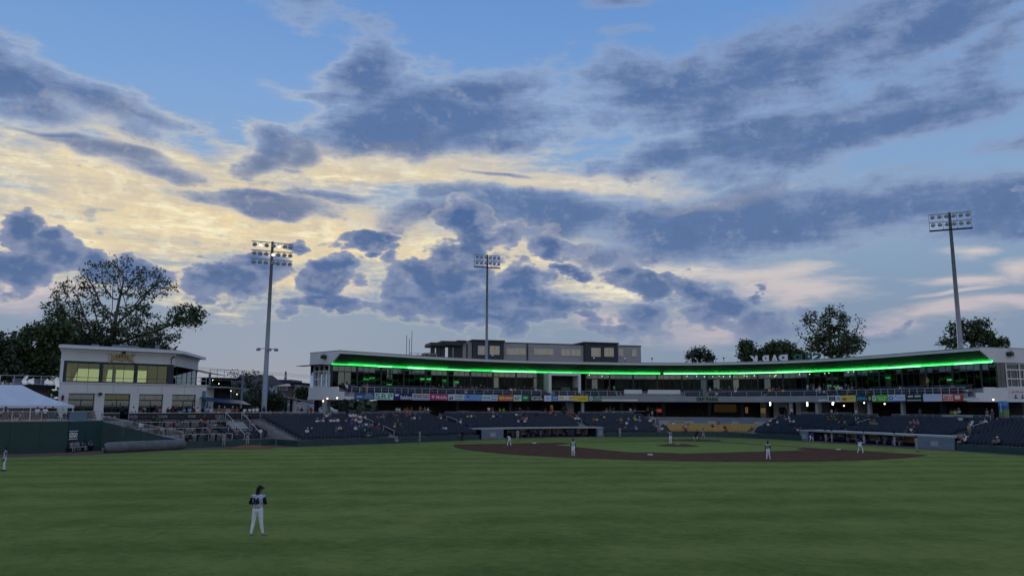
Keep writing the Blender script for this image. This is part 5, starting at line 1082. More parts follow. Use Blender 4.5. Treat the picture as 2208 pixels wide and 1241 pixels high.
# dark rooftop pavilion at the hotel's near end
pv = empty('roof_pavilion', HM @ Vector((hx(964), 0, 0)), hrz, 'dark open roof pavilion with stepped roofs at the end of the hotel', 'pavilion'); PX = HI @ pv.location
for u0, u1, v0, v1 in ((927, 958, 739, 746), (950, 997, 735, 744), (984, 1004, 733, 737)):
    x0, x1 = hx(u0)-PX.x, hx(u1)-PX.x; q = MB(); q.box((x0+x1)/2, 3, hz(960, v1), x1-x0, 8, hz(960, v0)-hz(960, v1)); q.build('roof', M_hd, pv)
for u in (934, 946, 956, 972, 984, 993): x0 = hx(u)-PX.x; q = MB(); q.box(x0, .5, 0, 1., .8, hz(960, 745)); q.build('column', M_hd, pv)
q = MB(); q.box(hx(940)-PX.x, 4, 0, 5, 4, hz(960, 760)); q.build('core', M_hd, pv); q = MB(); q.box(hx(975)-PX.x, 5, 0, 6, 3, hz(960, 768)); q.build('core', M_hg, pv)
# aerials and small lights on the stand roof
for u, h in ((876, 3.0), (882, 2.4), (887, 3.8)):
    s = s_at(u, 22, 13.4); e = empty('roof_aerial', PT(s, 22, 13.34), 0, 'thin dark aerial mast on the stand roof', 'aerial', 'aerial masts on the stand roof'); q = MB(); q.tube([(0, 0, 0), (0, 0, h+1)], .05, 5); q.build('mast', M_dark, e); q = MB(); q.box(0, 0, .0, .4, .4, .15); q.build('foot', M_dark, e)
for u in (900, 925): 
    s = s_at(u, 22, 13.4); e = empty('roof_rack', PT(s, 22, 13.34), RZ(s), 'low equipment rack on the stand roof', 'rack', 'equipment racks on the stand roof'); q = MB(); q.box(0, 0, .9, 3.4, .08, .08); q.build('top_bar', M_rail, e)
    for x in (-1.6, 0, 1.6): q = MB(); q.box(x, 0, 0, .08, .08, .9); q.build('upright', M_rail, e)
    q = MB(); q.box(.5, .2, .1, 1.2, .6, .5); q.build('equipment_box', M_dark, e)
for u, v in ((1062, 768), (1281, 771), (1348, 771), (1406, 776), (1561, 778)):
    s = s_at(u, 21, 13.4); e = empty('roof_spotlight', PT(s, 21, 13.34), RZ(s), 'small spotlight on a short stem on the stand roof', 'spotlight', 'small roof spotlights'); q = MB(); q.tube([(0, 0, 0), (0, 0, 1.0)], .04, 5); q.build('stem', M_dark, e); q = MB(); q.lathe([(.05, .95), (.16, 1.05), (.16, 1.25), (.05, 1.32)], 8); q.build('lamp_head', M_white2 if u != 1561 and u != 1406 else M_dark, e)
# transmission tower and lines, far away
tw = empty('transmission_tower', atdep(613, 870, 600), CAMRZ, 'far lattice power line tower with cross arms', 'tower'); zt = zat(tw.location.x, tw.location.y, 800)-tw.location.z
q = MB(); 
for x in (-1.6, 1.6):
    for y in (-1.6, 1.6): q.tube([(x, y, -6), (x*.2, y*.2, zt)], .22, 4)
for k in range(7): z = zt*k/7; w_ = 1.6*(1-.8*k/7); q.tube([(-w_, -w_, z), (w_*.88, w_, z+zt/7)], .14, 4); q.tube([(w_, -w_, z), (-w_*.88, w_, z+zt/7)], .14, 4)
q.build('lattice', M_hd, tw)
for z, w_ in ((.72, 3.2), (.45, 6.0), (.2, 4.)): q = MB(); q.box(0, 0, zt*z, w_*2, .5, .5); q.build('cross_arm', M_hd, tw)
for (u0, v0, u1, v1, u2, v2), lb in (((440, 793, 560, 801, 700, 812), 'upper'), ((470, 800, 600, 808, 700, 816), 'lower')):
    q = MB(); q.tube([atdep(u0-200, v0-14, 400), atdep(u0, v0, 450), atdep(u1, v1, 500), atdep(u2, v2, 560)], .10, 4); tag(q.build('power_line', M_dark), '%s thin power cable strung above the far houses' % lb, 'cable')
# parked pale car glimpsed under the end of the stand
cx_ = empty('parked_car', atdep(703, 893, 150), CAMRZ, 'pale parked car glimpsed under the end of the stand', 'car')
cz0 = cx_.location.z; q = MB(); q.extr([(-2.1, -.85, .3), (2.1, -.85, .3), (2.15, -.85, .8), (1.4, -.85, .95), (.8, -.85, 1.42), (-.9, -.85, 1.45), (-1.5, -.85, .98), (-2.1, -.85, .85)], (0, 1.7, 0)); q.build('body', mat('car_paint', (.5, .52, .55), .3, .05), cx_)
q = MB(); q.extr([(-.85, -.87, 1.0), (.95, -.87, 1.0), (.72, -.87, 1.36), (-.82, -.87, 1.38)], (0, .02, 0)); q.build('window', M_wpane, cx_)
for x in (-1.3, 1.3):
    for y in (-.8, .8): w_ = MB(); w_.lathe([(.1, -.1), (.32, -.1), (.32, .1), (.1, .1)], 12); o = w_.build('wheel', M_black, cx_, (x, y, .32)); o.rotation_euler = (math.pi/2, 0, 0)
q = MB(); q.box(0, 0, -cz0-.1, 9, 7, cz0+.09); q.build('parking_apron', M_cfloor, cx_) if False else None
structure(tag(MB().box(cx_.location.x, cx_.location.y, -.1, 30, 26, cz0+.095, CAMRZ).build('parking_court', M_deck)))

# ================================================================ floodlight masts
M_mast = mat('galvanised_mast', (.27, .30, .34), .45, .1, 1., metal=.3)
M_lens = mat('lamp_lens', (.75, .76, .74), .15, .05); M_lenson = mat('lit_lens', (.9, .85, .7), .3, 0, emis=(1., .86, .62), estr=1.6)
def mast(u, vb, D, vt, nx, nz_, wid, rot, label, zb=3.0, lit=(), lower=None, rb=.42, rtp=.20):
    b = Vector(atdep(u, vb, D)); z0 = min(zb, b.z); e = empty('floodlight_mast', (b.x, b.y, z0), CAMRZ+rot, label, 'floodlight mast'); H = zat(b.x, b.y, vt)-z0
    q = MB(); q.tube([(0, 0, 0), (0, 0, H*.5), (0, 0, H)], [rb, (rb+rtp)/2, rtp], 12); q.build('pole', M_mast, e, smooth=True)
    dz = 1.35
    hs = MB(); hs.lathe([(.06, .16), (.22, .12), (.34, -.05), (.36, -.16), (.33, -.17)], 10); HS = hs.mesh('lamp_housing', M_mast, True)
    ln = MB(); ln.lathe([(.02, -.20), (.31, -.175), (.32, -.165), (.02, -.16)], 10); LN, LO = ln.mesh('lens', M_lens, True), None
    ln = MB(); ln.lathe([(.02, -.20), (.31, -.175), (.32, -.165), (.02, -.16)], 10); LO = ln.mesh('lens', M_lenson, True)
    for j in range(nz_):
        z = H-.25-dz*j; q = MB(); q.box(0, -.12, z, wid, .12, .12); q.build('crossarm', M_mast, e)
        for i in range(nx):
            x = -wid/2+wid*(i+.5)/nx
            if abs(x) < .05: x += .12
            h = inst('lamp_housing', HS, e, (x, -.45, z-.42), 0); h.rotation_euler = (R(-38), 0, R(random.uniform(-18, 18)+(8 if x > 0 else -8)))
            inst('lens', LO if (i, j) in lit else LN, h)
            q = MB(); q.tube([(x, -.12, z), (x, -.42, z-.3)], .05, 4); q.build('bracket', M_mast, e)
    if nz_ == 2: q = MB(); q.box(0, -.1, H-.25-dz*2-.12, wid*1.02, .3, .22); q.build('catwalk', M_dark, e)
    if nz_ == 2:
        for x in (-wid/2, -wid/6, wid/6, wid/2): q = MB(); q.box(x, .05, H-.25-dz*2, .06, .06, dz*2); q.build('upright', M_mast, e)
    if lower:
        zl_ = zat(b.x, b.y, lower)-z0; q = MB(); q.box(0, -.1, zl_, 2.7, .1, .1); q.build('crossarm', M_mast, e)
        for x in (-1.3, .3, 1.3): h = inst('lamp_housing', HS, e, (x, -.4, zl_-.05)); h.rotation_euler = (R(-20), 0, 0); inst('lens', LN, h)
    return e
mast(569, 885, 118, 521, 7, 3, 6.3, .42, 'tall floodlight mast behind the picnic patio with three rows of lamps, two of them lit', lit=((1, 0), (3, 1), (4, 0)), lower=752)
mast(1049, 770, 172, 549, 6, 2, 6.1, .35, 'tall floodlight mast rising in front of the grey hotel', rb=.40, rtp=.2)
mast(2071, 745, 126, 458, 6, 2, 6.2, -.42, 'tall floodlight mast behind the third base end of the stand', rb=.52, rtp=.22)

# ================================================================ trees
import numpy as np
M_bark = mat('grey_bark', (.13, .115, .10), .9, .3, 1.5, bump=.4); M_bark2 = mat('dark_bark', (.05, .043, .036), .9, .3, 1.5)
def leafmat(name, c):
    mt = mat(name, c, .55, .45, .35); b = mt.node_tree.nodes['Principled BSDF']; b.inputs['Transmission Weight'].default_value = 0.; b.inputs['Subsurface Weight'].default_value = 0.; return mt
M_leaf = leafmat('leaf_green', (.052, .085, .028)); M_leaf2 = leafmat('leaf_dark', (.026, .048, .018)); M_leaf3 = leafmat('leaf_olive', (.075, .085, .030))
def tree(base, lobes, label, nattr=420, step=.7, rtrunk=.6, leaf=.30, per=7, lm=M_leaf, bark=M_bark, seed=1, spread=.55, name='tree', twig=.022, group=None, fork=.35, minr=.03):
    """space-colonised branches fill the lobes (centre, radii, weight, leafiness); leaves hang in small sprays on the twigs"""
    rg = np.random.default_rng(seed); base = np.array(base, float); tot = sum(l[2] for l in lobes); A = []; LF = []
    for c, r, w, lf in lobes:
        n = max(6, int(nattr*w/tot)); p = rg.normal(size=(n, 3)); p /= np.linalg.norm(p, axis=1)[:, None]; p *= rg.uniform(.15, 1, n)[:, None]**.45
        A.append(np.array(c)+p*np.array(r)); LF += [lf]*n
    A = np.concatenate(A); LF = np.array(LF); top = A[:, 2].max(); low = A[:, 2].min(); zf = base[2]+(max(low-base[2], 1.)+(top-base[2])*fork)/2
    nodes = [base]; par = [-1]; 
    while nodes[-1][2] < zf: par.append(len(nodes)-1); nodes.append(nodes[-1]+np.array([rg.normal()*.06, rg.normal()*.06, 1])*step)
    alive = np.ones(len(A), bool); N = np.array(nodes)
    near = np.argmin(((A[:, None]-N[None])**2).sum(2), 1); nd = np.sqrt(((A-N[near])**2).sum(1))
    for it in range(160):
        if not alive.any(): break
        grow = {}
        for i in np.nonzero(alive)[0]:
            d = A[i]-N[near[i]]; grow.setdefault(near[i], []).append(d/max(np.linalg.norm(d), 1e-6))
        new = []; npar = []
        for k, ds in grow.items():
            d = np.sum(ds, 0)+rg.normal(size=3)*.25; l = np.linalg.norm(d)
            if l < 1e-3: continue
            new.append(N[k]+d/l*step); npar.append(k)
        if not new: break
        new = np.array(new); b0 = len(N); N = np.concatenate([N, new]); par += npar
        dd = np.sqrt(((A[:, None]-new[None])**2).sum(2)); j = dd.argmin(1); better = dd[np.arange(len(A)), j] < nd-1e-4
        near = np.where(better, b0+j, near); nd = np.minimum(nd, dd.min(1)); alive &= nd > step*1.15
        if not better.any(): break
    n = len(N); par = np.array(par); ch = [[] for _ in range(n)]
    for i in range(1, n): ch[par[i]].append(i)
    load = np.zeros(n); 
    for i in range(n-1, -1, -1):
        if not ch[i]: load[i] = 1
        if par[i] >= 0: load[par[i]] += load[i]
    rad = np.maximum(minr, rtrunk*(load/load[0])**.47)
    e = empty(name, tuple(base), 0, label, 'tree', group); mb = MB(); org = Vector(base)
    k = 5
    for i in range(1, n):       # one tapered limb piece per edge; the pieces overlap at the joints
        a, b = Vector(N[par[i]])-org, Vector(N[i])-org; mb.tube([a, b], [float(min(rad[par[i]], rad[i]*1.25)), float(rad[i])], k if rad[i] > .1 else 3, cap=False)
    t = mb.build('trunk', bark, e, smooth=True)
    # leaf sprays at attractors and on the outer twigs
    tips = [i for i in range(n) if load[i] <= 3]
    pts = [(A[i], LF[i]) for i in range(len(A))]
    Vv = []; Ff = []
    TN = N[tips]; tl = []
    for p in TN:
        j = ((A-p)**2).sum(1).argmin(); tl.append(LF[j])
    cand = pts+list(zip(TN, tl))
    for p, lf in cand:
        m_ = rg.poisson(per*lf)
        if m_ == 0: continue
        cl_ = p+rg.normal(size=3)*.1; q = cl_+rg.normal(size=(m_, 3))*spread*np.array([1, 1, .8]); nn = rg.normal(size=(m_, 3))+np.array([0, 0, .4]); nn /= np.linalg.norm(nn, axis=1)[:, None]
        tt = np.cross(nn, rg.normal(size=(m_, 3))); tt /= np.linalg.norm(tt, axis=1)[:, None]; bb = np.cross(nn, tt); sz = leaf*rg.uniform(.6, 1.35, (m_, 1))
        for vv in (q-tt*sz, q-bb*sz*.55+nn*sz*.12, q+tt*sz, q+bb*sz*.55+nn*sz*.12): Vv.append(vv-base)
        # interleave below
        b0 = sum(len(x) for x in Vv)-4*m_
        Ff += [(b0+i, b0+m_+i, b0+2*m_+i, b0+3*m_+i) for i in range(m_)]
    if Vv:
        me = bpy.data.meshes.new('crown'); me.from_pydata(np.concatenate(Vv).tolist(), [], Ff); me.materials.append(lm); inst('crown', me, e)
    return e
def L(u, v, ru, rv, D, w=1., lf=1., dd=0., rd=None):
    k = D/F; return (atdep(u, v, D+dd), (ru*k, (rd or ru*.8)*k, rv*k*1.02), w, lf)
D_ = 138
def gb(u, D): x, y, _ = atdep(u, 860, D); return (x, y, 0.)
tree(gb(222, D_), [L(255, 600, 95, 48, D_, 2.2, .32), L(165, 640, 62, 40, D_, 1.2, .55), L(330, 612, 55, 40, D_, 1., .45), L(140, 690, 50, 30, D_, .8, 1.), L(250, 690, 110, 40, D_, 1.4, .9), L(405, 680, 42, 28, D_, .9, 1.4), L(355, 715, 50, 30, D_, .7, .8), L(110, 665, 25, 14, D_, .25, .5), L(200, 720, 90, 28, D_, 1., 1.3), L(290, 730, 70, 20, D_, .6, 1.2)],
     'huge half bare tree with pale limbs towering behind the club building', nattr=900, step=.75, rtrunk=.62, leaf=.25, per=9, seed=4, spread=.36, fork=.05, minr=.035)
D2 = 125
tree(gb(80, D2), [L(75, 745, 60, 45, D2, 1, 1), L(120, 720, 40, 28, D2, .7, 1), L(40, 775, 40, 38, D2, .8, 1), L(100, 785, 50, 28, D2, .7, .9)], 'dense dark leafy tree behind the raised walkway, close to the huge bare tree', nattr=520, rtrunk=.4, leaf=.30, per=17, lm=M_leaf, bark=M_bark2, seed=8, spread=.55)
tree(gb(-10, 118), [L(0, 770, 28, 34, 118, 1, 1), L(-40, 760, 60, 50, 118, 1.4, 1), L(20, 800, 30, 20, 118, .5, .8)], 'dark tree at the far end of the raised walkway', nattr=400, rtrunk=.4, leaf=.30, per=17, lm=M_leaf2, bark=M_bark2, seed=9, spread=.55)
tree(gb(150, 134), [L(150, 755, 70, 25, 134, 1, 1), L(190, 745, 60, 22, 134, .8, 1), L(320, 752, 50, 18, 134, .6, .8)], 'low dark green trees filling in under the huge bare tree', nattr=380, rtrunk=.4, leaf=.30, per=13, lm=M_leaf2, bark=M_bark2, seed=10, spread=.55)
D3_ = 150
tree(gb(535, D3_), [L(520, 812, 30, 16, D3_, .8, .10), L(545, 815, 34, 18, D3_, .8, .12), L(530, 850, 45, 26, D3_, 1.6, .55), L(560, 845, 26, 26, D3_, .8, .4)], 'thin twiggy bare tree in front of the hipped grey house', nattr=420, step=.5, rtrunk=.25, leaf=.26, per=7, lm=M_leaf2, bark=M_bark2, seed=11, spread=.4, minr=.03)
for i, (u, v, ru, rv, D, lb) in enumerate(((535, 872, 42, 18, 128, 'round green shrub behind the patio crowd'), (590, 866, 22, 14, 128, 'small dark shrub beside the white gabled house'), (655, 850, 14, 14, 170, 'small far tree beside the end of the stand'), (722, 872, 26, 14, 160, 'low green tree seen under the end of the stand'))):
    tree(gb(u, D), [L(u, v, ru, rv, D, 1, 1)], lb, nattr=160, step=.5, rtrunk=.15, leaf=.18, per=24, lm=M_leaf2, bark=M_bark2, seed=20+i, spread=.5, name='shrub_tree')
D4 = 215
tree(gb(1508, D4), [L(1495, 768, 18, 12, D4, .8, .8), L(1512, 762, 22, 14, D4, 1, .8), L(1530, 772, 14, 10, D4, .6, .8)], 'small round topped tree just showing over the stand roof', nattr=300, step=.8, rtrunk=.4, leaf=.34, per=4, lm=M_leaf2, bark=M_bark2, seed=31, spread=.45)
D5 = 190
tree(gb(1613, D5), [L(1612, 760, 16, 20, D5, 1, 1), L(1608, 745, 8, 8, D5, .3, 1)], 'narrow pointed tree beside the rooftop letters', nattr=220, step=.7, rtrunk=.3, leaf=.34, per=9, lm=M_leaf, bark=M_bark2, seed=32, spread=.6)
tree(gb(1680, D5), [L(1680, 756, 36, 20, D5, 1.4, 1), L(1645, 766, 20, 12, D5, .6, 1), L(1715, 768, 24, 12, D5, .6, 1)], 'broad dense tree behind the rooftop letters', nattr=420, step=.7, rtrunk=.4, leaf=.36, per=9, lm=M_leaf, bark=M_bark2, seed=33, spread=.5)
tree(gb(1790, D5), [L(1760, 695, 36, 28, D5, 1., .55), L(1800, 690, 32, 30, D5, 1., .9), L(1800, 740, 50, 34, D5, 1.8, 1.6), L(1720, 720, 10, 28, D5, .2, .05), L(1850, 700, 16, 26, D5, .4, .1), L(1840, 740, 24, 22, D5, .7, 1.1), L(1755, 740, 22, 24, D5, .6, .7)], 'tall open tree with a dense green middle behind the stand', nattr=700, step=.7, rtrunk=.55, leaf=.33, per=5, lm=M_leaf, bark=M_bark, seed=34, spread=.45, fork=.0)
D6 = 150
tree(gb(2095, D6), [L(2080, 712, 34, 22, D6, 1, .8), L(2115, 700, 16, 14, D6, .4, .8), L(2115, 728, 30, 18, D6, .9, 1.2), L(2050, 738, 26, 12, D6, .5, .8), L(2150, 740, 24, 10, D6, .6, 1)], 'leafy tree behind the mast at the third base end', nattr=420, step=.6, rtrunk=.4, leaf=.28, per=7, lm=M_leaf, bark=M_bark2, seed=35, spread=.42)
# far wooded skyline closing the gaps at ground level
fwd = MB(); rg_ = random.Random(5)
for (u0, u1, D, v0, v1) in ((-500, 900, 420, 862, 874), (640, 760, 240, 852, 872), (-300, 140, 170, 830, 872), (2150, 2700, 260, 820, 872)):
    u = u0
    while u < u1:
        p = Vector(atdep(u, 872, D+rg_.uniform(-15, 15))); h = (872-rg_.uniform(v0, v1))*D/F; w_ = rg_.uniform(3, 6)*D/200
        for k in range(26):
            c = Vector((p.x+rg_.gauss(0, w_), p.y+rg_.gauss(0, w_), rg_.uniform(0, 1)**.7*(5+h))); a_ = Vector((rg_.gauss(0, 1), rg_.gauss(0, 1), rg_.gauss(0, 1))).normalized(); b_ = a_.orthogonal().normalized(); sz = rg_.uniform(.5, 1.1)*D/200*1.2
            fwd.add([c-a_*sz, c-b_*sz, c+a_*sz, c+b_*sz], [(0, 1, 2, 3)])
        u += 9*200/D
tag(fwd.build('far_woodland', M_leaf2), 'dark line of far woods behind the houses', 'woods', kind='stuff')
# ================================================================ people
LAB = ('skin', 'shirt', 'pants', 'hair', 'shoes', 'sleeve', 'cap', 'glove')
def capsule(mb, p0, r0, p1, r1, sx=1., sy=1., k=12):
    """closed tapered capsule; sx, sy squash the section across / front-to-back"""
    p0, p1 = Vector(p0), Vector(p1); d = p1-p0; L = d.length; t = d.normalized() if L > 1e-6 else Vector((0, 0, 1))
    y = Vector((0, 1, 0)); y = (y-t*y.dot(t)); y = y.normalized() if y.length > .1 else Vector((1, 0, 0)); x = y.cross(t)
    rings = []
    for a in (-80, -50, -20): rings.append((p0+t*(r0*math.sin(R(a))), r0*math.cos(R(a))))
    rings.append((p0, r0)); rings.append((p1, r1))
    for a in (20, 50, 80): rings.append((p1+t*(r1*math.sin(R(a))), r1*math.cos(R(a))))
    vs = []
    for c, r in rings:
        for j in range(k): g = 2*math.pi*j/k; vs.append(c+x*(math.cos(g)*r*sx)+y*(math.sin(g)*r*sy))
    f = [(i*k+j, i*k+(j+1) % k, (i+1)*k+(j+1) % k, (i+1)*k+j) for i in range(len(rings)-1) for j in range(k)]+[tuple(range(k-1, -1, -1)), tuple(range((len(rings)-1)*k, len(rings)*k))]
    mb.add(vs, f)
def body_mesh(name, segs, voxel=.03, faces=900, smooth=6):
    """fuse the tapered limbs into one continuous skin, then colour faces by the nearest limb"""
    mb = MB()
    for s in segs: capsule(mb, s[1], s[2], s[3], s[4], *(s[5:7] if len(s) > 5 else ()))
    me = mb.mesh(name, M_black); o = bpy.data.objects.new('tmp', me); COL.objects.link(o)
    md = o.modifiers.new('r', 'REMESH'); md.mode = 'VOXEL'; md.voxel_size = voxel
    ms = o.modifiers.new('s', 'SMOOTH'); ms.factor = .5; ms.iterations = smooth
    if faces:
        mdc = o.modifiers.new('d', 'DECIMATE'); mdc.ratio = .5
    dg = bpy.context.evaluated_depsgraph_get()
    if faces:
        n = len(o.evaluated_get(dg).to_mesh().polygons)*2; mdc.ratio = min(1., faces/max(n, 1)); dg = bpy.context.evaluated_depsgraph_get()
    out = bpy.data.meshes.new_from_object(o.evaluated_get(dg)); out.name = name; bpy.data.objects.remove(o)
    import numpy as np
    nf = len(out.polygons); C = np.zeros(nf*3); out.polygons.foreach_get('center', C); C = C.reshape(-1, 3); best = np.full(nf, 1e9); idx = np.zeros(nf, int)
    for s in segs:
        a, b = np.array(s[1]), np.array(s[3]); ab = b-a; t = np.clip(((C-a)@ab)/max(ab@ab, 1e-9), 0, 1); d = np.linalg.norm(C-(a+t[:, None]*ab), axis=1)-(s[2]+(s[4]-s[2])*t); m_ = d < best; best[m_] = d[m_]; idx[m_] = LAB.index(s[0])
    out.materials.clear()
    for _ in LAB: out.materials.append(M_black)
    out.polygons.foreach_set('material_index', idx.astype(np.int32)); out.polygons.foreach_set('use_smooth', [True]*nf); return out
def figure(J, cap=True, hair=0, arm='sleeve', shorts=False, short_sleeve=True, brim=1, glove=None, fingers=False, wide=1.):
    """J: joint positions; person faces local -Y. returns labelled limb list"""
    S = []; hd = Vector(J['head']); nk = Vector(J['neck']); f = Vector(J.get('face', (0, -1, 0))).normalized(); side = Vector((0, 0, 1)).cross(f).normalized()
    S.append(('skin', nk-Vector((0, 0, .03)), .058, nk.lerp(hd, .6), .055)); S.append(('skin', hd-Vector((0, 0, .045)), .078, hd+Vector((0, 0, .045)), .092, .9, 1.05)); S.append(('skin', hd+f*.095-Vector((0, 0, .02)), .016, hd+f*.112-Vector((0, 0, .035)), .018))
    for q in (-1, 1): S.append(('skin', hd+side*.085*q, .022, hd+side*.09*q-Vector((0, 0, .02)), .018)); S.append(('hair', hd+f*.088+side*.034*q+Vector((0, 0, .012)), .011, hd+f*.09+side*.036*q+Vector((0, 0, .012)), .011))
    S.append(('hair', hd-f*.03+Vector((0, 0, .03)), .090, hd-f*.035+Vector((0, 0, .06)), .088))
    if hair: S.append(('hair', hd-f*.06, .075, hd-f*.085-Vector((0, 0, .13+.1*hair)), .06, 1.2, .8))
    if cap:
        S.append(('cap', hd+Vector((0, 0, .065)), .100, hd+Vector((0, 0, .085)), .092))
        if brim: S.append(('cap', hd+f*.09+Vector((0, 0, .068)), .052, hd+f*.155+Vector((0, 0, .055)), .046, 1.4, .35) if False else ('cap', hd+f*.07+Vector((0, 0, .066)), .045, hd+f*.17+Vector((0, 0, .05)), .026))
    else: S.append(('hair', hd+Vector((0, 0, .06)), .088, hd+Vector((0, 0, .075)), .082))
    pl, ch = Vector(J['pelvis']), Vector(J['chest']); w = pl.lerp(ch, .45)
    S.append(('pants', pl-Vector((0, 0, .03)), .125*wide, pl+Vector((0, 0, .05)), .128*wide, 1.18, .88)); S.append(('shirt', pl.lerp(ch, .22), .126*wide, w, .122*wide, 1.12, .85)); S.append(('shirt', w, .122*wide, ch, .142*wide, 1.22, .84)); S.append(('shirt', ch, .142*wide, nk-Vector((0, 0, .07)), .085, 1.25, .85))
    for q in ('l', 'r'):
        sh, el_, wr = Vector(J['sh'+q]), Vector(J['el'+q]), Vector(J['wr'+q]); up_ = 'sleeve' if arm == 'sleeve' else 'shirt'
        S.append(('shirt', nk-Vector((0, 0, .07)), .075, sh, .072)); S.append((up_, sh, .066, sh.lerp(el_, .62), .054)); S.append((('skin' if short_sleeve else up_), sh.lerp(el_, .62), .048, el_, .044)); S.append((('skin' if short_sleeve else up_), el_, .045, wr, .032))
        hn = wr+(wr-el_).normalized()*.07
        if glove == q: S.append(('glove', wr, .05, hn+(wr-el_).normalized()*.08, .095, 1.2, .7))
        elif fingers:
            dr = (wr-el_).normalized(); sd_ = dr.cross(Vector((0, 0, 1))); sd_ = sd_.normalized() if sd_.length > .1 else Vector((1, 0, 0)); S.append(('skin', wr, .034, wr+dr*.08, .038, 1.2, .7))
            for i, ln in enumerate((.065, .075, .07, .055)):
                b0 = wr+dr*.085+sd_*(.027-.018*i); k1 = b0+dr*ln*.5; k2 = k1+(dr*.8+Vector((0, 0, -.5))).normalized()*ln*.5; S.append(('skin', b0, .0095, k1, .009)); S.append(('skin', k1, .009, k2, .008))
            b0 = wr+dr*.03+sd_*.036; k1 = b0+(dr+sd_*.8).normalized()*.04; S.append(('skin', b0, .012, k1, .0105)); S.append(('skin', k1, .0105, k1+dr*.03, .009))
        else: S.append(('skin', wr, .034, hn, .038, 1.1, .8))
        hp_, kn, an = Vector(J['hp'+q]), Vector(J['kn'+q]), Vector(J['an'+q]); to = Vector(J.get('to'+q, an+Vector((0, -.17, -.045))))
        S.append(('pants', pl, .11, hp_, .098)); S.append(('pants', hp_, .098, kn, .066)); lg = 'skin' if shorts else 'pants'; S.append((lg, kn, .062 if not shorts else .054, kn.lerp(an, .32), .060 if not shorts else .055)); S.append((lg, kn.lerp(an, .32), .060 if not shorts else .055, an+Vector((0, 0, .04)), .044)); S.append(('shoes', an+Vector((0, .035, -.04)), .045, to, .042))
    return S
def stand(h=1.8, **kw):
    J = dict(head=(0, -.02, 1.66), neck=(0, 0, 1.48), chest=(0, 0, 1.32), pelvis=(0, 0, .98), shl=(.185, 0, 1.43), shr=(-.185, 0, 1.43), ell=(.25, .02, 1.14), elr=(-.25, .02, 1.14), wrl=(.24, -.08, .90), wrr=(-.24, -.08, .90),
             hpl=(.09, 0, .93), hpr=(-.09, 0, .93), knl=(.11, -.02, .50), knr=(-.11, -.02, .50), anl=(.12, 0, .085), anr=(-.12, 0, .085)); J.update(kw); return J
def sit(**kw):
    J = dict(head=(0, -.03, 1.16), neck=(0, .02, .98), chest=(0, .05, .84), pelvis=(0, .08, .52), shl=(.18, .03, .93), shr=(-.18, .03, .93), ell=(.24, -.02, .68), elr=(-.24, -.02, .68), wrl=(.14, -.24, .60), wrr=(-.14, -.24, .60),
             hpl=(.09, .06, .50), hpr=(-.09, .06, .50), knl=(.12, -.36, .52), knr=(-.12, -.36, .52), anl=(.12, -.34, .09), anr=(-.12, -.34, .09)); J.update(kw); return J
B = {}
B['sit_a'] = body_mesh('sit_a', figure(sit(), cap=False), .035, 420, 4)
B['sit_b'] = body_mesh('sit_b', figure(sit(head=(.02, -.10, 1.12), neck=(.01, -.04, .95), chest=(0, -.01, .82), ell=(.24, -.16, .66), wrl=(.1, -.38, .66)), cap=True), .035, 420, 4)
B['sit_c'] = body_mesh('sit_c', figure(sit(elr=(-.30, -.06, .92), wrr=(-.16, -.16, 1.10), head=(-.02, -.02, 1.16)), cap=False, hair=1, shorts=True), .035, 420, 4)
B['sit_d'] = body_mesh('sit_d', figure(sit(face=(.7, -.7, 0), knl=(.2, -.34, .54), knr=(-.06, -.38, .50)), cap=True, shorts=True, wide=1.15), .035, 420, 4)
B['std_a'] = body_mesh('std_a', figure(stand(), cap=False, shorts=True), .035, 480, 4)
B['std_b'] = body_mesh('std_b', figure(stand(ell=(.27, -.05, 1.16), wrl=(.08, -.24, 1.2), anl=(.16, -.1, .085), knl=(.14, -.1, .5)), cap=True, wide=1.12), .035, 480, 4)
B['std_c'] = body_mesh('std_c', figure(stand(face=(.8, -.6, 0), elr=(-.28, .06, 1.15), wrr=(-.1, -.16, 1.05)), cap=False, hair=1, shorts=True), .035, 480, 4)
SHC = {'white': (226, 228, 232), 'grey': (128, 130, 134), 'navy': (26, 34, 62), 'black': (20, 20, 24), 'red': (140, 40, 42), 'green': (38, 104, 62), 'teal': (48, 130, 132), 'yellow': (206, 196, 76), 'orange': (168, 92, 58), 'blue': (52, 104, 176), 'pink': (186, 120, 130), 'purple': (92, 74, 120), 'lime': (170, 214, 60), 'maroon': (90, 26, 34), 'khaki': (150, 136, 104), 'sky blue': (120, 170, 208)}
PTC = {'dark': (28, 30, 38), 'khaki': (120, 108, 86), 'blue denim': (44, 58, 88), 'white': (190, 190, 192), 'black': (16, 16, 18)}
SKN = [(160, 126, 108), (138, 104, 88), (98, 72, 60), (174, 142, 124), (74, 54, 46)]
HRC = [(30, 22, 18), (60, 42, 28), (18, 16, 16), (110, 84, 54), (120, 118, 116)]
def clo(c): return mat('cloth_%02x%02x%02x' % c, tuple(x*.85 for x in srgb(*c)), .85, .12, 6.)
def person(me, loc, rz, label, group=None, shirt=(220, 220, 224), pants=(28, 30, 38), skin=0, hair=0, shoes=(40, 40, 44), sleeve=None, cap=None, glove=(70, 44, 26), scale=1., mats=None):
    o = link(bpy.data.objects.new('person', me)); o.location = loc; o.rotation_euler = (0, 0, rz); o.scale = (scale,)*3
    cs = dict(skin=SKN[skin], shirt=shirt, pants=pants, hair=HRC[hair], shoes=shoes, sleeve=sleeve or shirt, cap=cap or (30, 34, 50), glove=glove)
    for i, k in enumerate(LAB):
        o.material_slots[i].link = 'OBJECT'; o.material_slots[i].material = (mats or {}).get(k) or clo(cs[k])
    return tag(o, label, 'person', group)
rp = random.Random(11)
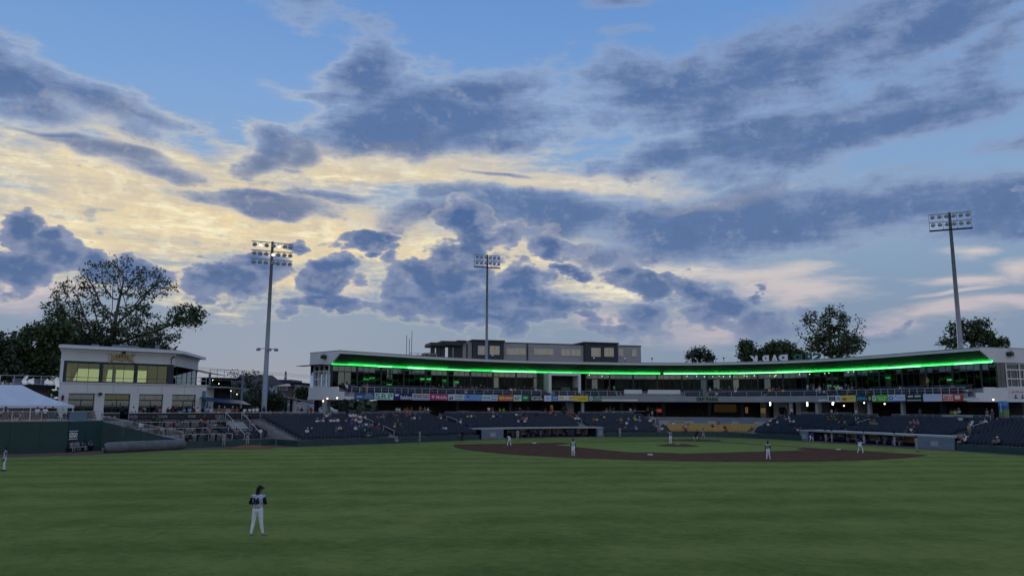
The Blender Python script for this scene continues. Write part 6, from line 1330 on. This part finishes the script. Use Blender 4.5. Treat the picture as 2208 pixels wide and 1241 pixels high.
W_ = ['white']*6+['grey']*3+['navy']*3+['black']*4+['red']*2+['green']*2+['teal', 'yellow', 'orange', 'blue', 'blue', 'pink', 'purple', 'maroon', 'khaki', 'sky blue']
used = set(); FAR = []
def crowd(n, u0, u1, r0, r1, zone, grp, kinds=('sit_a', 'sit_b', 'sit_c', 'sit_d'), pal=None, level='bowl', standing=False, clump=3):
    c = 0; tries = 0
    while c < n and tries < n*20:
        tries += 1; u = rp.uniform(u0, u1); r = rp.randint(r0, r1); g = min(rp.randint(1, clump), n-c)
        for j in range(g):
            if level == 'bowl': o, z = row_o(r)+.36, row_z(r)
            elif level == 'deck': o, z = 13.45+.98*r+.5, 6.58+.29*r
            else: o, z = rp.uniform(*level[0]), level[1]
            s = s_at(u, o, z)+.56*j
            if level == 'bowl' and any(D[0] < s < D[1] for D in (D1, D3)) and r < 4: continue
            key = (level if isinstance(level, str) else 'f%s' % (level,), r if isinstance(level, str) else 0, round(s/.5))
            if key in used: continue
            used.add(key); sc = rp.choice(pal or W_); pc_ = rp.choice(list(PTC)); kd = rp.choice(kinds); x, y, _ = PT(s, o)
            st_ = 'standing' if kd.startswith('std') else 'seated'
            hat = kd in ('sit_b', 'sit_d', 'std_b'); cpn = rp.choice(('white', 'navy', 'red', 'black'))
            lb = '%s spectator in %s top and %s, %s' % (st_, sc, ('%s cap' % cpn) if hat else ('%s %s' % (pc_, 'shorts' if kd in ('sit_c', 'std_a', 'std_c') else 'trousers')), zone)
            if isinstance(level, tuple) and level[1] == ZC or level == 'deck':
                FAR.append((kd, (x, y, z), RZ(s)+rp.uniform(-.35, .35), SHC[sc], PTC[pc_], rp.choice((0, 0, 1, 2, 3, 4)), rp.randint(0, 4), SHC[cpn], rp.uniform(.92, 1.06))); c += 1; continue
            person(B[kd], (x, y, z), RZ(s)+rp.uniform(-.35, .35), lb, grp, SHC[sc], PTC[pc_], rp.choice((0, 0, 1, 2, 3, 4)), rp.randint(0, 4), cap=SHC[cpn], scale=rp.uniform(.92, 1.06)); c += 1
# lower bowl, first base side
Z1 = 'in low rows past first base'; G1 = 'spectators in the lower rows past first base'
crowd(16, 655, 760, 8, 12, Z1, G1, pal=['white', 'white', 'white', 'grey', 'pink', 'purple']); crowd(12, 655, 790, 0, 3, Z1, G1, pal=['teal', 'black', 'green', 'red', 'white', 'navy']); crowd(9, 735, 790, 5, 11, Z1, G1); crowd(6, 770, 800, 3, 6, Z1, G1, pal=['sky blue', 'blue', 'white', 'orange', 'grey'])
crowd(14, 806, 880, 4, 12, Z1, G1, pal=['yellow', 'red', 'white', 'green', 'black', 'grey', 'orange']); crowd(7, 870, 905, 9, 12, Z1, G1); crowd(4, 905, 980, 2, 11, Z1, G1, clump=2)
Z2 = 'above the first base dugout'; G2 = 'spectators above the first base dugout'
crowd(7, 990, 1060, 6, 12, Z2, G2, pal=['green', 'green', 'white', 'yellow', 'black']); crowd(16, 1050, 1240, 10, 12, Z2, G2); crowd(7, 1110, 1140, 5, 8, Z2, G2, pal=['navy', 'orange', 'lime', 'white']); crowd(10, 1230, 1300, 7, 12, Z2, G2); crowd(4, 1330, 1345, 5, 8, Z2, G2)
Z3 = 'beside the gold seats'; G3 = 'spectators next to the gold seats'
crowd(13, 1350, 1402, 1, 9, Z3, G3, pal=['white', 'white', 'purple', 'yellow', 'sky blue', 'grey']); crowd(5, 1335, 1430, 0, 2, Z3, G3)
crowd(9, 1445, 1610, 0, 4, 'in the gold seats', 'spectators in the gold seats', pal=['black', 'orange', 'white', 'navy'], clump=1)
Z4 = 'between home plate and third base'; G4 = 'spectators between home plate and third base'
crowd(12, 1640, 1720, 1, 7, Z4, G4, pal=['white', 'white', 'red', 'navy', 'maroon']); crowd(6, 1640, 1700, 7, 12, Z4, G4)
Z5 = 'above the third base dugout'; G5 = 'spectators above the third base dugout'
crowd(12, 1730, 1900, 7, 12, Z5, G5, pal=['black', 'navy', 'orange', 'khaki', 'grey', 'green']); crowd(9, 1770, 1960, 4, 8, Z5, G5, pal=['white', 'khaki', 'black', 'grey', 'navy']); crowd(3, 1962, 1980, 8, 10, Z5, G5, pal=['white', 'pink'])
Z6 = 'beyond the third base dugout'; G6 = 'spectators beyond the third base dugout'
crowd(7, 2055, 2130, 8, 12, Z6, G6); crowd(5, 2060, 2075, 0, 1, Z6, G6, pal=['black', 'red', 'white', 'orange'], clump=2); crowd(2, 2140, 2150, 0, 1, Z6, G6, pal=['grey'], clump=2)
person(B['std_b'], PT(s_at(2091, 3.8, 1.4), 3.8, 1.32), RZ(s_at(2091, 4))+math.pi, 'person in khaki shirt and trousers climbing the aisle beyond the third base dugout', None, SHC['khaki'], PTC['khaki'], 0, 4, cap=SHC['khaki'])
# balcony
Z7 = 'upper balcony on the first base side'; G7 = 'spectators on the first base balcony'
crowd(4, 733, 755, 2, 3, Z7, G7, level='deck'); crowd(5, 762, 790, 0, 2, Z7, G7, level='deck', pal=['grey', 'white', 'pink', 'black']); crowd(11, 888, 960, 0, 3, Z7, G7, level='deck'); crowd(11, 990, 1055, 0, 3, Z7, G7, level='deck', pal=['red', 'pink', 'white', 'grey', 'black']); crowd(7, 1100, 1165, 0, 3, Z7, G7, level='deck')
Z8 = 'upper balcony behind home plate'; G8 = 'spectators on the balcony behind home plate'
crowd(4, 1300, 1335, 1, 3, Z8, G8, level='deck', kinds=('sit_a', 'std_c', 'std_a')); crowd(18, 1530, 1590, 0, 3, Z8, G8, level='deck', pal=['maroon', 'black', 'navy', 'pink', 'white', 'purple']); crowd(6, 1650, 1690, 2, 3, Z8, G8, level='deck')
Z9 = 'upper balcony on the third base side'; G9 = 'spectators on the third base balcony'
crowd(14, 1740, 1800, 1, 3, Z9, G9, level='deck', kinds=('std_a', 'std_b', 'std_c', 'sit_a'), pal=['white', 'white', 'grey', 'navy', 'black']); crowd(8, 1800, 1840, 0, 3, Z9, G9, level='deck', kinds=('std_a', 'sit_a', 'sit_c')); crowd(4, 1922, 1945, 1, 2, Z9, G9, level='deck', clump=2); crowd(6, 2010, 2080, 0, 2, Z9, G9, level='deck'); crowd(3, 1870, 1900, 0, 1, Z9, G9, level='deck')
person(B['std_b'], PT(s_at(2001, 17.9, 8.3), 17.9, 7.75), RZ(s_at(2001, 18)), 'person in pale yellow shirt standing in the open bay of the glass suites', None, (196, 186, 120), PTC['khaki'], 0, 4, cap=SHC['white'])
# concourse standers and diners
crowd(10, 835, 930, 0, 0, 'concourse behind the first base seats', 'people on the first base concourse', kinds=('std_a', 'std_b', 'std_c'), level=((12.9, 15.5), ZC), pal=['maroon', 'black', 'white', 'grey', 'orange', 'khaki']); crowd(14, 985, 1240, 0, 0, 'concourse above the first base dugout', 'people on the concourse above the first dugout', kinds=('std_a', 'std_b', 'std_c'), level=((12.9, 15.5), ZC), pal=['red', 'lime', 'white', 'navy', 'black', 'orange', 'green']); crowd(8, 1255, 1400, 0, 0, 'concourse beside the gold seats', 'people on the concourse beside the gold seats', kinds=('std_a', 'std_b', 'std_c'), level=((12.9, 15.5), ZC)); crowd(8, 1690, 1850, 0, 0, 'concourse behind the third base dugout', 'people on the third base concourse', kinds=('std_a', 'std_b', 'std_c'), level=((12.9, 15.5), ZC), pal=['lime', 'white', 'black', 'navy']); crowd(7, 1950, 2150, 0, 0, 'concourse beyond the third base dugout', 'people beyond the third base concourse', kinds=('std_a', 'std_b', 'std_c'), level=((12.6, 15.0), ZC), pal=['lime', 'khaki', 'white', 'blue', 'purple'])
# patio, terrace and party deck
crowd(24, 285, 440, 0, 0, 'on the club building patio', 'people on the club patio', kinds=('std_a', 'std_b', 'std_c', 'sit_a'), level=((15.0, 17.5), 3.05), pal=['white', 'black', 'maroon', 'navy', 'sky blue', 'pink', 'black']); crowd(12, 440, 562, 0, 0, 'below the covered stair', 'people below the covered stair', kinds=('std_a', 'std_b', 'std_c'), level=((15.0, 18.5), 3.05), pal=['blue', 'orange', 'white', 'pink', 'navy', 'white']); crowd(5, 640, 700, 0, 0, 'concourse at the end of the stand', 'people at the end of the stand', kinds=('std_a', 'std_b', 'std_c'), level=((14., 18.), ZC), pal=['red', 'red', 'navy', 'khaki'])
for o_, z_, u0, u1, n, nm_ in ((13.2, 1.95, 250, 330, 7, 'top'), (13.4, 1.95, 430, 480, 5, 'top'), (10.2, 1.25, 300, 350, 6, 'middle'), (9.9, 1.25, 372, 460, 8, 'middle'), (7.0, .55, 380, 470, 6, 'lowest')):
    crowd(n, u0, u1, 0, 0, 'on the %s picnic terrace step' % nm_, 'diners on the %s picnic step' % nm_, kinds=('sit_a', 'sit_b', 'std_a', 'sit_c', 'std_c'), level=((o_-.6, o_+.6), z_), pal=['white', 'red', 'navy', 'green', 'teal', 'grey', 'maroon', 'black', 'purple'])
for k in range(26):
    t = rp.uniform(.02, 1.); p = wA+(wC-wA)*t+Vector(NRM(10)+(0,))*rp.uniform(.8, 4.5); sc = rp.choice(W_); kd = rp.choice(('std_a', 'std_b', 'std_c', 'sit_a', 'sit_b')); pc_ = rp.choice(list(PTC))
    person(B[kd], (p.x, p.y, 2.98), RZ(10)+rp.uniform(-1.5, 1.5), '%s guest in %s shirt and %s bottoms behind the deck railing' % ('standing' if kd[:3] == 'std' else 'seated', sc, pc_), 'guests on the party deck', SHC[sc], PTC[pc_], rp.choice((0, 1, 2, 4)), rp.randint(0, 4), cap=SHC[rp.choice(('white', 'navy', 'black'))])
# bullpen block
crowd(5, 500, 590, 0, 5, 'seats beside the picnic terrace', 'spectators beside the picnic terrace', level=((6.2, 9.), .9), pal=['white', 'pink', 'black'], clump=2)
# the small figures on the balcony and in the dark concourse, one mass
fm = {}; FV = []; FF = []; FI = []
for kd, loc, rz, sh_, pn_, sk_, hr_, cp_, sc_ in FAR:
    src = B[kd]; M4 = Matrix.Translation(loc) @ Matrix.Rotation(rz, 4, 'Z') @ Matrix.Scale(sc_, 4); b0 = len(FV); FV += [tuple(M4 @ v.co) for v in src.vertices]
    cs = dict(skin=SKN[sk_], shirt=sh_, pants=pn_, hair=HRC[hr_], shoes=(40, 40, 44), sleeve=sh_, cap=cp_, glove=sh_); ids = [fm.setdefault(cs[k], len(fm)) for k in LAB]
    for p_ in src.polygons: FF.append(tuple(b0+i for i in p_.vertices)); FI.append(ids[p_.material_index])
me = bpy.data.meshes.new('far_crowd'); me.from_pydata(FV, [], FF)
for c_ in fm: me.materials.append(clo(c_))
me.polygons.foreach_set('material_index', FI); me.polygons.foreach_set('use_smooth', [True]*len(FF)); o = inst('far_crowd', me); tag(o, 'small distant crowd along the balcony and the dark concourse', 'crowd', kind='stuff')
# ---------------------------------------------------------------- players, coaches and officials
def camo():
    if 'camo' in MATS: return MATS['camo']
    mt = mat('camo', srgb(196, 204, 222), .8, .1, 5.); nt = mt.node_tree; b = nt.nodes['Principled BSDF']; tc = nt.nodes.new('ShaderNodeTexCoord'); v = nt.nodes.new('ShaderNodeTexNoise'); v.inputs['Scale'].default_value = 13.; v.inputs['Detail'].default_value = 2.; v.inputs['Distortion'].default_value = 1.5; mp = nt.nodes.new('ShaderNodeMapping'); mp.inputs['Scale'].default_value = (1, 1, 2.2); nt.links.new(tc.outputs['Object'], mp.inputs[0]); nt.links.new(mp.outputs[0], v.inputs['Vector'])
    r = nt.nodes.new('ShaderNodeValToRGB'); r.color_ramp.interpolation = 'CONSTANT'; r.color_ramp.elements[0].color = (*srgb(84, 96, 128), 1); r.color_ramp.elements[1].position = .42; r.color_ramp.elements[1].color = (*srgb(150, 162, 188), 1); e_ = r.color_ramp.elements.new(.5); e_.color = (*srgb(214, 220, 234), 1); e_ = r.color_ramp.elements.new(.62); e_.color = (*srgb(120, 132, 160), 1); nt.links.new(v.outputs['Fac'], r.inputs[0]); nt.links.new(r.outputs[0], b.inputs['Base Color']); return mt
HOME = dict(shirt=(190, 198, 214), pants=(238, 242, 255), sleeve=(18, 20, 30), cap=(18, 20, 28), shoes=(60, 58, 60)); AWAY = dict(shirt=(150, 154, 162), pants=(158, 162, 170), sleeve=(150, 154, 162), cap=(20, 26, 54), shoes=(24, 24, 28)); UMP = dict(shirt=(14, 14, 18), pants=(34, 36, 44), sleeve=(14, 14, 18), cap=(12, 12, 16), shoes=(14, 14, 16))
camrz = CAMRZ            # facing the camera; +pi = facing home
def player(u, v, J, rz, label, kit, z=0., num=None, fv=.028, skin=1, **fk):
    glove = fk.pop('glove', None); jm = {'shirt': camo()} if kit is HOME else None
    me = body_mesh('body', figure(J, glove=glove, **fk), fv, 1600, 4); p = Vector(onz(u, v, z)); o = person(me, p, rz, label, None, skin=skin, mats=jm, **kit)
    if num:
        ch = Vector(J['chest']); y = ch.y+.150; t = text(num, .21, clo((22, 26, 52)), o, (ch.x, y, ch.z-.02), math.pi, width=.24, bold=.03, name='back_number', ext=.02)
    return o
back = camrz+math.pi
# centre fielder, nearest figure, standing with hands gathered in front, seen from behind
Jc = stand(head=(-.03, -.03, 1.70), neck=(-.01, .0, 1.51), chest=(0, .01, 1.34), face=(-.75, -.65, 0), shl=(.20, 0, 1.45), shr=(-.20, 0, 1.45), ell=(.32, .02, 1.20), elr=(-.30, -.02, 1.19), wrl=(.12, -.22, 1.14), wrr=(-.10, -.22, 1.16), hpl=(.095, 0, .95), hpr=(-.095, 0, .95), knl=(.15, -.01, .50), knr=(-.14, -.03, .51), anl=(.19, .06, .085), anr=(-.20, -.08, .085), tol=(.20, -.09, .045), tor=(-.38, -.12, .045))
SEG = [(a[0], a[1], a[2]*(1.14 if a[0] in ('pants', 'shirt') else 1.12 if a[0] == 'sleeve' else 1.), a[3], a[4]*(1.14 if a[0] in ('pants', 'shirt') else 1.12 if a[0] == 'sleeve' else 1.))+tuple(a[5:]) for a in figure(Jc, hair=2, short_sleeve=False, fingers=True, wide=1.12)]
cf = person(body_mesh('body', SEG, .018, 6000, 6), onz(553, 1153.5), back-.05, 'outfielder in camouflage jersey and white trousers standing alone on the near grass', None, skin=2, hair=2, mats={'shirt': camo()}, **dict(HOME, sleeve=(14, 16, 24), shoes=(150, 146, 138)), scale=1.02)
text('36', .24, clo((20, 24, 52)), cf, (.02, .195, 1.30), math.pi, width=.27, bold=.035, name='back_number', ext=.03)
q = MB(); q.lathe([(.150, 1.015), (.158, 1.025), (.158, 1.05), (.150, 1.06)], 18); q.v = [(x*1.16, y*.90, z) for x, y, z in q.v]; q.build('belt', clo((24, 30, 60)), cf)
player(8, 1014.5, stand(elr=(-.40, -.06, 1.56), wrr=(-.12, -.12, 1.74), anl=(.14, .05, .085), face=(-.6, -.8, 0)), camrz-.9, 'outfielder touching his cap in front of the tall green outfield wall', HOME, glove='l')
player(1236, 984.5, stand(anl=(.07, -.12, .085), knl=(.09, -.1, .5), anr=(-.09, .1, .1)), camrz+.15, 'infielder walking toward the outfield along the dirt edge near second base', HOME, glove='l', skin=2)
player(1657, 991.5, stand(anl=(.16, 0, .085), anr=(-.16, 0, .085)), back, 'infielder with a back number standing on the dirt edge between second and third base', HOME, num='14', glove='l', skin=2)
bend = dict(pelvis=(0, .14, .88), chest=(0, -.12, 1.12), neck=(0, -.24, 1.24), head=(0, -.36, 1.36), shl=(.19, -.16, 1.20), shr=(-.19, -.16, 1.20), ell=(.24, -.28, .94), elr=(-.24, -.28, .94), wrl=(.17, -.30, .70), wrr=(-.17, -.30, .70), hpl=(.1, .12, .86), hpr=(-.1, .12, .86), knl=(.2, -.1, .5), knr=(-.2, -.1, .5), anl=(.24, .04, .085), anr=(-.24, .04, .085))
player(1098, 962, stand(**bend), back+.5, 'first baseman bending forward with hands near his knees beside first base', HOME, glove='l')
player(1856, 977.5, stand(**dict(bend, pelvis=(.1, .1, .92), anl=(.3, .05, .085), ell=(.35, -.3, 1.1), wrl=(.4, -.5, 1.0))), back-.6, 'third baseman leaning to one side on the dirt near third base', HOME, glove='l', skin=1)
player(1446, 957.5, stand(ell=(.30, -.10, 1.56), wrl=(.32, -.22, 1.80), anl=(.06, -.02, .085), anr=(-.06, .02, .085)), back, 'pitcher on the mound with his glove arm raised, seen from behind', HOME, z=.22, num='8', glove='l', skin=3)
crouch = dict(pelvis=(0, .16, .36), chest=(0, 0, .74), neck=(0, -.06, .90), head=(0, -.10, 1.08), shl=(.19, -.02, .86), shr=(-.19, -.02, .86), ell=(.28, -.22, .66), elr=(-.28, -.2, .6), wrl=(.12, -.44, .72), wrr=(-.2, -.3, .36), hpl=(.1, .14, .34), hpr=(-.1, .14, .34), knl=(.30, -.24, .50), knr=(-.30, -.24, .50), anl=(.24, .02, .085), anr=(-.24, .02, .085))
player(1500, 948.6, stand(**crouch), camrz, 'catcher in dark gear crouching behind home plate', dict(HOME, shirt=(30, 32, 44), cap=(14, 14, 20)), glove='l')
player(1503, 947.5, stand(**dict(bend, pelvis=(0, .1, .95))), camrz, 'home plate umpire in black bending over the catcher', UMP)
bt = player(1517, 949, stand(pelvis=(0, .05, .92), ell=(.30, -.16, 1.22), elr=(-.2, -.22, 1.2), wrl=(.30, -.30, 1.38), wrr=(.22, -.32, 1.32), anl=(.26, 0, .085), anr=(-.24, 0, .085), knl=(.22, -.08, .5), knr=(-.18, -.08, .5), face=(.5, -.8, 0)), camrz-.7, 'batter in grey waiting in his stance at home plate', AWAY)
q = MB(); q.lathe([(.014, 0), (.024, .02), (.014, .05), (.016, .35), (.032, .62), (.034, .8), (.02, .84)], 8); o = q.build('baseball_bat', mat('ash_wood', (.45, .32, .18), .5, .1), None, bt.location+Vector((-.15, .35, 1.34)), 0); o.rotation_euler = (R(20), R(75), camrz); tag(o, 'pale wooden bat held by the batter in grey', 'bat')
player(996, 953, stand(anl=(.16, 0, .085), anr=(-.16, 0, .085)), back+.3, 'base umpire all in black standing beyond first base', UMP, skin=0)
player(1116, 951, stand(), camrz+.3, 'coach in grey standing between first base and the dugout', AWAY)
player(1977, 973, stand(face=(.6, -.8, 0)), camrz+.5, 'coach in grey standing in foul ground near third base', AWAY)
player(1337, 943, stand(ell=(.26, -.12, 1.2), wrl=(.1, -.3, 1.3)), camrz+.2, 'waiting batter in grey near the low wall by the first base dugout', AWAY)
player(533, 959.3, stand(wrl=(.06, -.24, 1.2), ell=(.26, -.04, 1.16), wrr=(-.04, -.26, 1.2), elr=(-.26, -.04, 1.16)), back, 'relief pitcher in grey on the bullpen mound', AWAY, z=.31, num='4')
player(482, 963, stand(anl=(.1, -.1, .085)), back+.7, 'bullpen coach in grey beside the small mound', AWAY)
player(855, 955.5, stand(**crouch), camrz-1.4, 'warm up catcher in grey crouching on the grass by the low wall', AWAY)
player(905, 954.5, stand(elr=(-.36, -.05, 1.4), wrr=(-.2, -.1, 1.62), anl=(.2, -.2, .085)), camrz-1.0, 'player in grey playing catch on the grass by the low wall', AWAY, glove='l')
# corner bullpen bench
sitp = body_mesh('sit_player', figure(sit(), cap=True), .03, 900, 4); sitp2 = body_mesh('sit_player_b', figure(sit(neck=(0, -.08, .92), head=(.03, -.2, 1.06), chest=(0, 0, .8), ell=(.22, -.24, .64), wrl=(.06, -.42, .5), elr=(-.22, -.24, .64), wrr=(-.06, -.42, .5)), cap=True), .03, 900, 4)
bn = empty('bullpen_bench', onz(178, 973), math.atan2(dd.y, dd.x), 'dark low bench below the square black sign', 'bench'); q = MB(); q.box(0, .35, .40, 3.6, .4, .06); q.build('seat', M_dark, bn)
for x in (-1.6, 1.6): q = MB(); q.box(x, .35, 0, .08, .35, .4); q.build('leg', M_dark, bn)
for k, (x, kit, lb) in enumerate(((-1.3, AWAY, 'player in grey leaning on the bullpen bench below the square sign'), (-.55, AWAY, 'player in grey sitting upright in the middle of the bullpen bench'), (.25, dict(AWAY, shirt=(26, 30, 40), pants=(170, 172, 176)), 'player in dark jacket sitting on the bullpen bench'), (1.3, dict(AWAY, shirt=(30, 60, 170), pants=(20, 22, 30)), 'person in bright blue top sitting at the end of the bullpen bench'))):
    p = bn.matrix_world @ Vector((0, 0, 0)); c, n_ = math.cos(bn.rotation_euler.z), math.sin(bn.rotation_euler.z); p = bn.location+Vector((x*c-.25*n_, x*n_+.25*c, .0)); person(sitp2 if k % 2 == 0 else sitp, p, bn.rotation_euler.z+rp.uniform(-.3, .3), lb, None, skin=k % 3, **kit)
# players in the dugouts
for D, ui0, ui1, n, kit, nm_ in ((D1, 1100, 1284, 14, AWAY, 'first'), (D3, 1765, 1965, 13, HOME, 'third')):
    for k in range(n):
        s = s_at(ui0+(ui1-ui0)*(k+rp.uniform(.1, .9))/n, 2.4); st_ = rp.random() < .3; jk = rp.random() < .45; kk = dict(kit); kk['shirt'] = (30, 38, 84) if jk else kit['shirt']; kk['sleeve'] = kk['shirt']
        o_ = .7 if st_ else 2.45
        person(sitp if not st_ else B['std_b'], PT(s, o_, .012), RZ(s)+rp.uniform(-.4, .4), '%s player in %s in the %s base dugout' % ('standing' if st_ else 'seated', 'navy jacket' if jk else ('grey uniform' if kit is AWAY else 'white uniform'), nm_), 'players in the %s base dugout' % nm_, skin=rp.randint(0, 2), **kk)
player(1750, 953, stand(**bend), camrz+.2, 'player in blue top and white trousers bending at the steps of the third base dugout', dict(HOME, shirt=(60, 90, 170), sleeve=(60, 90, 170)))
FAR and print('far', len(FAR)); print('people', sum(1 for o in bpy.data.objects if o.name.startswith('person')))
